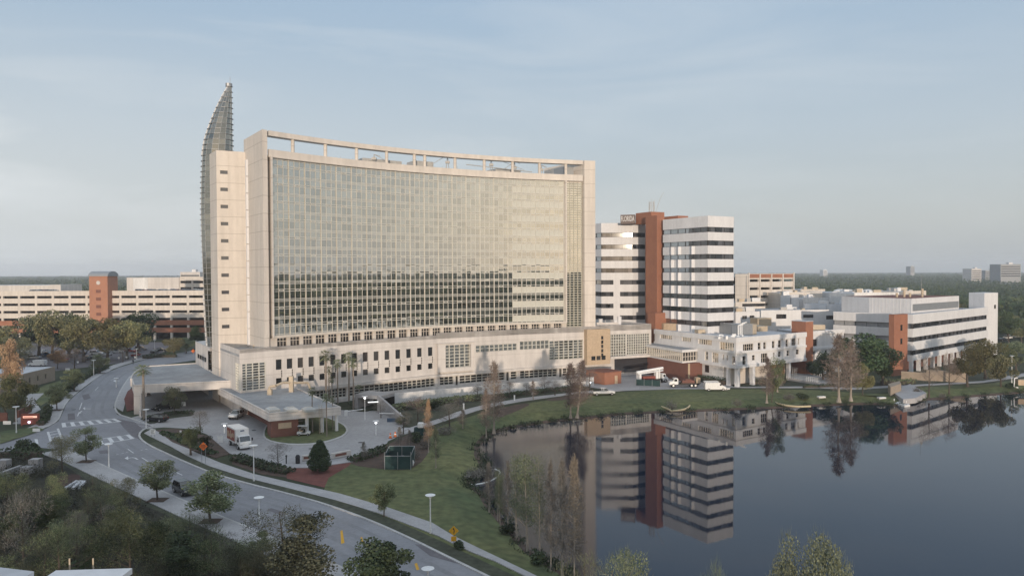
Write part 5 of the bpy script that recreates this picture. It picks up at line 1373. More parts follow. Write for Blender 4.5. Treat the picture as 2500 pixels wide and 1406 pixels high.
car('parked_car','dark car with a pale blue roof driving on the lower road behind a street tree','car','suv','cblack',at(450,1203,.04),face(440,1185,480,1205))
car('delivery_van','white cargo van parked at the far left car park behind the tan building','van','van','cwhite',at(92,894,.03),R(178))
pk = car('pickup_truck','white pickup truck parked on the lawn by the path near the brick hut','pickup','pickup','cwhite',at(1473,964,.05),R(8))
vn = car('work_van','white work van with a ladder rack parked on the lawn before the clinic block','van','van','cwhite',at(1745,953,.05),R(2))
m_ = MB().box(-2.9,-.7,2.35,.9,-.5,2.45).box(-2.9,.5,2.35,.9,.7,2.45)
for i in range(9): m_.box(-2.7+i*.42,-.6,2.38,-2.62+i*.42,.6,2.44)
for x in (-2.3,-.2): m_.box(x-.05,-.85,2.1,x+.05,.85,2.36)
lmk('ladder_rack', m_, 'cwhite', vn)
# box truck
bt = thing('box_truck','white box truck with an orange picture on its side, stopped in the turning loop','truck',at(585,1090,.03),R(-52))
lmk('cargo_box', MB().box(-3.6,-1.15,.95,1.5,1.15,3.45), 'cwhite', bt, bevel=.04)
for s in (-1,1):
    lmk('side_picture', MB().box(-3.3,s*1.16-.01,1.2,.9,s*1.16+.01,3.2), 'redsign', bt)
    mm = MB(); r_ = random.Random(3)
    for i in range(7): 
        x = -3.0+i*.52; mm.box(x, s*1.18-.01, 1.5+r_.random()*.4, x+.34, s*1.18+.01, 2.2+r_.random()*.8)
    lmk('side_lettering', mm, 'tan', bt)
lmk('cab', extr(MB(), [(1.6,.7),(1.6,2.25),(1.8,2.4),(2.6,2.38),(3.05,1.5),(3.2,1.35),(3.25,.55),(1.6,.55)], -1.0, 1.0), 'cwhite', bt, bevel=.05)
lmk('windscreen', extr(MB(), [(2.66,2.30),(2.70,2.33),(3.12,1.52),(3.08,1.48)], -.88, .88), 'cglass', bt, rnd=True)
for s in (-1,1): lmk('window', MB().box(1.95,s*1.0-.012,1.5,2.65,s*1.0+.012,2.15), 'cglass', bt, rnd=True); lmk('mirror', MB().box(2.9,s*1.25-.12,1.5,3.0,s*1.25+.12,2.0), 'dark', bt)
lmk('chassis', MB().box(-3.6,-.5,.5,2.8,.5,.95), 'dark', bt); lmk('bumper', MB().box(3.1,-1.0,.4,3.35,1.0,.75), 'cwhite', bt)
lights(bt, 3.25, -3.6, .75, .95, 1.1); wheels(bt, (-2.2,2.1), .92, .45, .28); lmk('roof_sign', MB().box(.9,-.35,3.0,1.53,.35,3.2), 'blue', bt)
# golf carts
def cart(label, loc, rz):
    t = thing('golf_cart', label, 'golf cart', loc, rz, 'golf carts beside the brick room')
    lmk('body', extr(MB(), [(-1.2,.3),(-1.2,.75),(-.5,.8),(-.4,.4),(.35,.4),(.5,.85),(.9,.75),(1.2,.6),(1.2,.3)], -.58, .58), 'cwhite', t, bevel=.04)
    lmk('seat', MB().box(-.7,-.5,.75,-.2,.5,.9).box(-.8,-.5,.9,-.68,.5,1.25), 'tan', t); lmk('roof', MB().box(-1.1,-.62,1.78,.7,.62,1.86), 'cwhite', t, bevel=.02)
    for x,y in ((-1.0,-.55),(-1.0,.55),(.55,-.55),(.55,.55)): lmk('roof_post', MB().tube((x,y,.7),(x*.95,y,1.8),.025), 'dark', t)
    wheels(t, (-.8,.8), .55, .22, .18)
    return t
cart('nearer of two white golf carts, beside the brick room under the near canopy', at(742,1062,.17), R(5))
cart('farther of two white golf carts, half hidden in the shade behind the other', at(731,1050,.17), R(12))
# flatbed and boom truck
fb = thing('flatbed_truck','truck with white cab and brown flatbed, parked beside the brick pavilion','truck',at(1672,944,.05),R(181))
lmk('cab', extr(MB(), [(2.0,.8),(2.0,2.4),(3.1,2.4),(3.3,1.65),(4.3,1.5),(4.4,.7)], -1.05, 1.05), 'cwhite', fb, bevel=.08)
for s in (-1,1): lmk('window', MB().box(2.3,s*1.05-.015,1.6,3.05,s*1.05+.015,2.2), 'cglass', fb, rnd=True)
lmk('windscreen', extr(MB(), [(3.12,2.32),(3.16,2.32),(3.36,1.7),(3.32,1.68)], -.9,.9), 'cglass', fb, rnd=True)
lmk('chassis', MB().box(-3.8,-.5,.5,3.0,.5,.9), 'dark', fb); lmk('bed', MB().box(-3.9,-1.15,.95,1.4,1.15,1.15), 'trunk', fb)
lmk('headboard', MB().box(-3.9,-1.1,1.15,-2.8,1.1,2.5), 'tan', fb); lmk('load', MB().box(-2.4,-.9,1.15,.9,.9,1.8).box(-1.6,-.6,1.8,0,.6,2.1), 'brickd', fb)
wheels(fb, (-2.6,-1.6,3.3), .95, .48, .28); lights(fb, 4.4, -3.9, .8, 1.1, 1.0)
bm = thing('boom_truck','white telescopic boom truck parked behind the dark green screen fence','truck',at(1590,934,.05),R(20))
lmk('chassis', MB().box(-4,-1,.6,3,1,1.1), 'dark', bm); lmk('cab', extr(MB(), [(3.0,.6),(3.0,2.5),(3.9,2.5),(4.2,1.6),(4.8,1.4),(4.9,.6)], -1.05,1.05), 'cwhite', bm, bevel=.08)
for s in (-1,1): lmk('window', MB().box(3.2,s*1.05-.015,1.6,3.8,s*1.05+.015,2.25), 'cglass', bm, rnd=True)
lmk('boom', MB().tube((-4.6,0,3.0),(3.8,.2,3.9),.42,.36,10).tube((-4.6,-.8,2.7),(3.4,-.6,3.3),.16), 'paintw', bm); lmk('boom_support', MB().box(-4.2,-.9,1.1,-3.6,.9,2.9).box(1.2,-.6,1.1,1.9,.6,3.3).box(2.2,-.4,1.1,2.6,.5,3.5), 'paintw', bm)
lmk('deck_load', MB().box(-3,-.9,1.1,.8,.9,1.9), 'redsign', bm); wheels(bm, (-2.9,-1.9,3.9), .95, .5, .3); lights(bm, 4.9, -4, .8, 1.1, 1.0)
sf = Frame(g2(1553,941), g2(1612,944)); scf = thing('screen_fence','dark green screened fence in front of the boom truck','fence',tuple(sf.A)+(0,))
mk('screen', MB().fbox(sf,0,sf.L,.1,1.7,-.05,0), M['green'], scf)
for i in range(4): mk('post', MB().tube(sf.P(sf.L*i/3,.02,0),sf.P(sf.L*i/3,.02,1.9),.05), M['metal'], scf)
# parked cars, copied from six small originals
protos = []
for kind, paint in (('sedan','csilver'),('suv','cwhite'),('sedan','cblack'),('suv','cgrey'),('sedan','cred'),('suv','cblue')):
    protos.append((kind, paint))
words = {'csilver':'silver','cwhite':'white','cblack':'black','cgrey':'grey','cred':'red','cblue':'blue'}
ORD = 'first second third fourth fifth sixth seventh eighth ninth tenth eleventh twelfth thirteenth fourteenth fifteenth sixteenth seventeenth eighteenth nineteenth twentieth'.split()
def fleet(spots, group, place):
    first = {}
    for i,(x,y,z,rz) in enumerate(spots):
        kind, paint = protos[(i*5+i//3+2) % 6]
        lb = '%s %s %s' % (words[paint], 'car' if kind == 'sedan' else 'tall car', place(i))
        if (kind,paint) not in first:
            first[(kind,paint)] = car('parked_car', lb, 'car', kind, paint, (x,y,z), rz, group, simple=True)
        else: dup(first[(kind,paint)], (x,y,z), rz, 1.0, lb, group)
sp = []
for i in range(30):
    px = 78+i*5.0 if i < 13 else 338+(i-13)*9.4
    p = D(px, 358+(i%3)*7); sp.append((p.x,p.y,zg1-1.19,R(90)+rng.uniform(-.05,.05)))
fleet(sp, 'cars on the roof deck of the left garage', lambda i: 'on the left garage roof, %s from the left %s' % ((ORD[i],'before the brick tower') if i < 13 else (ORD[i-13],'past the brick tower')))
sp = []
for i,(px,py) in enumerate(sorted([(60,868),(82,876),(118,870),(136,866),(152,880),(178,872),(196,866),(214,878),(236,866),(262,868),(286,862),(300,858),(318,860),(332,870),(345,855),(62,862),(108,862),(378,862),(392,858),(436,850)])):
    p = G(px,py); sp.append((p.x,p.y,.03,R(90 if i%2 else 4)+rng.uniform(-.1,.1)))
fleet(sp, 'cars in the car park under the oaks', lambda i: 'parked under the oaks before the left garage, %s from the left' % ORD[i])
sp = [(D(px,Y).x,Y,.0,R(a)) for px,Y,a in ((2450,330,20),(2462,338,30),(2474,350,20),(2486,345,15),(2470,362,10),(2446,372,40),(2494,372,10))]
fleet(sp, 'cars at the far right beyond the office building', lambda i: 'in the far lot beyond the white end pylon, %s of seven' % ORD[i])

# ================================================================ STREET FURNITURE
def lamp(label, base, h, lit=False, group='disc topped street lamps'):
    t = thing('street_lamp', label, 'street lamp', base, 0, group)
    lmk('pole', MB().tube((0,0,0),(0,0,h-.15),.09,.06,8).tube((0,0,0),(0,0,.5),.14,.12,8), 'paintw', t)
    lmk('lamp_head', MB().tube((0,0,h-.12),(0,0,h-.02),.5,.62,20).tube((0,0,h-.45),(0,0,h-.12),.10,.2,10), 'paintw', t)
    if lit: lmk('bulb', MB().ball((0,0,h-.38),.2,.2,.18,10,6), 'lamp', t)
    return t
def hgt(px, pyb, pyt): p = G(px,pyb); return (pyb-pyt)*p.y/FPX
lamps = [(1051,1302,1207,0,'tall pale street lamp on the grass verge beside the yellow curve sign'),
 (620,1175,1086,0,'thin street lamp on the verge by the dark hedge near the orange diamond sign'),
 (40,1058,992,0,'street lamp on the left corner lawn beside the glowing red sign'),
 (357,1046,999,0,'street lamp beside the striped crossing near the black car'),
 (266,1142,1083,0,'street lamp standing in the lower road below the ladder crossing'),
 (229,919,879,0,'street lamp on the left pavement between the two nearest street trees'),
 (284,945,938-15,0,'street lamp at the inside of the bend left of the curved canopy'),
 (334,878,866-15,0,'small street lamp on the far pavement near the car park trees'),
 (378,862,830,0,'far street lamp in front of the brick base of the left garage'),
 (891,1026,967,1,'lit street lamp beside the ramp portal barrier'),
 (918,1063,1027,1,'short lit lamp in the turning loop by the blue sign board'),
 (548,1058,1034,1,'low lit lamp on the forecourt left of the box truck'),
 (633,1283,1213,0,'street lamp hidden to its disc behind the big foreground tree'),
 (1045,1466,1386,0,'street lamp whose disc shows at the bottom edge beside the lower road'),
 (1441,948,930,1,'short lamp by the shrubs left of the brick hut'),
 (2470,935,868,0,'slender street lamp among the trees at the far right')]
for px,yb,yt,lit,lb in lamps:
    p = G(px,yb); lamp(lb, (p.x,p.y,.05), hgt(px,yb,yt), bool(lit))
def sign(name, label, px, yb, yt, w, h, m, shape='rect', face_cam=True, rz=0, posts=1, mark=None):
    p = G(px,yb); H = hgt(px,yb,yt); t = thing(name, label, 'sign', (p.x,p.y,.05), rz)
    for i in range(posts):
        x = 0 if posts == 1 else (-.3+.6*i)
        lmk('post', MB().tube((x,.05,0),(x,.05,H-.1),.04), 'metal', t)
    if shape == 'rect': b = MB().box(-w/2,-.03,H-h,w/2,.03,H)
    else:
        r = w/2; c = H-r; b = MB().add([(0,-.03,c+r),(r,-.03,c),(0,-.03,c-r),(-r,-.03,c),(0,.02,c+r),(r,.02,c),(0,.02,c-r),(-r,.02,c)],[(0,3,2,1),(4,5,6,7),(0,1,5,4),(1,2,6,5),(2,3,7,6),(3,0,4,7)])
    lmk('panel', b, m, t)
    if mark: lmk('marking', mark(H), 'dark', t)
    return t
def curve_arrow(H):
    c = H-.55; return MB().add([(-.05,-.04,c-.3),(.05,-.04,c-.3),(.12,-.04,c),(.04,-.04,c+.18),(-.06,-.04,c+.12),(.02,-.04,c)],[(0,1,2,5),(5,2,3,4)]).add([(-.12,-.04,c+.15),(.1,-.04,c+.16),(-.04,-.04,c+.34)],[(0,1,2)])
cs = sign('warning_sign','yellow diamond curve warning sign with a small plate, on the verge beside the walk',1108,1334,1283,1.15,1.15,'yellow','dia',mark=curve_arrow)
lmk('speed_plate', MB().box(-.3,-.04,hgt(1108,1334,1283)-1.75,.3,.02,hgt(1108,1334,1283)-1.2),'yellow',cs)
def bars3(H):
    m = MB(); c = H-.68
    for i,w in enumerate((.34,.46,.30)): m.box(-w,-.045,c+.14-i*.2,w,-.035,c+.22-i*.2)
    return m
sign('warning_sign','large orange diamond roadwork sign on the verge below the planted island',497,1133,1079,1.37,1.37,'orange','dia',mark=bars3,posts=2)
sign('warning_sign','small orange diamond sign on the far road left of the spire base',472,876,852,1.5,1.5,'orange','dia')
def lines(w, n, h0=.15, st=.2):
    return lambda H: [m for m in [MB()] if [m.box(-w+.05*(i%2),-.045,H-h0-st*i-.06,w-.1*(i%3),-.035,H-h0-st*i) for i in range(n)] or True][0]
sign('notice_sign','white notice board on two posts at the tip of the pavement corner',373,1067,1048,1.0,1.0,'paintw',mark=lines(.35,4),posts=2)
sign('notice_sign','white and orange notice board on a post before the curved canopy',448,1010,981,.95,.9,'paintw',mark=lines(.3,3))
sign('notice_sign','small white sign in the planted island right of the dark green tree',502,1088,1076,.4,.4,'paintw')
sign('notice_sign','small white sign on the left edge of the planted island',441,1062,1051,.35,.5,'paintw')
sign('lane_sign','white arrow sign on a short post at the left corner kerb',89,1063,1046,1.4,.6,'paintw')
sign('notice_sign','free standing white board on the forecourt left of the box truck',538,1080,1064,.9,1.3,'paintw')
sign('notice_sign','blue information board on the shrub bed by the loop exit',958,1030,1021,2.2,1.0,'blue')
sign('notice_sign','low white board in the shade at the far left edge lawn',17,1037,1028,1.6,.7,'paintw')
for i,(px,yb,lb) in enumerate(((74,872,'small white sign on the lawn left of the white cargo van'),(147,874,'white square sign behind the white cargo van'),(165,905,'white board on the dark hedge right of the tan building'),(290,878,'small white parking sign at the near edge of the oak car park, left one'),(309,876,'small white parking sign between two others by the oak car park'),(330,876,'small white parking sign nearest the road bend at the oak car park'),(190,888,'little white sign under the rusty shrub by the far pavement'))):
    sign('parking_sign', lb, px, yb+4, yb-6, 1.3 if i==2 else .6, .8 if i==2 else .6, 'paintw')
# glowing red monument sign
p = G(73,1039); ms = thing('monument_sign','red framed monument sign with a glowing strip and bright spot light, left corner','sign',(p.x,p.y,.05),R(6))
lmk('frame', MB().box(-1.75,0,0,-1.5,.4,2.3).box(1.5,0,0,1.75,.4,2.3).box(-1.75,0,2.1,1.75,.4,2.4), 'redsign', ms); lmk('panel', MB().box(-1.5,.1,.2,1.5,.3,2.1), 'redsign', ms)
lmk('lit_strip', MB().box(-1.35,.05,1.55,1.35,.1,1.95), 'signlit', ms); lmk('lettering', MB().box(-1.2,.02,1.7,.6,.05,1.78).box(-.9,.02,1.2,.9,.1,1.35), 'redsign', ms)
lmk('spot_light', MB().ball((-.1,-.1,.7),.22,.12,.22), 'signblue', ms)
# bin, bench walls, screened enclosure, barriers, cones, booms
p = G(727,1132); t = thing('litter_bin','black round litter bin on the walk left of the low concrete bench wall','litter bin',(p.x,p.y,.13))
lmk('body', MB().tube((0,0,0),(0,0,1.0),.36,.36,16), 'dark', t); lmk('lid', MB().tube((0,0,1.0),(0,0,1.35),.42,.22,16), 'dark', t)
p = G(699,1133); t = thing('bollard','slim black post at the edge of the walk left of the litter bin','post',(p.x,p.y,.13)); lmk('post', MB().tube((0,0,0),(0,0,1.1),.1,.1,8).ball((0,0,1.25),.16,.16,.16), 'dark', t)
for (x0,y0,x1,y1,lb) in ((738,1126,760,1124,'low pale bench wall with a dark seat recess, left of the dark cone tree'),(812,1121,857,1112,'low pale bench wall with a dark seat recess, right of the dark cone tree')):
    F = Frame(g2(x0,y0),g2(x1,y1)); t = thing('bench_wall', lb, 'bench', tuple(F.A)+(.1,))
    mk('wall', MB().fbox(F,0,F.L,.1,.95,-.5,0), M['creamp'], t); mk('seat_recess', MB().fbox(F,F.L*.15,F.L*.75,.35,.75,.0,.03), M['brickd'], t)
F = Frame(g2(939,1146),g2(1003,1146)); en = thing('screen_enclosure','square enclosure of dark green screens with pale posts on the lawn edge','enclosure',tuple(F.A)+(0,))
W_, Dp = F.L, 4.2
for nm,(s0,s1,d0,d1,h) in zip(('front_screen','rear_screen','side_screen','side_screen'),((0,W_,-.04,0,2.2),(0,W_,-Dp,-Dp+.04,2.7),(0,.04,-Dp,0,2.4),(W_-.04,W_,-Dp,0,2.4))):
    mk(nm, MB().fbox(F,s0,s1,.05,h if nm!='front_screen' else 2.1,d0,d1), M['green'], en)
for s in (0,W_/2,W_):
    for d in (0,-Dp): mk('post', MB().tube(F.P(s,d,0),F.P(s,d,2.75),.06), M['metal'], en)
mk('top_rail', MB().tube(F.P(0,0,2.15),F.P(W_,0,2.15),.05).tube(F.P(0,-Dp,2.75),F.P(W_,-Dp,2.75),.05).tube(F.P(0,0,2.2),F.P(0,-Dp,2.75),.05).tube(F.P(W_,0,2.2),F.P(W_,-Dp,2.75),.05), M['metal'], en)
q = F.P(W_*.62,-2.2,.6); setp(mk('bag_pile', MB().ball(q,.9,.7,1.1,12,6).ball((q[0]+1,q[1],.5),.8,.6,.8,12,6).box(q[0]-1.4,q[1]-.4,0,q[0]-.4,q[1]+.4,1.3), M['white2']), 'heap of pale bags inside the green screened enclosure', 'bags')
for (px,yb,dx,dy,lb) in ((845,1015,42,-3,'white barrier arm left of the lamp at the ramp'),(975,1021,-48,1,'white barrier arm right of the lamp at the ramp')):
    a = G(px,yb); b = G(px+dx,yb+dy); t = thing('barrier_gate', lb, 'barrier', (a.x,a.y,.03))
    mk('cabinet', MB().box(a.x-.3,a.y-.3,0,a.x+.3,a.y+.3,1.2), M['paintw'], t); mk('arm', MB().tube((a.x,a.y-.3,1.05),(b.x,b.y-.3,1.25),.09), M['paintw'], t)
for px,yb,lb in ((953,1070,'tall slim orange barrel at the walk end by the loop, leftmost'),(965,1067,'orange barrel standing right of the slim one at the loop exit')):
    p = G(px,yb); t = thing('traffic_cone', lb, 'cone', (p.x,p.y,.03), 0); lmk('cone', MB().tube((0,0,.05),(0,0,1.0),.28,.1,12), 'orange', t); lmk('base', MB().box(-.35,-.35,0,.35,.35,.06), 'dark', t); lmk('white_collar', MB().tube((0,0,.5),(0,0,.68),.21,.18,12), 'paintw', t)
t = thing('service_kiosk','dark green utility box with a pale hood beside the path',"utility box",at(1023,1062,.03)); lmk('box', MB().box(-.9,-.5,0,.9,.5,1.5), 'green', t, bevel=.05); lmk('hood', MB().box(-.2,-.6,1.5,.9,.5,2.4), 'paintw', t, bevel=.1)
for i,(px,yb,h,lb) in enumerate(((1132,1000,1.3,'short pale bollard beside the path under the bare trees'),(1256,978,1.2,'pale stone bollard beside the path behind the tall cypress'))):
    p = G(px,yb); t = thing('bollard', lb, 'bollard', (p.x,p.y,.05)); lmk('shaft', MB().tube((0,0,0),(0,0,h),.2,.16,10), 'paintw', t); lmk('cap', MB().ball((0,0,h),.22,.22,.12,10,5), 'paintw', t)
for pts_,lb,nm in (([(1598,988),(1612,991),(1630,997),(1640,1003)],'short curved yellow floating boom on the bank, left piece','yellow boom'),([(1642,1002),(1660,1001),(1678,996),(1686,988),(1688,979)],'hook shaped yellow boom around the shore plants','yellow boom'),([(1889,979),(1900,985),(1925,990),(1950,992),(1979,991)],'long yellow floating boom along the shore below the leaning tree','yellow boom')):
    P = [G(a,b,-.5) for a,b in pts_]; P = [tuple(q) for q in smooth([(q.x,q.y) for q in P],2,False)]
    P = [(q[0],q[1],-.55) for q in P]; setp(mk('floating_boom', MB().path(P,.22,.22,8), M['boomy']), lb, 'boom')
P = [(q.x,q.y) for q in (G(a,b,WZ) for a,b in ((1134,1178),(1140,1184),(1160,1184),(1185,1180),(1208,1170),(1221,1158),(1219,1150),(1208,1146)))]; P = [(q[0],q[1],WZ+.1) for q in smooth(P,2,False)]
setp(mk('floating_boom', MB().path(P,.12,.12,6), M['paintw']), 'thin white floating boom around the reeds at the near corner of the lake', 'boom')
for px,yb,lb in ((2005,975,'small white board on the bank between reeds and cypress'),(2152,975,'small white slab on the bank left of the dock'),(1772,957,'white board lying on the grass right of the work van')):
    p = G(px,yb,-.5); t = thing('board', lb, 'board', (p.x,p.y,ground_z(p.x,p.y)+.25),R(10)); lmk('panel', MB().box(-.9,-.5,.0,.9,.5,.35), 'white2', t); lmk('leg', MB().box(-.8,-.4,-.3,-.6,.4,.0).box(-.6,-.1,-.3,.6,.1,.0),'metal',t)
# dock, ramp with railings, far lift
dk = thing('boat_dock','grey timber dock with a pale concrete block stepping into the lake at the right','dock',at(2200,978))
dpx = [(2176,958),(2222,940),(2262,962),(2235,975),(2205,978)]
mk('deck', MB().prism(gp(dpx),-.9,.35), M['walk'], dk); mk('side_block', MB().prism(gp([(2168,958),(2196,950),(2200,957),(2174,967)]),0,2.2), M['tanw'], dk)
mk('landing', MB().prism([tuple(g2(*q,WZ)) for q in ((2180,981),(2205,985),(2222,992),(2208,994),(2178,986))],WZ-.4,WZ+.45), M['white2'], dk)
for q in ((2212,990),(2183,985)): p = G(*q,WZ); mk('pile', MB().tube((p.x,p.y,WZ-1),(p.x,p.y,WZ+1.2),.12), M['white2'], dk)
rp = thing('access_ramp','zigzag concrete ramp with white railings at the foot of the brick stair tower','ramp',at(1950,930))
A_ = [G(*q) for q in ((1920,928),(1958,934),(2000,940),(2030,941))]; B_ = [G(*q) for q in ((1940,915),(1975,918),(2010,926),(2045,938))]
mk('slab', MB().prism([(q.x,q.y) for q in A_]+[(q.x,q.y) for q in B_[::-1]],0,.7), M['walk'], rp)
def rail(P, h, parent, n=8):
    m = MB()
    for a,b in zip(P,P[1:]):
        for k_ in range(n):
            q = a.lerp(b,k_/n); m.tube((q.x,q.y,.6),(q.x,q.y,h),.05,.05,4)
        for z in (h,h-.4,h-.8): m.tube((a.x,a.y,z),(b.x,b.y,z),.05,.05,4)
    return mk('railing', m, M['paintw'], parent)
rail(A_[:3],1.9,rp); rail(B_[:3],2.6,rp)
rail([G(1912,915),G(1948,924)],3.0,rp)
pl = thing('shore_lift','white pipe frame with a dark seat at the right end of the shore','frame',at(2490,948)); q = G(2484,946)
mk('pipe', MB().path([(q.x,q.y,2.6),(q.x-.8,q.y,2.5),(q.x-.9,q.y,.3),(q.x,q.y-.3,0)],.14), M['paintw'], pl); mk('seat', MB().box(q.x+.2,q.y,.6,q.x+3,q.y+1.5,2.0), M['tan'], pl)
# walkers
def person(label, px, yb, top, legs):
    p = G(px,yb); t = thing('person', label, 'person', (p.x,p.y,.06))
    m = MB()
    m.tube((-.1,.15,0),(-.08,0,.85),.07,.10,8).tube((.1,-.2,0),(.08,0,.85),.07,.10,8); me_ = lmk('trousers', m, legs, t)
    b_ = MB().tube((0,0,.82),(0,0,1.2),.16,.20,10).tube((0,0,1.2),(0,0,1.45),.21,.10,10).tube((-.22,0,1.38),(-.28,.12,.85),.06,.045,6).tube((.22,0,1.38),(.28,-.12,.85),.06,.045,6); lmk('shirt', b_, top, t)
    lmk('head', MB().tube((0,0,1.43),(0,0,1.55),.05,.05,8).ball((0,0,1.64),.095,.11,.13,10,8), 'skin', t); lmk('hair', MB().ball((0,.03,1.69),.105,.11,.10,10,6), 'dark', t)
person('person in white shirt and pale trousers walking on the lake path', 1301, 972, 'paintw', 'skylight')
person('person in dark clothes standing on the far pavement by the oak car park', 325, 889, 'cloth', 'cloth')
# lower left garden: pillars, wall, stone slabs, roofs near the camera
gw = thing('garden_wall','low concrete garden wall with square grey pillars at the lower left corner','wall',at(50,1160))
for x,y0 in ((8,1150),(85,1148),(64,1158)):
    p = G(x,y0); s = .75; mk('pillar', MB().box(p.x-s,p.y-s*.6,0,p.x+s,p.y+s*1.2,1.8 if x != 64 else 1.2), M['conc'], gw)
F = Frame(g2(-20,1180),g2(55,1152)); mk('wall', MB().fbox(F,0,F.L,0,1.1,-.5,0), M['conc'], gw)
for i,(a,b,c,d) in enumerate((((157,1198),(186,1180),(192,1181),(162,1198)),((174,1199),(194,1180),(203,1181),(182,1198)),((190,1198),(202,1181),(211,1181),(196,1196)))):
    t = mk('stone_slab', MB().prism(gp([a,b,c,d]),.25,.55), M['roofl']); setp(t, ('leftmost pale stone slab of three fanned out beside the red mulch','middle pale stone slab of three fanned out beside the red mulch','rightmost pale stone slab of three fanned out beside the red mulch')[i], 'slab', 'fanned stone slabs')
# ================================================================ VEGETATION
def leaf_cloud(m, c, rx, ry, rz, n, size, r, thin=False, shell=.55, up=.0):
    for _ in range(n):
        while True:
            x,y,z = r.uniform(-1,1), r.uniform(-1,1), r.uniform(-1,1); d = x*x+y*y+z*z
            if shell*shell*r.random() < d < 1: break
        p = Vector((c[0]+x*rx, c[1]+y*ry, c[2]+z*rz))
        a = Vector((r.gauss(0,1), r.gauss(0,1), r.gauss(0,1))).normalized(); b = a.orthogonal().normalized()
        s = size*r.uniform(.55,1.3)
        if thin:
            a = (Vector((x,y,z+up))+Vector((r.gauss(0,.5),r.gauss(0,.5),r.gauss(0,.4)))).normalized(); b = a.orthogonal().normalized()
            b = (Matrix.Rotation(r.uniform(0,6.28),3,a) @ b)
            m.add([p-b*.035*thin, p+b*.035*thin, p+a*s*2.4], [(0,1,2)])
        else:
            m.add([p-a*s-b*s*.5, p+a*s*.3-b*s, p+a*s+b*s*.4, p-a*s*.4+b*s], [(0,1,2,3)])
def branchy(m, base, h, r0, seed, n=7, spread=.5, start=.35):
    r = random.Random(seed); top = Vector((base[0]+r.uniform(-.04,.04)*h, base[1]+r.uniform(-.04,.04)*h, base[2]+h))
    b = Vector(base); mid = b.lerp(top,.5)+Vector((r.uniform(-.03,.03)*h,r.uniform(-.03,.03)*h,0))
    m.tube(b, b.lerp(mid,.15), r0*1.5, r0, 8); m.tube(b.lerp(mid,.15), mid, r0, r0*.6, 8); m.tube(mid, top, r0*.6, r0*.12, 7)
    for i in range(n):
        t = start+(1-start)*i/n; p = b.lerp(top,t); a = r.uniform(0,6.28)+i*2.4; l = spread*h*(1-t*.6)*r.uniform(.6,1)
        q = p+Vector((math.cos(a)*l, math.sin(a)*l, l*r.uniform(.45,.9))); m.tube(p, q, r0*.38*(1.1-t), r0*.06, 5)
        for _ in range(2):
            u = p.lerp(q, r.uniform(.4,.8)); v = u+Vector((r.uniform(-1,1),r.uniform(-1,1),r.uniform(.2,1)))*l*.35; m.tube(u, v, r0*.15*(1.1-t), r0*.03, 4)
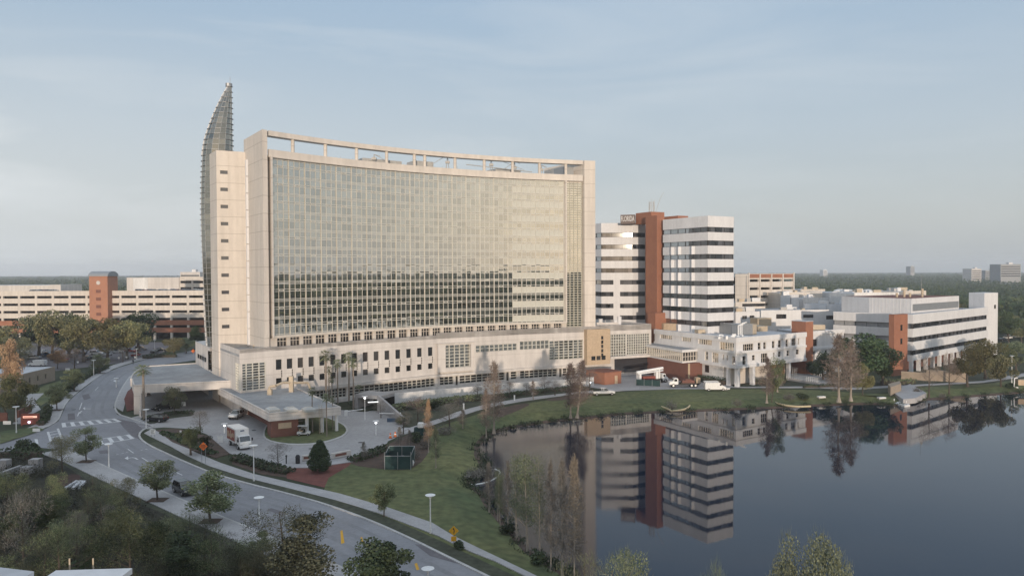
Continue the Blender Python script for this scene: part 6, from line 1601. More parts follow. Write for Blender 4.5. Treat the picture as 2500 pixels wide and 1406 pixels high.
def tree_proto(kind, seed):
    """unit trees: height 10, trunk foot at the origin"""
    r = random.Random(seed); tr = MB(); cr = MB(); lf = 'lf_mid'; bk = 'trunk'
    if kind == 'oak':
        branchy(tr,(0,0,0),6.5,.32,seed,8,.55,.25); lf = 'lf_oak'
        for i in range(15):
            a = r.uniform(0,6.28); d = r.uniform(.5,4.6); z = r.uniform(3.6,8.4)-.12*d*d*.4
            s = r.uniform(1.2,2.1); leaf_cloud(cr,(math.cos(a)*d,math.sin(a)*d,z),s,s,s*.72,420,.15,r)
        leaf_cloud(cr,(0,0,8),2.2,2.2,1.8,520,.15,r)
    elif kind == 'dark':
        branchy(tr,(0,0,0),6,.35,seed,7,.5,.25); lf = 'lf_dark'
        for i in range(17):
            a = r.uniform(0,6.28); d = r.uniform(.3,3.6); z = r.uniform(2.6,8.6)
            s = r.uniform(1.1,1.9); leaf_cloud(cr,(math.cos(a)*d,math.sin(a)*d,z),s,s,s*.8,430,.14,r)
        leaf_cloud(cr,(0,0,8.4),1.9,1.9,1.7,450,.14,r)
    elif kind == 'street':
        branchy(tr,(0,0,0),8,.16,seed,9,.42,.28)
        for i in range(20):
            a = r.uniform(0,6.28); z = r.uniform(3.0,9.0); d = r.uniform(.2,2.9)*(1-(abs(z-5.2)/5.2)**2*.75)
            s = r.uniform(.9,1.5); leaf_cloud(cr,(math.cos(a)*d,math.sin(a)*d,z),s,s,s*.85,330,.105,r,shell=.1)
    elif kind == 'cone':
        tr.tube((0,0,0),(0,0,8),.2,.05,7); lf = 'lf_dark'
        for i in range(34):
            z = .9+i*.255; R_ = 3.1*math.sin(min(1,(z)/2.6)*1.57)*(1-(z/10.2)**2.2)
            for _ in range(4): a = r.uniform(0,6.28); leaf_cloud(cr,(math.cos(a)*R_*.72,math.sin(a)*R_*.72,z),R_*.35+.2,R_*.35+.2,.55,120,.13,r)
    elif kind in ('cypress','greycypress'):
        lf = 'lf_brown' if kind == 'cypress' else 'lf_grey'; bk = 'trunkp'
        tr.tube((0,0,0),(0,0,.8),.26,.12,10); tr.tube((0,0,.8),(.05,0,5),.12,.08,9); tr.tube((.05,0,5),(0,.05,10),.08,.015,7)
        for i in range(76):
            z = 1.9+i*.105; L_ = 1.85*(1-(z/10.5)**2.0)*min(1,.45+z*.13)*r.uniform(.5,1.15); a = r.uniform(0,6.28)
            q = (math.cos(a)*L_, math.sin(a)*L_, z+L_*r.uniform(.2,.6)); tr.tube((0,0,z),q,.028,.008,4,cap=False)
            leaf_cloud(cr,((q[0])*.7,(q[1])*.7,q[2]),L_*.5,L_*.5,.45,34,.16,r,thin=.75,shell=0,up=.5); leaf_cloud(cr,(q[0]*.7,q[1]*.7,q[2]),L_*.5,L_*.5,.4,20,.05,r,shell=0)
    elif kind == 'bare':
        lf = 'lf_grey'; branchy(tr,(0,0,0),8.5,.2,seed,14,.5,.16)
        for i in range(15):
            a = r.uniform(0,6.28); d = r.uniform(.4,3.0); z = r.uniform(4,9); leaf_cloud(cr,(math.cos(a)*d,math.sin(a)*d,z),1.2,1.2,1.1,130,.22,r,thin=.55,shell=0,up=.8); leaf_cloud(cr,(math.cos(a)*d,math.sin(a)*d,z),1.3,1.3,1.1,60,.05,r,shell=0)
    elif kind == 'fuzzy':
        lf = 'lf_pale'; branchy(tr,(0,0,0),8.5,.17,seed,13,.45,.15)
        for i in range(17):
            a = r.uniform(0,6.28); d = r.uniform(.2,3.0); z = r.uniform(2.4,9.2)-.1*d; s = r.uniform(.9,1.5)
            leaf_cloud(cr,(math.cos(a)*d,math.sin(a)*d,z),s*1.15,s*1.15,s*1.1,420,.062,r,shell=0); leaf_cloud(cr,(math.cos(a)*d,math.sin(a)*d,z),s*1.2,s*1.2,s*1.2,90,.22,r,thin=.45,shell=.3,up=.7)
    elif kind == 'shore':
        lf = 'lf_shore'; bk = 'trunkp'; branchy(tr,(0,0,0),9.5,.15,seed,14,.24,.25)
        for i in range(13):
            a = r.uniform(0,6.28); z = 3.2+i*.5; d = r.uniform(.1,1.25)*(1.1-z/12); s = r.uniform(.7,1.2)
            leaf_cloud(cr,(math.cos(a)*d,math.sin(a)*d,z),s*1.1,s*1.1,s*1.1,220,.06,r,shell=0)
            leaf_cloud(cr,(math.cos(a)*d,math.sin(a)*d,z),s*1.3,s*1.3,s*1.2,80,.22,r,thin=.5,shell=.2,up=.6)
    elif kind == 'palm':
        lf = 'lf_palm'; bk = 'palmt'; tr.path([(0,0,0),(.05,.02,3),(.0,.05,6),(.06,0,9.2)],.19,.14,9)
        for i in range(34):
            a = i*2.4; el = 1.15-1.9*(i/34); L_ = 1.15; c = Vector((.06,0,9.25))
            d0 = Vector((math.cos(a)*math.cos(el),math.sin(a)*math.cos(el),math.sin(el))); q = c+d0*.75; side = Vector((-math.sin(a),math.cos(a),0))
            cr.tube(c,q,.025,.018,3,cap=False)
            for j in range(11):
                t_ = (j-5)/5; dd = (d0+side*t_*.95+Vector((0,0,-.22))).normalized(); e_ = q+dd*L_*.72*(1-.3*abs(t_)); w = side.cross(d0).normalized()*.02+side*.045
                cr.add([q-w,q+w,e_+Vector((0,0,-.12))],[(0,1,2)])
        leaf_cloud(cr,(.06,0,8.6),.38,.38,.55,70,.14,r,thin=1.2)
    elif kind == 'shrub':
        lf = 'lf_hedge'
        for i in range(7): leaf_cloud(cr,(r.uniform(-.5,.5),r.uniform(-.5,.5),.55+r.uniform(-.1,.35)),.6,.6,.5,130,.085,r,shell=.6)
        tr.tube((0,0,0),(0,0,.6),.05,.03,5)
    elif kind == 'brush':
        lf = 'lf_grey'
        for i in range(7): leaf_cloud(cr,(r.uniform(-.6,.6),r.uniform(-.6,.6),.6+r.uniform(-.2,.4)),.7,.7,.6,60,.16,r,thin=.5,shell=0,up=.6)
        leaf_cloud(cr,(0,0,.5),.9,.9,.5,140,.09,r); tr.tube((0,0,0),(0,0,.6),.05,.03,5)
    return tr, cr, lf, bk
PM = {}
def proto_mesh(kind, v, leaf=None):
    key = (kind, v)
    if key not in PM:
        tr, cr, lf, bk = tree_proto(kind, hash_(kind)+v*17)
        me1 = bpy.data.meshes.new('trunk'); me1.from_pydata(tr.v, [], tr.f); me1.materials.append(M[bk])
        me2 = bpy.data.meshes.new('crown'); me2.from_pydata(cr.v, [], cr.f); me2.materials.append(M[lf])
        at_ = me2.attributes.new('rnd','FLOAT','FACE'); r = random.Random(v)
        at_.data.foreach_set('value',[r.random() for _ in me2.polygons]); PM[key] = (me1, me2)
    return PM[key]
def hash_(s): return sum(ord(c)*(i+1) for i,c in enumerate(s))
LEAFV = {}
def crown_mesh(me, leaf):
    k = (me.name, leaf)
    if k not in LEAFV:
        c = me.copy(); c.materials[0] = M[leaf]; LEAFV[k] = c
    return LEAFV[k]
def tree(kind, label, x, y, h, w=None, z0=0.0, v=None, leaf=None, group=None, cat=None, lean=0.0, name=None):
    """h height in metres, w crown width scale"""
    nv = 3; v = rng.randrange(nv) if v is None else v
    me1, me2 = proto_mesh(kind, v)
    if leaf: me2 = crown_mesh(me2, leaf)
    nat = {'oak':10.5,'dark':8.8,'street':6.2,'cone':5.6,'cypress':3.3,'greycypress':3.3,'bare':7.5,'fuzzy':7.6,'shore':3.6,'palm':3.2,'shrub':2.1,'brush':2.4}[kind]
    H = 10.0 if kind not in ('shrub','brush') else 1.35
    s = h/H; sw = s if w is None else w/nat
    nm = name or {'oak':'live_oak','dark':'evergreen_tree','street':'street_tree','cone':'magnolia_tree','cypress':'cypress_tree','greycypress':'cypress_tree','bare':'bare_tree','fuzzy':'young_leaf_tree','shore':'shore_tree','palm':'palm_tree','shrub':'shrub','brush':'shrub'}[kind]
    t = thing(nm, label, cat or ('palm tree' if kind=='palm' else 'shrub' if kind in ('shrub','brush') else 'tree'), (x,y,z0), rng.uniform(0,6.28), group)
    t.scale = (sw,sw,s)
    if lean: t.rotation_euler = (0, lean, 0)
    a = bpy.data.objects.new('trunk', me1); col.objects.link(a); a.parent = t
    b = bpy.data.objects.new('crown' if kind != 'palm' else 'fronds', me2); col.objects.link(b); b.parent = t
    return t
def tpx(kind, label, px, yb, yt, wpx=None, z0=0.0, **k):
    p = G(px, yb, z0)
    for _ in range(3):
        gz = ground_z(p.x, p.y); p = G(px, yb, min(z0, gz))
    z0 = min(z0, gz); h = (yb-yt)*p.y/FPX; w = wpx*p.y/FPX if wpx else None
    return tree(kind, label, p.x, p.y, h, w, z0, **k)

# left: big oaks in front of the garage
for i,(px,yb,yt,w,kd,lb) in enumerate([
 (20,882,792,120,'oak','oak cut by the left picture edge, in front of the far left garage'),
 (95,872,768,110,'dark','dark green oak at the left end of the tall row before the garage'),
 (128,880,752,120,'oak','tallest oak of the row, left of the garage brick tower'),
 (168,874,762,110,'dark','shaded oak in the middle of the row before the garage'),
 (205,884,764,120,'oak','broad olive oak just left below the garage brick tower'),
 (262,880,772,120,'oak','broad olive oak right below the garage brick tower'),
 (310,876,778,110,'oak','yellow green oak right of the brick tower'),
 (338,858,760,95,'dark','dark oak behind the others at the right end of the row'),
 (48,905,815,90,'fuzzy','pale green tree standing left of the white cargo van'),
 (8,930,840,80,'oak','rust tinged tree at the left edge above the tan building roof'),
 (425,870,822,60,'oak','rounded small oak before the garage brick base'),
 (455,862,822,50,'street','small tree right of the rounded oak near the spire'),
 (480,852,795,55,'dark','dark tree tucked against the annex left of the spire'),
 (140,900,852,46,'street','small tree with orange leaves behind the white cargo van'),
 (182,900,848,60,'bare','bare reddish tree on the far side of the car park edge'),
 (300,885,845,40,'bare','bare tree at the near edge of the oak car park')]):
    tpx(kd, lb, px, yb, yt, w, leaf='lf_orange' if 'orange' in lb else ('lf_brown' if 'reddish' in lb else None))
for px,yb,yt,w,lb in [(181,955,897,54,'street tree in the left pavement beside the hedge, second from the road bend'),(139,1002,934,58,'street tree in the left pavement nearest the crossing'),(245,912,862,44,'street tree in the left pavement farthest along the bend'),
 (211,1128,1035,66,'street tree overlapping the crossings on the lower pavement'),(385,1222,1119,96,'round headed street tree on the lower pavement, left of the dark car'),(514,1274,1146,126,'wide street tree on the lower pavement, right of the dark car')]:
    tpx('street', lb, px, yb, yt, w)
    p = G(px,yb); setp(mk('tree_pit', MB().box(p.x-1.2,p.y-1.0,.121,p.x+1.2,p.y+1.0,.15), M['mulchd']), kind='structure')
more = [
 ('fuzzy',152,1150,1062,88,'thin yellowish tree on the mulch left of the crossing tree','lf_oak'),
 ('fuzzy',305,1245,1168,70,'thin olive tree by the pavement behind the round headed tree','lf_oak'),
 ('street',426,1013,942,54,'light green tree in front of the dark curved canopy opening','lf_pale'),
 ('bare',490,1062,998,62,'bare spreading tree on the forecourt between suv and box truck','lf_grey'),
 ('dark',466,1112,1040,70,'dark green tree on the planted island by the orange diamond sign','lf_mid'),
 ('dark',500,1106,1062,44,'dark shrubby tree right of the orange diamond sign','lf_hedge'),
 ('bare',680,1143,1078,66,'bare vase shaped tree in the hedge left of the litter bin','lf_grey'),
 ('cone',780,1152,1071,54,'dense dark cone shaped tree on the red mulch','lf_dark'),
 ('greycypress',888,1124,1078,26,'sapling in the hedge right of the bench wall','lf_grey'),
 ('cypress',1046,1104,975,30,'narrow rusty orange cypress by the path','lf_orange'),
 ('greycypress',1064,1142,1045,30,'thin grey green cypress on the lawn edge below the rusty one','lf_shore'),
 ('bare',1098,1046,980,80,'dense bare brown tree by the path bend','lf_grey'),
 ('bare',1020,1030,965,60,'bare tree on the planted slope left of the rusty cypress','lf_brown'),
 ('bare',985,1060,1000,55,'bare bushy tree behind the green screened enclosure','lf_grey'),
 ('cypress',1187,1070,950,44,'pale trunked bare cypress at the water edge, left of a taller one','lf_brown'),
 ('cypress',1206,1058,884,66,'tall pink brown cypress in front of the podium windows','lf_brown'),
 ('cypress',1393,1021,888,60,'bare cypress at the shore, left of the leaning pair','lf_brown'),
 ('cypress',1409,1020,880,70,'bare cypress at the shore, right of the pair near the pickup','lf_brown'),
 ('cypress',1872,984,872,48,'slim bare cypress on the bank in front of the clinic block','lf_brown'),
 ('street',1884,982,868,46,'leaning thin tree with a green tuft in front of the clinic block','lf_mid'),
 ('cypress',1898,957,895,36,'small bare tree behind the leaning one','lf_brown'),
 ('cypress',2048,982,818,84,'tallest brown cypress before the big dark oak, left of a pair','lf_brown'),
 ('cypress',2077,979,832,74,'brown cypress before the big dark oak, right of a pair','lf_brown'),
 ('street',2106,968,880,50,'small thin olive tree right of the cypress pair','lf_oak'),
 ('dark',2112,936,812,150,'big dark green oak beside the brick stair tower of the office building','lf_dark'),
 ('dark',2155,940,838,90,'dark green oak touching the brick stair tower','lf_dark'),
 ('dark',2010,932,858,84,'low dark tree between the clinic wing and the brown cypresses','lf_hedge'),
 ('dark',1985,920,880,50,'small dark tree by the ramp railings','lf_hedge'),
 ('bare',2268,970,862,62,'bare brown tree before the terrace wall, left one','lf_brown'),
 ('bare',2317,962,852,62,'bare brown tree before the terrace wall, right one','lf_brown'),
 ('oak',2362,944,846,96,'olive brown oak with a forked pale trunk right of the terrace wall','lf_oak'),
 ('oak',2405,924,824,100,'broad olive oak below the white end pylon','lf_oak'),
 ('oak',2443,948,862,70,'thin trunked oak right of the broad olive one','lf_oak'),
 ('oak',2480,905,830,90,'olive oak at the right edge behind the path','lf_mid'),
 ('greycypress',1302,975,930,26,'small bare tree by the white wall, above the walker','lf_brown'),
 ('bare',1245,972,928,40,'small bare tree in front of the white wall','lf_brown'),
 ('bare',1286,966,930,34,'little bare tree left of the walker','lf_grey'),
 ('bare',1355,966,925,40,'bare tree in front of the white wall near the podium bay','lf_brown'),
 ('bare',1330,963,915,38,'bare sapling before the far part of the white wall','lf_brown'),
 ('bare',1166,978,935,46,'bare tree at the foot of the white wall above the path','lf_grey'),
 ('bare',1440,950,895,60,'pink brown bare tree beside the brick hut','lf_brown'),
 ('bare',930,1020,975,40,'bare bush tree on the slope beside the ramp wing wall','lf_grey'),
 ('greycypress',1060+70,1046,1000,30,'thin bare sapling on the lawn by the path bend','lf_grey'),
 ('greycypress',975,1092,1042,26,'slim bare sapling left in the planting by the loop','lf_grey'),
 ('greycypress',1000,1100,1050,26,'slim bare sapling behind the enclosure','lf_grey'),
 ('street',937,1262,1178,60,'small thin tree in the verge beside the walk','lf_mid'),
]
for kd,px,yb,yt,w,lb,lf in more:
    tpx(kd, lb, px, yb, yt, w, leaf=lf, lean=(.14 if 'leaning thin' in lb else (.09 if 'right of the pair' in lb else 0)))
# palms
for px,yt,yb,w,lb in [(797,858,1000,36,'palm tallest of the cluster before the punched windows'),(825,879,985,32,'palm just right of the tallest one in the cluster'),(804,896,998,30,'short palm below the tallest in the cluster'),(811,920,1002,32,'lowest palm of the cluster, above the canopy roof'),
 (852,862,985,36,'tall palm on the right of the cluster, left of a pair'),(863,876,1000,34,'tall palm farthest right in the cluster'),(763,947,1057,28,'palm growing beside the ladder at the near canopy'),(798,963,1066,32,'palm in front of the near canopy, standing on the island lawn'),(812,968,1050,28,'palm rising by the right columns of the near canopy'),
 (352,893,1026,46,'lone palm in front of the curved canopy')]:
    t = tpx('palm', lb, px, yb, yt, w*1.15, group='palms')
    t.scale = (t.scale[2]*.9*w/32, t.scale[2]*.9*w/32, t.scale[2])
tpx('palm','small palm behind the podium palms by the planting bed', 958-80, 990, 940, 24, group='palms')
# ladder on the canopy
ldm = MB(); a = FF.P(9.2,.5,0); b = FF.P(9.2,.15,5.6)
for dx in (0,.5): ldm.tube((a[0]+dx,a[1]+dx*.5,0),(b[0]+dx,b[1]+dx*.5,5.6),.035)
for i in range(15): t_=i/15; p0 = Vector(a).lerp(Vector(b),t_); ldm.tube(p0,(p0.x+.5,p0.y+.25,p0.z),.025)
ldm.v = [(v[0],v[1],v[2]) for v in ldm.v]; setp(mk('ladder', ldm, M['beige']), 'pale ladder leaning against the near canopy behind a golf cart', 'ladder')
# trees along the near shore
for px,yb,yt,w,kd,lb,lf in [(1194,1250,1128,40,'greycypress','slim grey shore tree at the top of the near bank row','lf_grey'),(1222,1292,1150,40,'shore','slim pale stemmed tree second in the near bank row',None),(1240,1300,1125,40,'greycypress','bare pale stemmed tree third in the near bank row','lf_grey'),
 (1262,1318,1108,66,'shore','leafy green tree left of the widest one on the near bank',None),(1288,1345,1102,88,'shore','widest green tree of the near bank row',None),(1318,1365,1112,62,'shore','green tree right of the widest one on the near bank',None),
 (1345,1392,1125,56,'greycypress','bare grey tree between green and tan ones on the near bank','lf_grey'),(1372,1408,1118,60,'greycypress','bare tree before the tan topped one on the near bank','lf_grey'),(1402,1428,1112,72,'greycypress','tan topped bare tree at the lake end of the near bank row','lf_tan'),(1215,1270,1140,30,'shore','thin sapling among the first trees of the near bank',None)]:
    tpx(kd, lb, px, yb, yt, w*.82, z0=-.3, leaf=lf)
# foreground masses
for kd,px,yb,yt,w,lb,lf in [
 ('street',742,1462,1236,165,'leafier tree right beside the large half bare one at the bottom centre','lf_dull'),
 ('fuzzy',690,1452,1212,240,'large half bare tree at the bottom centre over the lower road','lf_dull'),
 ('dark',925,1500,1316,180,'dense dark tree at the bottom edge right of the big half bare one','lf_hedge'),
 ('fuzzy',320,1460,1242,190,'light green fuzzy tree in the lower left garden','lf_mid'),
 ('bare',60,1420,1178,130,'bare grey tree at the lower left edge','lf_grey'),
 ('fuzzy',110,1470,1290,150,'dull green tree in the bottom left corner','lf_dull'),
 ('bare',190,1400,1235,110,'bare tree left of the light green fuzzy one','lf_grey'),
 ('fuzzy',230,1430,1270,100,'small dull tree left of the light green fuzzy one','lf_hedge'),
 ('dark',455,1430,1295,150,'dark bushy tree on the slope below the lower pavement','lf_hedge'),
 ('bare',545,1400,1290,110,'bare bush tree left of the large half bare one','lf_grey'),
 ('fuzzy',590,1470,1330,130,'low fuzzy tree at the bottom left of the large one','lf_dull'),
 ('dark',120,1300,1215,100,'dark shrub tree behind the bare ones at the left','lf_hedge'),
 ('bare',275,1330,1225,100,'brownish bare tree in the dark garden','lf_grey'),
 ('dark',30,1330,1250,90,'dark round tree at the left edge of the garden','lf_hedge'),
 ('dark',380,1360,1270,90,'dark shrub tree right of the light green fuzzy one','lf_hedge'),
 ('street',640,1365,1290,60,'small green tree between the big one and the pavement','lf_mid'),
 ('dark',12,1008,958,50,'dark tree at the left edge beside the tan building','lf_mid'),
 ('oak',38,1030,905,100,'tall rusty and green tree in front of the tan building at the left','lf_mid')]:
    tpx(kd, lb, px, yb, yt, w, leaf=lf)
tree('street','orange crowned tree top above the tan building at the left', D(22,188).x, 188, 15.5, 5.5, leaf='lf_orange')
for px,Y,yt,w,lb,lf in [(1432,55,1318,5.2,'bare pale branched tree top at the bottom edge, left of two over the lake','lf_pale'),(1500,52,1325,6.0,'fuzzy tree top at the bottom edge, right of the pale branched one','lf_pale'),(1560,56,1352,4.5,'low tree top at the bottom edge right end of the group','lf_mid'),(1750,50,1332,2.6,'narrow faint tree top at the bottom edge over the water','lf_shore'),(1988,48,1316,4.6,'rounded light green tree top at the bottom edge over the water','lf_pale'),(1930,50,1352,3,'small light green tree top left of the rounded one','lf_pale'),(2040,47,1368,2.6,'small light green tree top right of the rounded one','lf_pale')]:
    p = D(px,Y); zt = D(px,Y,yt).z; tree('bare' if px in (1432,1500,1750) else 'fuzzy', lb, p.x, Y, zt, w*1.05, leaf=lf)
# tangled undergrowth of the lower left garden
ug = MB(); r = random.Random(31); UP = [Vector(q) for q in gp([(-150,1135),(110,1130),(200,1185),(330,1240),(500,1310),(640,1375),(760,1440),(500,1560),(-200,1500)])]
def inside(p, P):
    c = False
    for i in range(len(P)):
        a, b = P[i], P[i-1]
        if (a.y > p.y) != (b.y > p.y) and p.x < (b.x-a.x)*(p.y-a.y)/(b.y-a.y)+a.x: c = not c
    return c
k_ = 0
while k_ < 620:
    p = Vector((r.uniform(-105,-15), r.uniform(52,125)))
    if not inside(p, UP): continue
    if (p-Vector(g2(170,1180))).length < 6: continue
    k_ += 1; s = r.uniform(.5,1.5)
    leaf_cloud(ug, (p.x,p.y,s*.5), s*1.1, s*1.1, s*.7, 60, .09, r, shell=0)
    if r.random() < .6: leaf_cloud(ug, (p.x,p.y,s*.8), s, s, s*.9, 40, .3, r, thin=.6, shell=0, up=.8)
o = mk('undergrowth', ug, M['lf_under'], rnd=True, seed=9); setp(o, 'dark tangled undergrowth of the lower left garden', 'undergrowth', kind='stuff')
r = random.Random(12); pos = [(20,1230),(70,1260),(95,1350),(160,1330),(210,1300),(250,1260),(300,1300),(345,1330),(410,1320),(430,1400),(500,1350),(520,1420),(580,1390),(620,1430),(150,1430),(20,1440),(380,1420),(460,1340),(130,1240),(230,1210)]
wh = ['beside the stone slabs','at the left edge','near the pavement','behind the near white roof','below the dark car','in the middle of the garden']
for i,(px,yb) in enumerate(pos):
    p = G(px,yb+30); tree('bare' if i%3 else 'fuzzy', 'dull leafless tree in the thicket of the lower left garden, one of many alike', p.x, p.y, r.uniform(4,7.5), r.uniform(4,6.5), group='thicket trees of the lower left garden', leaf=['lf_mid','lf_dull','lf_mid'][i%3], name='thicket_tree')
# shrubs and hedges
def hedge(label, pts, h, w, lf='lf_hedge', dens=34, size=.16, name='hedge'):
    m = MB(); r = random.Random(int(pts[0][0]))
    P = [Vector(g2(*q)) for q in pts]
    for a,b in zip(P,P[1:]):
        n_ = max(2,int((b-a).length/.8))
        for i in range(n_):
            c = a.lerp(b,(i+.5)/n_); leaf_cloud(m,(c.x+r.uniform(-.1,.1)*w,c.y+r.uniform(-.1,.1)*w,h*.5),w*.6,w*.6,h*r.uniform(.5,.62),int(dens*max(1,w)),size,r,shell=.6)
    t = thing(name, label, 'hedge', (P[0].x,P[0].y,0)); 
    mk('foliage', m, M[lf], t, rnd=True); cm = MB()
    for a,b in zip(P,P[1:]): 
        F = Frame(a,b); cm.fbox(F,0,F.L,0,h*.62,-w*.28,w*.28)
    mk('inner_stems', cm, M['trunk'], t)
hedge('dark clipped hedge along the left road pavement', [(118,1000),(110,1030),(100,1040)], 1.3, 1.6)
hedge('dark hedge curving behind the left street trees', [(262,900),(225,915),(190,935),(160,960),(130,985)], 1.3, 1.8)
hedge('dark hedge beside the far road left of the spire', [(430,872),(395,872),(350,876)], 1.6, 2.0)
hedge('low dark hedge between walk and red mulch', [(575,1122),(620,1134),(660,1146),(700,1155)], 1.0, 2.6)
hedge('low hedge along the loop right of the bench wall', [(862,1126),(900,1116),(940,1098)], 1.0, 2.4)
hedge('dark planting in the island under the orange diamond sign', [(400,1058),(430,1072),(470,1090),(520,1110)], .6, 1.6)
hedge('low hedge on the island under the curved canopy', [(352,1026),(400,1016),(440,1010),(470,1010)], .8, 1.6)
hedge('round leafy planting above the ramp portal left side', [(865,990),(895,985),(922,982)], 1.3, 3.2)
hedge('dark hedge against the clinic block wall beside the pavilion', [(1700,930),(1740,936),(1770,940)], 2.0, 2.0)
hedge('low hedge in front of the pillared ground floor of the clinic block', [(1840,938),(1880,936),(1915,934)], 1.6, 1.8, 'lf_mid')
hedge('long mixed shrub row below the white retaining wall', [(960,1003),(1040,990),(1120,980),(1180,976)], 1.4, 3.4, 'lf_mid')
hedge('dark shrub row along the path above the lake lawn', [(1190,976),(1260,966),(1330,958),(1420,950)], 1.1, 2.2)
hedge('row of small shrubs at the foot of the ramp', [(1960,946),(2000,946),(2040,944)], .9, .9)
hedge('shrubs at the foot of the office building pillars', [(2150,938),(2200,940),(2230,936)], 1.6, 2.0, 'lf_mid')
hedge('dark hedge across the bottom left garden', [(112,1412),(170,1414),(225,1416)], 1.8, 1.6)
hedge('dark shrub band in the left garden behind the pillars', [(0,1125),(40,1118),(95,1122)], 2.0, 2.4)
for i,(px,yb,h,w,lb,kd) in enumerate([(52,1112,2.9,3.2,'clipped round shrub left of two behind the garden pillars','shrub'),(84,1115,2.4,3.0,'clipped round shrub right of two behind the garden pillars','shrub'),(1020,1080,2.0,3.4,'dark shrub beside the utility box','shrub'),(1040,1095,1.8,3.2,'brown shrub below the utility box','brush'),
  (1085,1060,1.7,4.4,'green shrub under the dense bare tree','brush'),(1010,1120,1.6,3.0,'brown shrub right of the green enclosure','brush'),(980,1035,1.6,3.0,'dark shrub below the barrier arm','shrub'),(1000,1000,2.0,3.8,'brown shrub on the planted slope','brush'),(1060,1000,2.0,3.6,'dark shrub on the planted slope by the path','shrub'),(1120,990,1.8,3.2,'grey shrub on the planted slope near the wall','brush'),
  (1640,998,1.7,3.4,'shore plants inside the yellow hook boom','brush'),(1925,983,1.6,3.6,'reeds above the long yellow boom','brush'),(1960,980,1.6,3.4,'green reeds right of the long yellow boom','shrub'),(1800,992,1.5,3.2,'tuft of reeds on the bank below the work van','brush'),(1155,1168,1.5,4.0,'reed patch inside the white boom','brush'),(1190,1162,1.6,4.0,'brown reed patch at the corner of the lake','brush'),(2240,965,1.6,3.0,'reeds beside the dock','brush'),(2470,952,1.7,3.4,'bushes at the right end of the shore','shrub'),(2300,966,1.0,2.2,'low reeds below the terrace wall','brush'),
  (1315,1372,1.3,2.6,'dark tuft on the near bank below the green trees','shrub'),(1240,1300,1.2,2.4,'dark tuft on the near bank by the pale stems','shrub'),(1120,1340,.9,1.8,'low bush beside the walk near the curve sign','shrub')]):
    p = G(px,yb); gz = ground_z(p.x,p.y); p = G(px,yb,gz); tree(kd, lb, p.x, p.y, h, w, z0=ground_z(p.x,p.y))
# dark fringe of reeds along the lake edge (uncountable)
fm = MB(); r = random.Random(21)
for i in range(0, len(rim_w)):
    q = rim_w[i]
    if q[1] < 58 and abs(q[0]) < 400: pass
    for _ in range(5):
        c = (q[0]+r.uniform(-1.6,.8), q[1]+r.uniform(-1.2,1.2), WZ+.35)
        if r.random() < .75: leaf_cloud(fm, c, .9, .9, r.uniform(.3,.7), 22, .16, r, thin=1.8, shell=0, up=1.2); leaf_cloud(fm, c, .9, .9, .3, 14, .14, r, shell=0)
o = mk('reeds', fm, M['lf_hedge'], rnd=True, seed=2); setp(o, 'low dark reeds and grass along the lake edge', 'reeds', kind='stuff')
# grass tufts on the near lawn break up the flat sheet
# ---- far forest: the nearest ring as single trees, the rest as one wood
def blob(m, x, y, z0, w, h, r, n):
    leaf_cloud(m, (x,y,z0+h*.55), w*.5, w*.5, h*.45, n, w*.085, r, shell=.75)
wood = MB(); r = random.Random(99)
Y = 330.0
blocked = lambda px: 505 < px < 1790
while Y < 4200:
    sp_ = max(9.0, Y*.011); half = Y*.80
    x = -half
    while x < half:
        px = 1250+FPX*x/Y
        ok = True
        if Y < 520 and px < 520: ok = False
        if Y < 560 and 1780 < px < 2020: ok = False
        if Y < 400 and px < 2260: ok = False
        if Y < 372 and 2380 < px < 2505: ok = False
        if blocked(px) and Y > 500: ok = r.random() < .12
        if r.random() < .10: ok = False
        if ok:
            h = r.uniform(9,15)*(1.0 if Y < 1500 else 1.1); w = sp_*r.uniform(1.0,1.5)
            blob(wood, x+r.uniform(-.4,.4)*sp_, Y+r.uniform(-.3,.3)*sp_, 0, w, h, r, 46 if Y < 900 else 22)
        x += sp_
    Y *= 1.022 if Y < 1200 else 1.035
o = mk('far_wood', wood, M['lf_far'], rnd=True, seed=5); setp(o, 'dense green wood stretching to the horizon', 'wood', kind='stuff')
near = []
r = random.Random(42)
for i in range(110):
    px = r.uniform(2250,2500) if i % 3 else r.uniform(1940,2300); Y = r.uniform(372,520) if px < 2380 else r.uniform(300,520)
    if px < 2300 and Y < 430: Y += 70
    if px < 2440 and Y < 315: continue
    near.append((px,Y))
for px,Y in near:
    p = D(px,Y); k_ = r.choice(['oak','dark','oak','street']); tree(k_, 'round crowned tree of the wood beyond the white office buildings, one of many alike', p.x, p.y, r.uniform(9,14.5), r.uniform(9,14), group='trees of the wood behind the right buildings', name='wood_tree', leaf=r.choice(['lf_far','lf_far','lf_oak','lf_mid']))
for i in range(26):
    px = r.uniform(-40,500); Y = r.uniform(560,640); p = D(px,Y); tree(r.choice(['oak','dark']), 'round crowned tree beyond the left garage, one of many alike', p.x, p.y, r.uniform(12,18), r.uniform(12,18), group='trees beyond the left garage', name='wood_tree', leaf='lf_far')
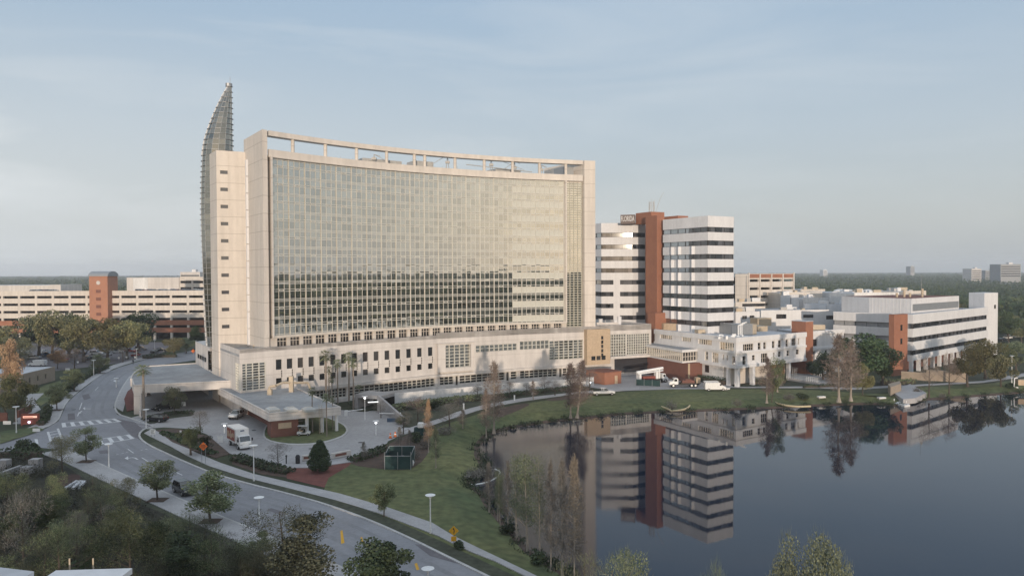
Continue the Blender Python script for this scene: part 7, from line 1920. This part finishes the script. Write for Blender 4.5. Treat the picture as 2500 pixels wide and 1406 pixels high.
# ---- the wood on the shores behind the camera (seen mirrored in the glass front; it shades the lawn at sunrise)
wb = MB(); r = random.Random(77)
def row(x0, x1, y0, y1, n, h0, h1, w0=9, w1=15, k_=70):
    for i in range(n):
        t_ = r.random(); blob(wb, x0+(x1-x0)*t_, y0+(y1-y0)*t_+r.uniform(-8,8), 0, r.uniform(w0,w1), r.uniform(h0,h1), r, k_)
row(-170,-20,-95,-85,34,17,23); row(-20,60,-90,-105,20,11,17); row(60,200,-110,-120,26,9,14); row(200,420,-110,-30,40,10,15)
row(420,560,-20,260,40,11,17); row(-260,-120,-60,40,26,14,20); row(380,900,-160,60,60,12,17); row(-300,400,-220,-220,70,13,20)
d_ = 420.0
while d_ < 3000:
    for k_ in range(44):
        az = math.radians(52+100*(k_+r.random())/44); x_, y_ = d_*math.sin(az), 200+d_*math.cos(az)
        if y_ > 280: continue
        blob(wb, x_, y_, 0, max(14,d_*.035)*r.uniform(.9,1.4), r.uniform(13,20)+(d_*.003), r, 40)
    d_ *= 1.16
o = mk('shore_wood', wb, M['lf_far'], rnd=True, seed=6); setp(o, 'wood on the opposite shores of the lake', 'wood', kind='stuff')
# ---- near roofs at the bottom edge
ra_ = thing('near_roof','white metal roof edge with two thin posts at the bottom left edge','roof',(D(213,46).x,46,0))
a,b = D(124,46), D(306,46); zt = D(213,46,1391).z
mk('roof_slab', MB().prism([(a.x,46),(b.x,46.3),(b.x,36),(a.x,36)],zt-.35,zt), M['white'], ra_); mk('wall', MB().box(a.x+.3,36,0,b.x-.3,45.6,zt-.35), M['tanw'], ra_)
for px in (158,216): p = D(px,47); mk('post', MB().tube((p.x,47,0),(p.x,47,zt+.35),.05), M['beige'], ra_)
rb_ = thing('near_roof','pale blue grey roof corner at the very bottom left','roof',(D(30,44).x,44,0))
a,b = D(-60,45), D(70,44); zt = D(30,44,1394).z
mk('roof_slab', MB().prism([(a.x,45),(b.x,44),(b.x,36),(a.x,36)],zt-.3,zt), M['roofl'], rb_); mk('wall', MB().box(a.x,36,0,b.x-.3,43.6,zt-.3), M['tanw'], rb_)
# ---- morning haze
hm = bpy.data.materials.new('haze'); hm.use_nodes = True; nt = hm.node_tree; nt.nodes.remove(nt.nodes['Principled BSDF'])
pv_ = nt.nodes.new('ShaderNodeVolumePrincipled'); pv_.inputs['Color'].default_value = (.86,.92,1.0,1); pv_.inputs['Density'].default_value = HAZE; pv_.inputs['Anisotropy'].default_value = .0
nt.links.new(pv_.outputs[0], nt.nodes['Material Output'].inputs['Volume'])
if HAZE > 0:
    o = mk('haze', MB().box(-6500,-700,-3.0,6500,5200,84.0), hm); setp(o, kind='stuff'); o['label'] = 'thin morning haze over the town'; o['category'] = 'haze'
